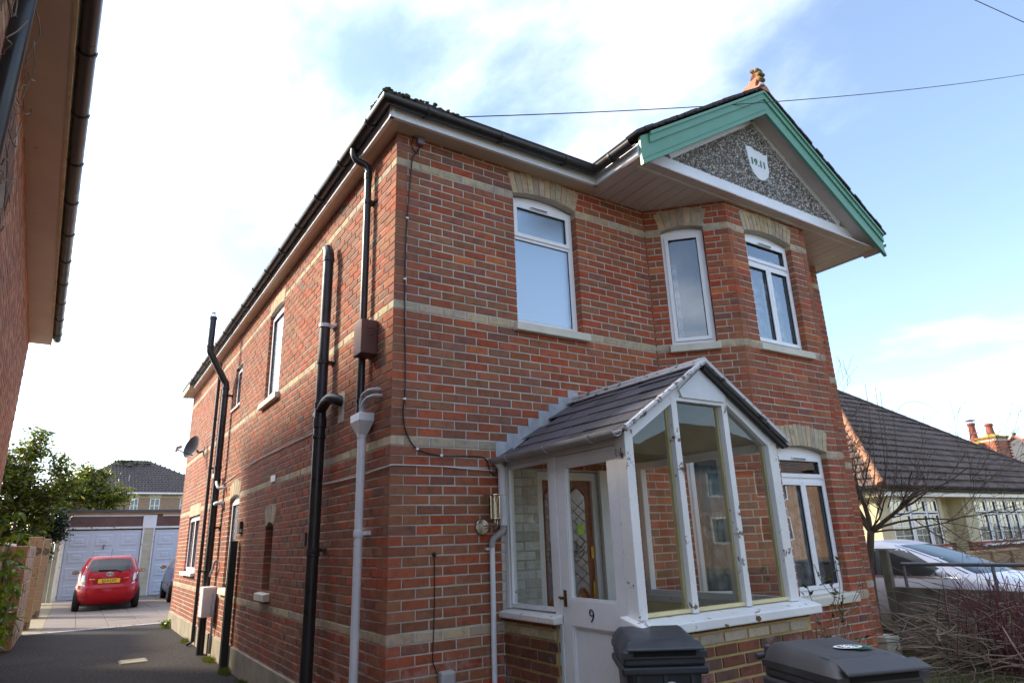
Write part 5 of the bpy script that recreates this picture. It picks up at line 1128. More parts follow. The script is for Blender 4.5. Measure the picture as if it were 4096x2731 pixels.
# small red hatchback, rear towards the drive
RC_ = thing('red_hatchback', 'small red hatchback parked with its tail towards the drive, yellow plate', 'car', (-.995, 18.35, 0), R_(-1.5))
HB = CarShape([(.17, .70, .16, 3.70), (.24, .78, .07, 3.80), (.34, .83, .02, 3.86), (.48, .845, .00, 3.88), (.60, .845, .01, 3.86), (.665, .835, .035, 3.80), (.70, .828, .075, 3.74), (.82, .815, .085, 3.55), (.92, .80, .10, 3.25), (1.02, .785, .13, 2.95), (1.08, .765, .16, 2.80), (1.20, .72, .28, 2.56), (1.32, .665, .42, 2.32), (1.40, .62, .51, 2.15), (1.45, .575, .56, 2.02), (1.485, .50, .66, 1.85), (1.50, .36, .85, 1.55)])
m = MB(); HB.body(m, [r[0] for r in HB.rows]); body = m.build('body', REDCAR, RC_, local=True, smooth=True)
def rp(name, poly, mat, off=.006, parent=None, n=10): return patch(HB.rear, poly, n, off).build(name, mat, parent or RC_, local=True, smooth=True)
rw = rp('rear_window', [(-.60, 1.075), (.60, 1.075), (.50, 1.385), (-.50, 1.385)], GLASS_C, .007)
rp('window_seal', [(-.63, 1.055), (.63, 1.055), (.525, 1.405), (-.525, 1.405)], PLASTB, .002, rw)
m = MB(); m.bar(HB.rear(.18, 1.09, .02), HB.rear(-.30, 1.105, .03), .03, .02); m.bar(HB.rear(.20, 1.08, .02), HB.rear(.29, 1.045, .02), .05, .02); m.build('rear_wiper', PLASTB, RC_, local=True)
rp('hatch_shut_line', [(-.54, .585), (.54, .585), (.54, .595), (-.54, .595)], PLASTB, .003)
rp('plate_recess_shade', [(-.40, .73), (.40, .73), (.42, .90), (-.42, .90)], carpaint('red_recess_shade', (.30, .004, .012)), .004)  # darker red patch on the flush body paints in the recess shade
pl = MB(); 
for a in (0,): pl.box(-.275, .275, -.022, -.012, 0, .115)
plo = pl.build('number_plate', PLATEY, RC_, local=True); plo.location = (-.0, .085, .745); plo.rotation_euler = (R_(-6), 0, 0)
o = text_mesh('plate_lettering', 'EJ14 LVT', .098, BLACKTXT, .001, bold=.0015); o.parent = plo; o.location = (0, -.0235, .055); o.rotation_euler = (R_(90), 0, 0); o.scale = (.98, 1, 1)
em = MB(); em.tube([(.085*math.cos(i*math.pi/12), 0, .055*math.sin(i*math.pi/12)) for i in range(25)], .008, 6, caps=False); em.tube([(.028*math.cos(i*math.pi/8), 0, .045*math.sin(i*math.pi/8)) for i in range(17)], .006, 6, caps=False); em.tube([(.065*math.cos(i*math.pi/8), 0, .022+.020*math.sin(i*math.pi/8)) for i in range(17)], .006, 6, caps=False)
emo = em.build('oval_emblem', CHROME, RC_, local=True, smooth=True); emo.location = (0, .105, .985); emo.rotation_euler = (R_(-14), 0, 0)
for sg in (-1, 1):
    poly = [(sg*.565, .66), (sg*.775, .73), (sg*.765, 1.015), (sg*.60, 1.0)]
    tl = rp('tail_lamp', poly, LAMPR, .010)
    rp('clear_lens', [(sg*.60, .80), (sg*.69, .82), (sg*.705, .985), (sg*.62, .975)], LAMPW, .015, tl, 5); rp('clear_lens', [(sg*.585, .69), (sg*.68, .72), (sg*.69, .745), (sg*.59, .715)], LAMPW, .015, tl, 4)
    rp('bumper_slot', [(sg*.45, .36), (sg*.70, .40), (sg*.72, .425), (sg*.47, .385)], PLASTB, .004)
    rp('model_badge', [(sg*.50, .855), (sg*.36, .855), (sg*.36, .872), (sg*.50, .872)], CHROME, .006, None, 3)
    mirror(RC_, sg*.80, 2.35, 1.02, PLASTB if sg > 0 else PLASTB, sg)
    wheel(RC_, sg*.745, .62); wheel(RC_, sg*.745, 3.10)
    sp = lambda y, z, off, sg=sg: HB.side(y, z, sg, off)
    patch(sp, [(1.0, 1.07), (2.55, 1.04), (2.15, 1.34), (1.05, 1.36)], 10, .004).build('side_window', GLASS_C, RC_, local=True, smooth=True)
patch(HB.front, [(-.60, 1.06), (.60, 1.06), (.50, 1.40), (-.50, 1.40)], 10, .006).build('windscreen', GLASS_C, RC_, local=True, smooth=True)
m = MB(); m.box(-.62, .62, .2, 3.4, .14, .26); m.tube([(.45, .04, .24), (.45, .3, .24)], .025, 8); m.build('underbody', PLASTB, RC_, local=True)
m = MB(); m.tube([(-.02, .72, 1.49), (-.02, .62, 1.70)], .004, 6); m.build('aerial', PLASTB, RC_, local=True)
m = MB(); m.tube([(0, .55, 1.455), (0, .59, 1.47)], .01, 6)
patch(HB.rear, [(-.17, 1.425), (.17, 1.425), (.16, 1.437), (-.16, 1.437)], 4, .01).build('high_brake_lamp', LAMPR, RC_, local=True)
# dark blue hatchback half hidden by the house corner, nose to the court
BC = thing('blue_hatchback', 'dark blue hatchback half hidden behind the corner of the brick house', 'car', (1.58, 19.5, 0), R_(-1))
m = MB(); HB.body(m, [r[0] for r in HB.rows]); m.build('body', BLUECAR, BC, local=True, smooth=True)
for sg in (-1, 1):
    wheel(BC, sg*.745, .62); wheel(BC, sg*.745, 3.10); mirror(BC, sg*.80, 2.35, 1.06, PLASTB, sg)
    sp = lambda y, z, off, sg=sg: HB.side(y, z, sg, off)
    patch(sp, [(1.0, 1.07), (2.55, 1.04), (2.15, 1.34), (1.05, 1.36)], 10, .004).build('side_window', GLASS_C, BC, local=True, smooth=True)
    patch(sp, [(.9, .50), (2.7, .50), (2.7, .56), (.9, .56)], 8, .006).build('side_moulding', PLASTB, BC, local=True, smooth=True)
    patch(sp, [(1.55, .35), (1.56, .35), (1.56, 1.02), (1.55, 1.02)], 6, .002).build('door_shut_line', PLASTB, BC, local=True)
    patch(HB.front, [(sg*.45, .70), (sg*.72, .62), (sg*.70, .80), (sg*.45, .82)], 6, .006).build('headlamp', LAMPW, BC, local=True, smooth=True)
patch(HB.front, [(-.60, 1.06), (.60, 1.06), (.50, 1.40), (-.50, 1.40)], 10, .006).build('windscreen', GLASS_C, BC, local=True, smooth=True)
# white car in the next drive, nose towards the road
WC = thing('white_car', 'white car parked beyond the low concrete garden wall', 'car', (9.62, 2.85, -.13), R_(180))
WS = CarShape([(.18, .78, .20, 4.0), (.28, .86, .08, 4.15), (.45, .90, .02, 4.22), (.62, .905, .0, 4.20), (.76, .90, .02, 4.05), (.84, .885, .05, 3.85), (.92, .865, .10, 3.45), (.98, .84, .16, 3.0), (1.08, .79, .30, 2.78), (1.2, .73, .50, 2.48), (1.32, .665, .75, 2.12), (1.40, .60, .98, 1.85), (1.44, .52, 1.15, 1.65), (1.46, .38, 1.30, 1.52)], 5)
m = MB(); WS.body(m, [r[0] for r in WS.rows]); m.build('body', WHITECAR, WC, local=True, smooth=True)
patch(WS.front, [(-.70, .985), (.70, .985), (.56, 1.385), (-.56, 1.385)], 12, .006).build('windscreen', GLASS_C, WC, local=True, smooth=True)
for sg in (-1, 1):
    wheel(WC, sg*.80, .75, .32, .2); wheel(WC, sg*.80, 3.35, .32, .2); mirror(WC, sg*.86, 2.62, 1.0, WHITECAR, sg)
    sp = lambda y, z, off, sg=sg: WS.side(y, z, sg, off)
    patch(sp, [(.75, .95), (2.72, .95), (1.98, 1.34), (1.05, 1.35)], 12, .004).build('side_window', GLASS_C, WC, local=True, smooth=True)
    patch(sp, [(1.62, .95), (1.70, .95), (1.62, 1.34), (1.56, 1.34)], 6, .007).build('door_pillar', PLASTB, WC, local=True, smooth=True)
    patch(sp, [(.7, .925), (2.8, .925), (2.76, .948), (.7, .948)], 12, .006).build('waist_trim', CHROME, WC, local=True, smooth=True)
    patch(WS.front, [(sg*.5, .66), (sg*.8, .60), (sg*.8, .78), (sg*.5, .80)], 6, .006).build('headlamp', LAMPW, WC, local=True, smooth=True)
m = MB(); m.box(-.6, .6, .5, 3.6, .12, .3); m.build('underbody', PLASTB, WC, local=True)
# ------------------------------------------------------------------ garages across the court
GAR = thing('garage_block', 'flat roofed garage block with white panelled doors and dark brown fascia boards', 'garage', (0, 25.2, 0))
GY = 24.85; FGA = ((0, GY), (1, 0), (0, -1))
def gardoor(x0, x1):
    d = MB().fbox(FGA, x0, x1, -.06, -.02, .01, 2.40).build('garage_door', GARDOOR, GAR)
    n = 3; w = (x1-x0)/n
    for i in range(n):
        for j in range(4):
            a, b = x0+i*w+.10, x0+(i+1)*w-.10; c = .10+j*.575; e = c+.44; g = lambda u, dd, z: P3(FGA, u, dd, z)
            m = MB(); q = [(a, c), (b, c), (b, e), (a, e)]; r1 = [(a+.05, c+.05), (b-.05, c+.05), (b-.05, e-.05), (a+.05, e-.05)]; r2 = [(a+.16, c+.13), (b-.16, c+.13), (b-.16, e-.13), (a+.16, e-.13)]; r3 = [(a+.19, c+.16), (b-.19, c+.16), (b-.19, e-.16), (a+.19, e-.16)]
            vs = [g(u, -.019, z) for u, z in q] + [g(u, -.004, z) for u, z in r1] + [g(u, -.010, z) for u, z in r2] + [g(u, .002, z) for u, z in r3]
            m.add(vs, [(k*4+t, k*4+(t+1) % 4, k*4+4+(t+1) % 4, k*4+4+t) for k in range(3) for t in range(4)] + [(12, 13, 14, 15)]); m.build('door_panel', GARDOOR, d)
    m = MB(); xm_ = (x0+x1)/2; m.fbox(FGA, xm_-.02, xm_+.02, -.018, .02, 1.73, 1.80); m.tube([P3(FGA, xm_-.03, .03, 1.85), P3(FGA, xm_+.05, .03, 1.87)], .02, 6); m.build('door_handle', IRONP, d)
gardoor(-2.27, .14); gardoor(.60, 3.0); gardoor(3.45, 5.85)
for x0, x1 in ((.16, .58), (3.02, 3.43)):
    pi = MB().fbox(FGA, x0, x1, -.2, .02, 0, 2.46).build('pier', MORT, GAR)
    for j in range(11): MB().fbox(FGA, x0+.06, x1-.06, .021, .03, .01+j*.222, .215+j*.222).build('painted_block', CREAMP, pi)
    m = MB(); m.fbox(FGA, x0, x0+.055, .0205, .05, 0, 2.45); m.fbox(FGA, x1-.055, x1, .0205, .05, 0, 2.45); m.build('door_jamb', PEEL, GAR); MB().fbox(FGA, x0-.02, x1+.02, .0, .06, 2.455, 2.96).build('fascia_block', OLDWHITE, GAR)
MB().fbox(FGA, -2.42, -2.285, -.2, .04, 0, 2.46).build('door_jamb', PEEL, GAR)
for x0, x1 in ((-2.35, .135), (.60, 2.99), (3.46, 5.9)):
    MB().fbox(FGA, x0, x1, -.02, .01, 2.535, 2.905).build('fascia_board', GARRED, GAR); MB().fbox(FGA, x0, x1, -.03, .035, 2.455, 2.53).build('fascia_rail', PEEL, GAR); MB().fbox(FGA, x0+.2, x1, -.03, .04, 2.91, 2.975).build('fascia_rail', OLDWHITE, GAR)
m = MB(); m.box(-2.45, 6.2, GY-.10, GY+5.5, 2.98, 3.06); m.build('flat_roof', TIMBER, GAR); MB().box(-2.5, 6.25, GY-.14, GY+5.6, 3.061, 3.15).build('roof_felt', FELT, GAR)
m = MB(); m.box(-2.44, -2.40, GY+.04, GY+5.4, 0, 2.97); m.box(6.1, 6.15, GY, GY+5.4, 0, 2.97); m.box(-2.3, 6.1, GY+.5, GY+.55, 0, 2.9); m.build('wall', CREAMP, GAR)
# cream concrete fence panels beside the garage
for i, (a, b) in enumerate(((-2.44, -2.56), (-2.58, -2.74))):
    f = tag(MB().box(b, a, GY-.35+i*.1, GY-.25+i*.1, 0, 1.95).build('fence_panel', CREAMP, loc=((a+b)/2, GY-.3, 0)), ('narrow' if i == 0 else 'wide') + ' cream concrete fence panel between block wall and garage', 'fence', 'cream panels beside the garage')
# ------------------------------------------------------------------ block piers and wall along the left of the drive
def blockpier(x0, x1, y0, y1, h, label, n):
    t = thing('block_wall', label, 'wall', ((x0+x1)/2, (y0+y1)/2, 0), 0, 'sandy block piers along the drive'); rr = random.Random(int(y0*10))
    MB().box(x0+.012, x1-.012, y0+.012, y1-.012, 0, h-.02).build('core', MORT_Y, t)
    bh = h/n
    for j in range(n):
        L_ = y1-y0; parts = max(1, round(L_/.46)); off = .5*(j % 2)/parts if parts > 1 else 0
        cs = sorted({0, 1} | {min(1, max(0, (k+.0)/parts+off)) for k in range(parts+1)})
        for a, b in zip(cs, cs[1:]):
            if (b-a)*L_ < .05: continue
            MB().box(x0+rr.uniform(-.004, .004), x1+rr.uniform(-.006, .006), y0+a*L_+.005, y0+b*L_-.005, j*bh+.006, (j+1)*bh-.004).build('block', BLOCK, t, bevel=.012)
    return t
blockpier(-2.95, -2.66, 10.25, 13.3, 1.74, 'long sandy block wall with one raised end block along the drive', 8)
blockpier(-2.86, -2.58, 14.1, 14.6, 1.98, 'middle weathered block pier beyond the long wall', 9)
blockpier(-2.80, -2.52, 17.4, 17.9, 2.0, 'far block pier nearest the cream fence panels', 9)
t = thing('lean_to_roof', 'pale grey sheet roof of a low shed behind the block wall', 'shed', (-3.6, 10.8, 0))
m = MB(); m.add([(-4.4, 9.6, 2.15), (-2.97, 9.6, 1.80), (-2.97, 12.4, 1.80), (-4.4, 12.4, 2.15), (-4.4, 9.6, 2.11), (-2.97, 9.6, 1.76), (-2.97, 12.4, 1.76), (-4.4, 12.4, 2.11)], ((0, 1, 2, 3), (7, 6, 5, 4), (0, 4, 5, 1), (1, 5, 6, 2), (2, 6, 7, 3), (3, 7, 4, 0))); m.build('roof_sheet', WHITEC, t); MB().box(-4.35, -3.0, 9.7, 12.3, 0, 1.74).build('wall', CONC, t)
# ------------------------------------------------------------------ house on the left of the drive
NH = thing('neighbour_house', 'tan brick house close on the left with deep eaves and dark gutter', 'house', (-6, 3, 0))
un = Vector((.0386, -.99925)); FN = ((-3.105, 8.83), (un.x, un.y), (.99925, .0386)); NL = 13.4
nw = (7.45, 8.55, 2.9, 4.25, .22); nb = Brickwork(14)
nb.wall(FN, NL, -4, 64, [hole(nw), (nw[0]-.02, nw[1]+.02, nw[3]-.001, nw[3]+.62)], (0, BM/2), NEIGH, ())
FNB = ((-3.105, 8.83), (-1, 0), (0, 1))
nb.wall(FNB, 6.5, -4, 64, [], (.115, 0), NEIGH, ())
nb.finish(NH, 300)
m = MB(); backing(FN, 0, NL, 0, 5.2, [hole(nw)], m); backing(FNB, .007, 6.5, 0, 5.2, [], m); m.build('wall', MORT, NH)
ar = arch(NH, FN, nw[0], nw[1], nw[3], nw[4], .36, 16, seed=5, deep=.12)
for o in ar.children: o.color = (.20, .11, .075, 1)
upvc(NH, FN, *nw, .10, [(nw[0]+.05, nw[1]-.05, nw[2]+.05, nw[3]-.05, True)]); room(NH, FN, *nw[:4], .1)
m = MB(); m.add([P3(FN, a, d, 5.134) for a, d in ((-.05, -.05), (NL, -.05), (NL, .29), (-.05, .29))], ((0, 1, 2, 3),)); m.add([P3(FNB, a, d, 5.135) for a, d in ((-.29, -.05), (6.5, -.05), (6.5, .02), (-.29, .02))], ((0, 1, 2, 3),)); m.build('soffit', SOFFIT, NH)
m = MB(); m.fbox(FN, -.05, NL, .29, .315, 5.128, 5.26); m.fbox(FNB, -.31, 6.5, .02, .04, 5.128, 5.26); m.build('fascia', plain('old_cream_fascia', (.50, .40, .25), .8, .25, 8), NH)
A_, B_ = P3(FN, NL, .385, 5.245), P3(FN, -.03, .385, 5.245)
gutter(NH, [A_, B_], r=.062, br=.85)
E0, E1 = P3(FN, NL, .36, 5.27), P3(FN, -.12, .36, 5.27); m = MB(); E2 = (E1[0]-7.2, E1[1], 5.27); E3 = (E0[0]-7.2, E0[1], 5.27); RA = (E1[0]-3.6, E1[1]-3.6, 7.4); RB = (E0[0]-3.6, E0[1], 7.4)
slope_tiles(m, E0, E1, RA, RB, .11); slope_tiles(m, E1, E2, RA, RA, .11); slope_tiles(m, E2, E3, RB, RA, .11); m.build('roof', TILE, NH)
m = MB(); a = P3(FN, 9.72, .11, 5.05); m.tube(smoothpath([P3(FN, 9.68, .36, 5.19), P3(FN, 9.69, .32, 5.10), P3(FN, 9.71, .16, 4.98), P3(FN, 9.72, .12, 4.90)], 4)+[P3(FN, 9.72, .12, -.0)], .05, 14); m.build('downpipe', BLACKP, NH, smooth=True)
m = MB(); rr = random.Random(3)
for k in range(46):
    u0 = rr.uniform(8.4, 10.2); z = rr.uniform(3.4, 5.1); p = [P3(FN, u0, rr.uniform(.02, .12), z)]
    for i in range(5): q = p[-1]; p.append((q[0]+rr.uniform(-.02, .03), q[1]+rr.uniform(-.12, .12), min(5.12, q[2]+rr.uniform(-.05, .12))))
    m.tube(smoothpath(p, 3), [.0045]*len(smoothpath(p, 3)), 4)
tag(m.build('dry_creeper', TWIG, NH), kind='stuff')
# ------------------------------------------------------------------ trees and shrubs
def limb(m, p, d, L_, r, rr, depth, ends, spread=.6, grav=0., segs=5, wob=.18, n=6, kids=(2, 4), shrink=.68, minr=.003, tips=None):
    pts = [Vector(p)]; dv = Vector(d).normalized()
    for i in range(segs):
        dv = (dv + Vector((rr.uniform(-wob, wob), rr.uniform(-wob, wob), rr.uniform(-wob, wob)+grav))).normalized(); pts.append(pts[-1]+dv*L_/segs)
    rs = [max(minr, r*(1-.45*i/segs)) for i in range(segs+1)]; m.tube(pts, rs, n if r > .012 else 4, caps=False); ends.append((pts, r))
    if depth > 0:
        for k in range(rr.randint(*kids)):
            i = rr.randint(max(1, segs//2-1), segs); nd = (dv + Vector((rr.uniform(-spread, spread), rr.uniform(-spread, spread), rr.uniform(-spread*.6, spread))))
            limb(m, pts[i], nd, L_*rr.uniform(.55, .85), rs[i]*shrink, rr, depth-1, ends, spread, grav, segs, wob, n, kids, shrink, minr)
def leaf_quads(m, c, size, n, rad, rr, flat=.0):
    for _ in range(n):
        o = Vector((rr.gauss(0, 1), rr.gauss(0, 1), rr.gauss(0, .8)))*rad; p = Vector(c)+o
        a = Vector((rr.uniform(-1, 1), rr.uniform(-1, 1), rr.uniform(-.6, .6))).normalized(); b = a.cross(Vector((rr.uniform(-1, 1), rr.uniform(-1, 1), rr.uniform(-1, 1)))).normalized(); s = size*rr.uniform(.6, 1.3)
        m.add([p-a*s, p+b*s*.42-a*.1*s, p+a*s, p-b*s*.42-a*.1*s], ((0, 1, 2, 3),))
def leafy_tree(name, label, base, blobs, trunk_h, seed, leaf=.07, per=60, mat=None, group=None, trunk=.16):
    rr = random.Random(seed); t = thing(name, label, 'tree', base, 0, group); m = MB(); ends = []
    for bx, by, bz, r in blobs:
        st = Vector((base[0]+rr.uniform(-.1, .1), base[1]+rr.uniform(-.1, .1), base[2]+trunk_h*rr.uniform(.5, 1))); en = Vector((bx, by, bz)); pts = [st.lerp(en, i/6)+Vector((rr.uniform(-.12, .12), rr.uniform(-.12, .12), rr.uniform(-.1, .1))) for i in range(7)]; m.tube(pts, [max(.012, trunk*.45*(1-i/7)) for i in range(7)], 6, caps=False)
        for k in range(7):
            d = Vector((rr.gauss(0, 1), rr.gauss(0, 1), rr.gauss(0, .8))).normalized(); m.tube([pts[rr.randint(3, 6)], en+d*r*.5, en+d*r*1.02], [.014, .009, .004], 4, caps=False)
    m.tube([Vector(base), Vector(base)+Vector((0, 0, trunk_h*.5)), Vector(base)+Vector((.05, 0, trunk_h))], [trunk, trunk*.8, trunk*.6], 10); m.build('trunk', BARK, t, smooth=True)
    m = MB()
    for bx, by, bz, r in blobs:
        for k in range(int(per*r*r*4)):
            d = Vector((rr.gauss(0, 1), rr.gauss(0, 1), rr.gauss(0, 1))).normalized(); q = r*(rr.random()**.45)*rr.uniform(.75, 1.12)
            leaf_quads(m, (bx+d.x*q, by+d.y*q, bz+d.z*q*.9), leaf, 7, leaf*1.5, rr)
    tag(m.build('crown', mat or LEAF, t), kind='stuff'); return t
rr = random.Random(31)
leafy_tree('evergreen_tree', 'tall evergreen tree with loose airy top behind the block wall', (-4.4, 23.2, 0), [(-4.3, 22.6, 3.1, .95), (-3.6, 22.4, 3.6, .85), (-5.2, 22.5, 3.8, .9), (-3.9, 22.8, 4.4, .75), (-4.7, 22.9, 4.6, .7), (-3.2, 22.6, 3.0, .7), (-3.55, 22.9, 5.0, .5), (-3.45, 22.8, 5.55, .32), (-2.75, 22.8, 4.55, .42), (-2.5, 22.7, 3.9, .5), (-4.9, 22.5, 2.4, .8), (-5.6, 22.6, 2.9, .9), (-5.9, 22.8, 4.3, .6), (-4.2, 22.2, 2.3, .7), (-3.9, 22.3, 3.9, .6), (-4.6, 22.0, 1.6, .8), (-3.5, 22.2, 2.2, .6), (-5.4, 22.2, 1.8, .8), (-2.95, 22.5, 3.4, .5)], 2.5, 4, .085, 75)
leafy_tree('ivy_clad_tree', 'dark ivy clad trunk leaning against the left garage corner', (-3.1, 23.6, 0), [(-2.95, 23.4, 2.6, .55), (-2.6, 23.5, 2.3, .42), (-3.3, 23.4, 2.0, .5), (-2.7, 23.6, 2.9, .4), (-3.0, 23.5, 1.5, .4)], 2.0, 6, .07, 170, IVY)
leafy_tree('golden_tree', 'yellowish green tree rising behind the garage roof', (-1.6, 33, 0), [(-1.6, 32, 4.2, .9), (-2.4, 32.4, 4.6, .9), (-.9, 32.2, 3.9, .7), (-1.9, 32.2, 5.1, .6), (-2.9, 32.6, 3.9, .9), (-.4, 32.4, 4.3, .45), (-1.2, 32.1, 5.2, .35)], 3, 8, .10, 60)
# near glossy shrub with red berries at the edge of the drive: large leaves are single parts
SH = thing('berry_shrub', 'glossy green shrub with red berries at the left edge of the drive', 'shrub', (-2.95, 6.2, 0)); rr = random.Random(12)
lm = MB(); n = 6; vs = []
for i in range(n+1):
    t_ = i/n; w = .5*math.sin(math.pi*t_**.75)*.42; zz = -.35*t_*t_
    vs += [(-w, t_, zz+.06), (0, t_, zz), (w, t_, zz+.06)]
lm.add(vs, [(i*3+k, i*3+k+1, i*3+k+4, i*3+k+3) for i in range(n) for k in range(2)])
leaf_me = bpy.data.meshes.new('leaf'); leaf_me.from_pydata(lm.v, [], lm.f); leaf_me.materials.append(SHRUB); leaf_me.polygons.foreach_set('use_smooth', [True]*len(leaf_me.polygons)); leaf_me.update()
st = MB(); tips = []
for k in range(44):
    x, y = rr.uniform(-3.15, -2.55), rr.uniform(4.8, 7.2); h = rr.uniform(.55, 2.15); p0 = Vector((-3.0+(x+3.0)*.5, y, 0)); p1 = Vector((x+rr.uniform(-.05, .12), y+rr.uniform(-.2, .1), h))
    pts = smoothpath([p0, p0.lerp(p1, .5)+Vector((rr.uniform(-.06, .06), rr.uniform(-.06, .06), .05)), p1], 4); st.tube(pts, [.008*(1-.6*i/len(pts)) for i in range(len(pts))], 5); tips.append(pts)
st.build('stems', TWIG, SH)
bg = MB(); cnt = 0; lst = []
for pts in tips:
    for i in range(2, len(pts)):
        for k in range(5):
            p = pts[i]+Vector((rr.uniform(-.05, .05), rr.uniform(-.05, .05), rr.uniform(-.05, .05))); lst.append((p, rr.uniform(0, 6.28), rr.uniform(-.9, .35), rr.uniform(.09, .15)))
lst.sort(key=lambda q: ((q[0]-CAM).length)-1.2*q[0].x*0)
vis_l = [q for q in lst if (lambda c: c and 0 <= c[0] < 1024 and 0 <= c[1] < 682)(proj(q[0]))]; vis_set = set(id(q) for q in vis_l[:300])
for q in lst:
    p, a, tl, s = q
    if id(q) in vis_set:
        o = bpy.data.objects.new('leaf', leaf_me); COL.objects.link(o); o.parent = SH; o.location = p-base_of(SH); o.rotation_euler = (tl, rr.uniform(-.4, .4), a); o.scale = (s, s, s)
    else:
        M_ = Matrix.Translation(p) @ Matrix.Rotation(a, 4, 'Z') @ Matrix.Rotation(tl, 4, 'X') @ Matrix.Scale(s, 4); bg.add([M_ @ Vector(v) for v in lm.v], lm.f)
if bg.v: tag(bg.build('foliage', SHRUB, SH, smooth=True), kind='stuff')
for c in ((-2.80, 5.6, .92), (-2.78, 5.62, .95), (-2.92, 5.9, 1.86), (-2.80, 6.3, .55), (-2.76, 5.5, 1.3)):
    MB().blob(c, .018, 8, 6, 0).build('berry', BERRY, SH, smooth=True)
# bare small tree by the garden boundary
BT = thing('bare_tree', 'bare many twigged small tree in front of the bungalow', 'tree', (7.80, .78, 0)); rr = random.Random(17); m = MB(); ends = []
m.tube(smoothpath([(7.82, .84, -.1), (7.82, .82, .5), (7.80, .77, 1.0), (7.80, .66, 1.50)], 4), [.062-.0012*i for i in range(13)], 10)
m.build('trunk', BARK, BT, smooth=True); m = MB()
for d, L_, r in (((-.2, .15, 1), .95, .036), ((.15, -.1, 1), 1.0, .038), ((.3, -.75, .75), 1.0, .034), ((-.35, .3, .8), .7, .028), ((.1, -.9, .25), 1.1, .020), ((.2, .3, 1), .8, .024), ((.2, -.6, .1), 1.2, .016), ((-.3, -.5, .5), .8, .016)):
    limb(m, (7.80, .67, 1.47), d, L_, r, rr, 4, ends, .8, .02, 5, .18, 6, (3, 4), .60, .0024)
for (y, z0, z1, wv) in ((.42, 2.3, 3.66, .02), (.28, 2.2, 3.58, .03), (.22, 2.4, 3.5, .02), (.10, 2.3, 3.2, .05)):
    m.tube(smoothpath([(7.8, y+.25, z0-.5), (7.85, y+.05, z0), (7.9, y, (z0+z1)/2), (7.95, y-.02, z1)], 5), [.009-.0004*i for i in range(16)], 5)
m.tube(smoothpath([(7.95, .12, 2.95), (8.0, .08, 3.12), (8.0, -.05, 3.25), (8.0, -.22, 3.27), (8.0, -.4, 3.18), (8.0, -.5, 3.05)], 5), .0028, 4)
m.build('branches', BARK, BT)
# heap of cut branches and the red stemmed thicket
HP = thing('branch_heap', 'tangled heap of cut bare branches on the front garden soil', 'branches', (6.9, -.7, 0)); rr = random.Random(23); m = MB()
for k in range(560):
    cx_, cy_ = rr.gauss(7.1, .5), rr.gauss(-.85, .50); a = rr.uniform(0, 6.28); L_ = rr.uniform(.35, 1.3); z = max(.0, rr.gauss(.16, .20)) + gz(cx_, cy_); tl = rr.uniform(-.2, .55)
    p = Vector((cx_, cy_, z)); pts = [p]; dv = Vector((math.cos(a), math.sin(a), tl))
    for i in range(5): dv = (dv+Vector((rr.uniform(-.25, .25), rr.uniform(-.25, .25), rr.uniform(-.2, .12)))).normalized(); q = pts[-1]+dv*L_/5; q.z = max(q.z, gz(q.x, q.y)+.01); pts.append(q)
    r0 = rr.choice((.004, .005, .006, .008, .011)); m.tube(pts, [r0*(1-.6*i/5) for i in range(6)], 5, caps=False)
tag(m.build('twigs', TWIG, HP), kind='stuff')
for k, (x0, y0, x1, y1, z, r) in enumerate(((6.35, .25, 7.3, -.65, .05, .030), (6.45, .05, 7.6, -.75, .10, .026), (6.7, .30, 7.5, -.35, .07, .034), (6.3, -.25, 7.2, -1.0, .03, .024), (6.9, -.2, 6.75, -.55, .28, .030), (7.3, .0, 7.0, -.45, .35, .028), (6.6, -.45, 7.5, -1.3, .08, .02))):
    MB().tube(smoothpath([(x0, y0, z+gz(x0, y0)), ((x0+x1)/2+.05, (y0+y1)/2, z+.06+gz(x0, y0)), (x1, y1, z+.02+gz(x1, y1))], 4), [r*(1-.04*i) for i in range(9)], 8).build('log', DEADW, HP, smooth=True)
TH = thing('red_stem_thicket', 'thicket of upright dark red stems in the front garden', 'shrub', (6.95, -1.2, 0)); rr = random.Random(29); m = MB()
for k in range(135):
    x, y = rr.gauss(6.95, .33), rr.gauss(-1.22, .26); z0 = gz(x, y); h = rr.uniform(.5, 1.05); ln_ = Vector((rr.uniform(-.3, .15), rr.uniform(-.35, .45), 0)); p0 = Vector((x, y, z0)); pts = smoothpath([p0, p0+ln_*.35+Vector((0, 0, h*.55)), p0+ln_+Vector((rr.uniform(-.05, .05), rr.uniform(-.05, .05), h))], 4)
    m.tube(pts, [.0065*(1-.6*i/len(pts)) for i in range(len(pts))], 5, caps=False)
    for s_ in range(rr.randint(0, 3)): q = pts[rr.randint(3, len(pts)-1)]; m.tube([q, q+Vector((rr.uniform(-.1, .1), rr.uniform(-.12, .12), rr.uniform(.04, .16)))], [.003, .0018], 4, caps=False)
m.build('stems', TWIGR, TH)
for c in ((7.0, -1.42, .55), (6.96, -1.40, .58), (6.85, -1.42, .30), (7.05, -1.42, .52)):
    m = MB(); [m.blob((c[0]+.02*math.cos(i*1.25), c[1], c[2]+.02*math.sin(i*1.25)), .014, 6, 4, .1) for i in range(5)]; m.build('blossom', PINKP, TH)
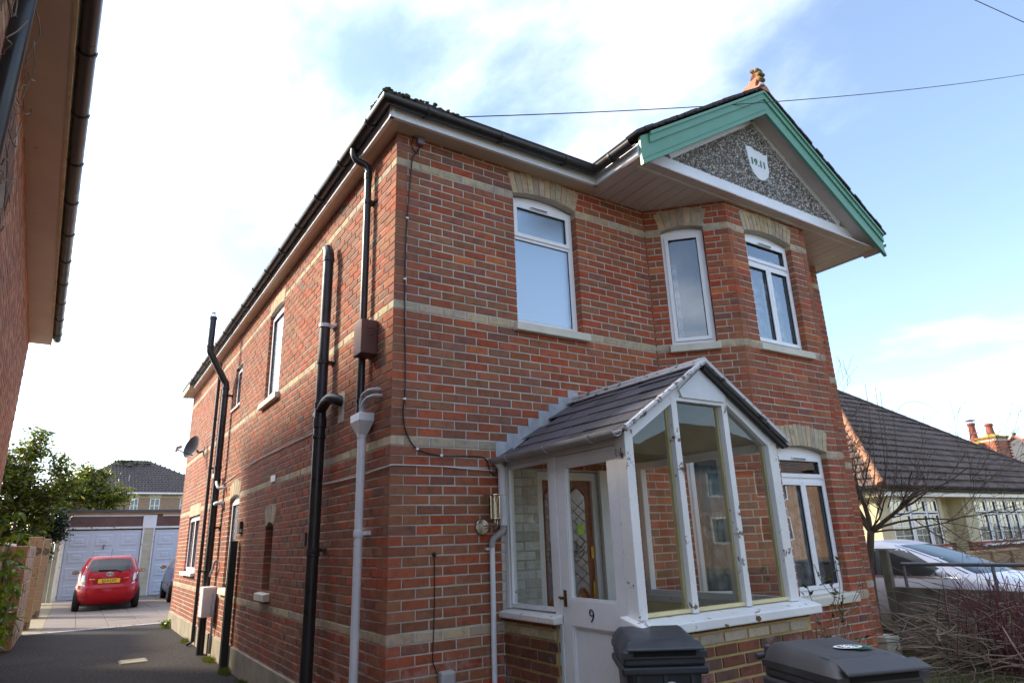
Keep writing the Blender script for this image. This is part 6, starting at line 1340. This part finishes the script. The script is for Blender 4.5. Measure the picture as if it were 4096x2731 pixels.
# sparse twiggy plant against the bay, with few leaves
SP = thing('sparse_shrub', 'sparse leggy shrub with few small leaves against the bay wall', 'shrub', (3.6, -1.15, -.05)); rr = random.Random(41); m = MB(); lv = MB(); ends = []
for k in range(12):
    limb(m, (3.50+rr.uniform(-.2, .3), -1.12+rr.uniform(-.12, .1), -.08), (rr.uniform(-.45, .4), rr.uniform(-.25, .15), 1.5), rr.uniform(.55, .85), .012, rr, 2, ends, .7, .03, 5, .2, 5, (2, 3), .62, .0028)
for pts, r in ends:
    if r < .008:
        for i in (3, 4, 5):
            if rr.random() < .6: leaf_quads(lv, pts[i], .028, 2, .014, rr)
m.tube(smoothpath([(3.1, -1.25, .1), (3.5, -1.2, .40), (3.8, -1.1, .55), (4.1, -1.0, .60)], 4), [.018-.0007*i for i in range(13)], 8); m.tube(smoothpath([(3.2, -1.2, .05), (3.55, -1.15, .45), (3.95, -1.05, .75), (4.2, -1.0, .82)], 4), [.016-.0007*i for i in range(13)], 8)
m.build('stems', DEADW, SP); tag(lv.build('leaves', SMALLLEAF, SP), kind='stuff')
# rough grass and weeds
rr = random.Random(51); m = MB()
def blade(x, y, h):
    a = rr.uniform(0, 6.28); z = gz(x, y)-.02; dx_, dy_ = math.cos(a)*h*.4, math.sin(a)*h*.4; w = .004; m.add([(x-w, y, z), (x+w, y, z), (x+dx_*.5+w*.6, y+dy_*.5, z+h*.7), (x+dx_, y+dy_, z+h), (x+dx_*.5-w*.6, y+dy_*.5, z+h*.7)], ((0, 1, 2, 3, 4),))
for k in range(9000):
    x, y = rr.uniform(4.6, 8.0), rr.uniform(-3.0, .6)
    if x < 5.9 and y > -.8: continue
    if math.sin(x*3.1+1)+math.sin(y*4.3+x) < rr.uniform(-1.2, 1.2): continue
    blade(x, y, rr.uniform(.03, .09))
for k in range(1500): y = rr.choice((11.9, 12.2, 9.0, 6.4, 5.2, 4.1, 3.0))+rr.gauss(0, .12); blade(-.05-abs(rr.gauss(0, .05)), y, rr.uniform(.02, .10))
tag(m.build('rough_grass', GRASS), 'short rough grass and weeds on the soil and wall foot', 'grass', kind='stuff')
for i, (x, y) in enumerate(((-.10, 11.9),)):
    t = thing('wall_weed', 'leafy green weed at the foot of the side wall near the drain', 'weed', (x, y, 0)); m = MB(); leaf_quads(m, (x, y, .09), .05, 60, .055, rr); m.build('leaves', SHRUB, t)
# ------------------------------------------------------------------ garden boundary, right
BW = thing('concrete_garden_wall', 'low dark concrete panel wall with a steel tube rail on top', 'wall', (8.0, -.8, 0))
MB().box(7.97, 8.03, -.85, .58, -.15, .72).build('panel', CONCDARK, BW, bevel=.01); MB().box(7.97, 8.03, -4.2, -.86, -.25, .72).build('panel', CONCDARK, BW, bevel=.01)
MB().box(7.955, 8.045, .58, .70, -.15, 1.24).build('post', CONCDARK, BW, bevel=.02)
m = MB(); m.tube([(8.0, .42, 1.025), (8.0, -4.2, 1.045)], .026, 10); m.build('rail', STEEL, BW, smooth=True, sharp=50)
for y in (.40, -.72, -1.9, -3.1): MB().tube([(8.0, y, .70), (8.0, y, 1.02)], .022, 8).build('rail_post', STEEL, BW, smooth=True, sharp=50)
# timber fence beyond
TF = thing('timber_fence', 'low brown timber board fence in front of the bungalow', 'fence', (16, 2.5, -.1))
for i in range(5):
    z = -.1+i*.20; MB().box(13.8, 24, 2.5+.01*(i % 2), 2.52+.01*(i % 2), z+.0, z+.197).build('board', TIMBER, TF)
MB().box(13.8, 24, 2.47, 2.54, .90, .945).build('top_rail', TIMBER, TF)
for i in range(10): MB().box(13.9+i*1.05, 13.98+i*1.05, 2.44, 2.499, -.1, .90).build('post', TIMBER, TF)
# ------------------------------------------------------------------ bungalow
def hip_roof(parent, corners, apexes, mat, gauge=.33, name='roof', lift=.02):
    A, B, C, D = corners; R1, R2 = apexes; m = MB()
    slope_tiles(m, A, B, R2, R1, gauge, .03, lift); slope_tiles(m, B, C, R2, R2, gauge, .03, lift); slope_tiles(m, C, D, R1, R2, gauge, .03, lift); slope_tiles(m, D, A, R1, R1, gauge, .03, lift)
    return m.build(name, mat, parent)
def tile_ribs(parent, A, B, T1, T2, gauge, pitch, mat, seed=0, rise=.0):
    "rolled pantile ribs running up a slope, one short rib per tile, joined"
    A, B, T1, T2 = (Vector(v) for v in (A, B, T1, T2)); nrm = (B-A).cross(T1-A).normalized(); nrm = nrm if nrm.z > 0 else -nrm; rr = random.Random(seed); m = MB()
    n = int(((T1+T2)/2-(A+B)/2).length/gauge); 
    for i in range(n):
        t0, t1 = i/n, (i+1.02)/n; a, b = A.lerp(T1, t0), B.lerp(T2, t0); k = int((b-a).length/pitch)
        up = ((T1+T2)/2-(A+B)/2); 
        for j in range(k):
            x = (a.lerp(b, (j+.5)/k)); u = (b-a).normalized(); s = (nrm.cross(u)).normalized(); s = s if s.z > 0 else -s
            h = .028+rr.uniform(-.004, .006); p = x+nrm*(.048+rise); q = x+s*gauge*1.0+nrm*.030; w = pitch*.28
            m.add([p-u*w, p+nrm*h, p+u*w, q-u*w, q+nrm*h, q+u*w], ((0, 1, 4, 3), (1, 2, 5, 4), (0, 2, 1)))
    return tag(m.build('roof_tiles', mat, parent), kind='stuff')
BG = thing('bungalow', 'cream roughcast bungalow with brown hipped tile roof and white lattice windows', 'bungalow', (20, 8, -.1))
bA, bB = (14.2, 3.75, 2.46), (28.0, 3.75, 2.46); bC, bD = (28.0, 12.5, 2.46), (14.2, 12.5, 2.46); a1, a2 = (19.2, 7.6, 6.16), (19.6, 7.9, 6.16)
hip_roof(BG, (bA, bB, bC, bD), (a1, a2), TILE_B, lift=.055)
tile_ribs(BG, bA, bB, a1, a1, .33, .19, TILE_B, 2, .04); tile_ribs(BG, bD, bA, a1, a1, .33, .19, TILE_T, 3)  # orange ribs on the left slope paint sunlight onto the brown roof
m = MB()
for a, b in ((bA, a1), (bB, a1)):
    a, b = Vector(a)+Vector((0, 0, .05)), Vector(b)+Vector((0, 0, .05)); n = 20
    for i in range(n): p, q = a.lerp(b, i/n), a.lerp(b, (i+1)/n); (m.tube([p, q], [.11, .10], 8) if a.x < 20 else None)
m.build('hip_tile', TILE_T, BG, smooth=True, sharp=50); m = MB()
a, b = Vector(bB)+Vector((0, 0, .05)), Vector(a1)+Vector((0, 0, .05))
for i in range(24): m.tube([a.lerp(b, i/24), a.lerp(b, (i+1)/24)], [.11, .10], 8)
m.build('hip_tile', TILE_D, BG, smooth=True, sharp=50)
gutter(BG, [(28.0, 3.66, 2.42), (14.12, 3.66, 2.42)], r=.06, br=1.3); gutter(BG, [(14.1, 3.66, 2.42), (14.1, 12.5, 2.42)], r=.06)
MB().box(14.2, 28, 3.735, 3.76, 2.26, 2.41).build('fascia', UPVC, BG); MB().box(14.2, 28, 3.76, 4.1, 2.262, 2.28).build('soffit', UPVC, BG); MB().box(14.19, 14.215, 3.76, 12.5, 2.26, 2.41).build('fascia', plain('cream_fascia', (.62, .55, .38), .6), BG)
FBG = ((0, 4.05), (1, 0), (0, -1)); bwin = [(14.95, 17.45, .98, 2.26), (19.55, 23.2, 1.0, 2.26)]
m = MB(); backing(FBG, 14.4, 27.8, 1.0, 2.3, [(a, b, c, e) for a, b, c, e in bwin]+[(17.62, 18.85, -.2, 2.3)], m, 0, .4, 0); m.quad((14.4, 4.05, 1.0), (14.4, 12.3, 1.0), (14.4, 12.3, 2.3), (14.4, 4.05, 2.3)); m.quad((17.6, 4.45, -.1), (18.9, 4.45, -.1), (18.9, 4.45, 2.3), (17.6, 4.45, 2.3)); m.build('wall', YELLOWR, BG)
bb_ = Brickwork(44); bb_.wall(((14.4, 4.03), (1, 0), (0, -1)), 13.4, 50, 66, [(3.22, 4.45, -1, 2)], (0, .11), RED); bb_.wall(((17.62, 4.44), (1, 0), (0, -1)), 1.23, 50, 66, [], (0, .11), RED); bb_.finish(BG, 200)
m = MB(); m.fbox(FBG, 14.4, 17.62, -.02, .012, -.2, 1.02); m.fbox(FBG, 18.85, 27.8, -.02, .012, -.2, 1.02); m.quad((14.405, 4.04, -.2), (14.405, 12.3, -.2), (14.405, 12.3, 1.0), (14.405, 4.04, 1.0)); m.build('brick_plinth', MORT, BG)
for (a, b, c, e), ws in zip(bwin, ((.9, .75, .55), (.80, .65, .70, .65, .80))):
    tot = sum(ws); x = a; tr = e-.42
    for w_ in ws:
        w_ = w_*(b-a)/tot; upvc(BG, FBG, x, x+w_, c, e, 0, .03, [(x+.045, x+w_-.045, tr+.02, e-.06, True), (x+.045, x+w_-.045, c+.045, tr-.01, True)]); g = MB()
        for k in (1, 2): zz = c+.09+(tr-.05-c-.09)*k/3; g.fbox(FBG, x+.09, x+w_-.09, -.044, -.036, zz-.007, zz+.007)
        xm2 = x+w_/2; g.fbox(FBG, xm2-.007, xm2+.007, -.0445, -.0365, c+.09, tr-.055); g.fbox(FBG, xm2-.007, xm2+.007, -.0445, -.0365, tr+.065, e-.105); g.build('lattice_bar', UPVC, BG); x += w_
    MB().fbox(FBG, a-.08, b+.08, -.05, .08, c-.06, c-.005).build('window_sill', UPVC, BG); room(BG, FBG, a, b, c, e, .05, .8); curtain(BG, FBG, a, b, c, tr, -.2, LACE, waves=22)
MB().box(18.95, 19.10, 3.98, 4.049, 1.95, 2.26).build('alarm_box', CREAMP, BG)
# second roof and chimneys behind
B2 = thing('second_bungalow', 'brown hipped tile roof rising behind the bungalow', 'house', (40, 14, 0))
c2_ = ((29.5, 7.2, 2.6), (45, 7.2, 2.6), (45, 20, 2.6), (29.5, 20, 2.6)); ap2 = ((36.1, 12.2, 6.62), (36.6, 12.6, 6.62)); hip_roof(B2, c2_, ap2, TILE_D)
m = MB(); a, b = Vector((29.5, 7.2, 2.66)), Vector((36.1, 12.2, 6.68)); [m.tube([a.lerp(b, i/20), a.lerp(b, (i+1)/20)], [.13, .12], 8) for i in range(20)]; m.build('hip_tile', TILE_T, B2, smooth=True); MB().box(30, 44.5, 7.7, 19.5, -.2, 2.55).build('wall', YELLOWR, B2)
def chimney(label, x, y, w, ztop, zbot, potz, cowl=False):
    t = thing('chimney_stack', label, 'chimney', (x, y, zbot), R_(-12), 'chimneys beyond the bungalow'); cb = Brickwork(int(y*7)); h = w/2
    k0 = int((ZT-(ztop-.12))/CO)+1; k1 = int((ZT-zbot)/CO)
    c, s_ = math.cos(R_(-12)), math.sin(R_(-12)); R2 = lambda a, b: (a*c-b*s_, a*s_+b*c)
    t.rotation_euler = (0, 0, 0)
    for (px, py), u, n in (((-h, -h), (1, 0), (0, -1)), ((-h, h), (0, -1), (-1, 0)), ((h, -h), (0, 1), (1, 0))):
        P_ = R2(px, py); U_, N_ = R2(*u), R2(*n); fr = ((x+P_[0], y+P_[1]), U_, N_); cb.wall(fr, w, k0, k1, [], (0, -.114), [((.42, .11, .05), 1), ((.36, .10, .05), 1)]); m = MB(); backing(fr, 0, w, zbot, ztop-.1, [], m); m.build('stack', MORT, t)
    cb.finish(t, 120)
    m = MB()
    for dz, e in ((-.12, .03), (-.06, .07)):
        q = [R2(a*(h+e), b*(h+e)) for a, b in ((-1, -1), (1, -1), (1, 1), (-1, 1))]; m.zprism([(x+a, y+b) for a, b in q], ztop+dz, ztop+dz+.058)
    m.build('corbel', plain('lichen_brick', (.33, .20, .05), .9, .4, 8), t)
    m = MB(); m.lathe([(h*1.05, ztop), (h*.5, ztop+.12), (.17, ztop+.16)], (x, y, 0), 12); m.build('flaunching', plain('lichen', (.32, .26, .05), .95, .3, 8), t)
    m = MB(); m.lathe([(.20, ztop+.10), (.165, ztop+.5*(potz-ztop)), (.15, potz-.14), (.19, potz-.12), (.20, potz-.06), (.17, potz-.03), (.18, potz)], (x, y, 0), 16); m.build('chimney_pot', plain('pot_red', (.24, .06, .035), .7, .2, 6), t, smooth=True, sharp=40)
    if cowl:
        m = MB(); m.lathe([(.24, potz+.12), (.20, potz+.16), (.05, potz+.20)], (x, y, 0), 16); [m.tube([(x+.15*math.cos(i*2.1), y+.15*math.sin(i*2.1), potz-.02), (x+.15*math.cos(i*2.1), y+.15*math.sin(i*2.1), potz+.13)], .01, 5) for i in range(3)]; m.build('cowl', IRONP, t)
    return t
chimney('red brick chimney with one plain flared pot and lichen cap', 37.25, 9.75, .95, 5.80, 2.8, 6.50); chimney('red brick chimney with a capped pot behind the aerial', 37.0, 10.45, .85, 5.52, 2.8, 6.62, True)
t = thing('tv_aerial', 'white television aerial on a mast between the two chimneys', 'aerial', (37.05, 10.15, 4.6)); m = MB(); m.tube([(37.1, 10.0, 4.6), (37.0, 10.25, 6.12)], .02, 6); m.build('mast', WHITEC, t)
m = MB(); m.bar((36.95, 10.75, 6.07), (37.05, 10.15, 6.12), .04, .04)
for i in range(9): y = 10.72-i*.07; m.bar((36.80, y, 6.08), (37.2, y, 6.09), .012, .012)
m.bar((37.0, 10.0, 6.28), (37.0, 10.5, 6.25), .03, .02); m.bar((37.0, 10.0, 6.18), (37.0, 10.5, 6.15), .03, .02); m.build('elements', WHITEC, t)
SG = thing('slate_gabled_house', 'grey slate gable roof with orange ridge tiles and ball finial', 'house', (48, 12, 0)); m = MB()
ga, gl = Vector((46.95, 12.09, 6.70)), Vector((46.6, 13.4, 5.9)); m.add([(46.95, 12.09, 6.70), (45.9, 15.9, 4.2), (46.7, 7.4, 3.6), (56, 10, 3.6), (56, 13, 6.7)], ((0, 1, 2), (0, 2, 3, 4))); m.build('roof', SLATE, SG)
m = MB()
for i in range(7):
    for j in range(7):
        z = 6.3-i*.35; y = 12.1+(j-3.3)*.45+(.2 if i % 2 else 0)
        if abs(y-12.1) < (6.6-z)*1.3: m.box(46.80+(y-12.1)*-.08, 46.83+(y-12.1)*-.08, y-.215, y+.215, z-.35, z-.01)
tag(m.build('slates', SLATE, SG), kind='stuff')
m = MB(); m.tube([(46.9, 12.09, 6.72), (46.55, 13.7, 5.75)], .09, 6); m.tube([(46.9, 12.09, 6.72), (47.2, 10.6, 5.5)], .09, 6); m.build('ridge_tile', TERRA, SG); MB().blob((46.9, 12.07, 6.87), .11, 10, 8, 0).build('finial', TERRA_G, SG, smooth=True); MB().box(46.9, 55, 8, 15.5, -.2, 4.0).build('wall', YELLOWR, SG)
# ------------------------------------------------------------------ house far beyond the garages
FH = thing('far_brick_house', 'brown brick house with mossy dark tiled hip roof beyond the garages', 'house', (3, 74, 0))
fa = [(-4.0, 70, 7.3), (11, 70, 7.3), (11, 82, 7.3), (-4.0, 82, 7.3)]; hip_roof(FH, fa, ((.8, 75, 10.95), (3.4, 75, 10.95)), TILE_D, .36); tile_ribs(FH, fa[0], fa[1], (.8, 75, 10.95), (3.4, 75, 10.95), .36, .30, TILE_D, 9)
m = MB(); [m.blob((1.0+random.uniform(-.6, 2.6), 74.3+random.uniform(-.5, .5), 10.55+random.uniform(-.3, .25)), random.uniform(.08, .22), 6, 4, .3, sq=(1, 1, .4)) for _ in range(60)]; tag(m.build('roof_moss', MOSS, FH), kind='stuff')
FFH = ((0, 70.4), (1, 0), (0, -1)); fb = Brickwork(66); wins = [(2.05, 2.75, 5.3, 6.75), (3.75, 4.65, 5.3, 6.75), (6.45, 7.3, 5.3, 6.75), (-.6, .2, 5.3, 6.75)]
m = MB(); backing(FFH, -3.5, 10.5, 0, 7.28, wins, m, 0, .15, 0)
bmat, nt, bs, N, L = newmat('far_brick_wall'); tx = N('ShaderNodeTexBrick'); mp = objcoord(nt, (1, 1, 1)); sp_ = N('ShaderNodeSeparateXYZ'); cb_ = N('ShaderNodeCombineXYZ'); L(mp, sp_.inputs[0]); L(sp_.outputs[0], cb_.inputs[0]); L(sp_.outputs[2], cb_.inputs[1]); L(cb_.outputs[0], tx.inputs['Vector'])
for nm, v in (('Scale', 1.0), ('Brick Width', .2286), ('Row Height', .0762), ('Mortar Size', .008)): tx.inputs[nm].default_value = v
tx.inputs['Color1'].default_value = (.26, .14, .085, 1); tx.inputs['Color2'].default_value = (.34, .20, .12, 1); tx.inputs['Mortar'].default_value = (.36, .31, .26, 1); L(tx.outputs['Color'], bs.inputs['Base Color']); bs.inputs['Roughness'].default_value = .9
m.quad((-3.5, 70.4, 0), (-3.5, 82, 0), (-3.5, 82, 7.28), (-3.5, 70.4, 7.28)); m.build('wall', bmat, FH)
for a, b, c, e in wins:
    mm = (a+b)/2; w = upvc(FH, FFH, a, b, c, e, 0, .06, [(a+.05, mm, c+.05, e-.06, True), (mm, b-.05, c+.05, e-.06, True)], fw=.06, glass=GLASS_F); MB().fbox(FFH, a+.05, b-.05, -.075, -.05, 6.0, 6.06).build('glazing_bar', UPVC, w); MB().fbox(FFH, a-.1, b+.1, -.02, .012, e+.002, e+.32).build('lintel', plain('buff_lintel', (.50, .40, .25), .9), FH); MB().fbox(FFH, a-.06, b+.06, -.05, .07, c-.1, c-.01).build('window_sill', UPVC, FH); room(FH, FFH, a, b, c, e, .1, .8)
MB().fbox(FFH, -3.5, 10.5, -.02, .01, 6.80, 6.87).build('buff_band', plain('buff_band', (.50, .40, .25), .9), FH); MB().box(-4, 11, 70.0, 70.05, 7.13, 7.29).build('gutter_board', UPVC, FH); MB().tube([(1.6, 70.3, 0), (1.6, 70.3, 7.15)], .05, 8).build('downpipe', BLACKP, FH); MB().tube([(1.75, 71.6, 8.2), (1.75, 71.6, 9.1)], .05, 6).build('flue', GREYWEATH, FH)
# ------------------------------------------------------------------ houses over the road (seen only mirrored in the glass)
def opposite(x0, label, hz):
    OP = thing('opposite_house', label, 'house', (x0+6, -24, 0), 0, 'houses across the road'); m = MB(); m.box(x0, x0+12, -30, -21, -.2, hz); m.build('wall', bmat, OP); hip_roof(OP, ((x0-.4, -30.4, hz), (x0+12.4, -30.4, hz), (x0+12.4, -20.6, hz), (x0-.4, -20.6, hz)), ((x0+4.5, -25.5, hz+3.2), (x0+7.5, -25.5, hz+3.2)), TILE)
    for x in (x0+1.2, x0+5.0, x0+8.8):
        for z in (1.0, 3.3): w_ = MB().box(x, x+1.6, -21.0, -20.97, z, z+1.3).build('window', UPVC, OP); MB().box(x+.08, x+1.52, -20.969, -20.96, z+.08, z+1.22).build('pane', GLASS_F, w_)
opposite(-6, 'brick house across the road opposite the left neighbour', 5.0); opposite(9, 'brick house across the road opposite the bay', 5.2); opposite(23.5, 'brick house across the road beyond the bungalow drive', 4.8); opposite(38, 'brick house across the road farthest along the row', 5.2)
leafy_tree('street_tree', 'green tree growing across the road between two houses', (8, -18, 0), [(8, -18, 5, 1.6), (9, -18.5, 6, 1.3), (6.8, -18, 5.6, 1.4), (8, -17.6, 6.8, 1.1)], 4, 77, .16, 6)
# ------------------------------------------------------------------ overhead cables
cab = [(.20+(9.71)*t, -.22-1.85*t, 5.215+3.235*t-.13*4*t*(1-t)) for t in [i/24 for i in range(34)]]
m = MB(); m.tube([(.16, -.19, 5.22)]+cab, .0055, 5); tag(m.build('overhead_cable', WIRE), 'thin black service cable running from the eaves corner across the gable', 'cable')
m = MB(); m.tube([(6.0, -.88, 10.6), (8.57, -1.552, 10.18), (11.58, -2.34, 9.70), (16, -3.5, 9.1)], .007, 5); tag(m.build('overhead_cable', WIRE), 'short length of black overhead cable high in the open blue sky', 'cable')
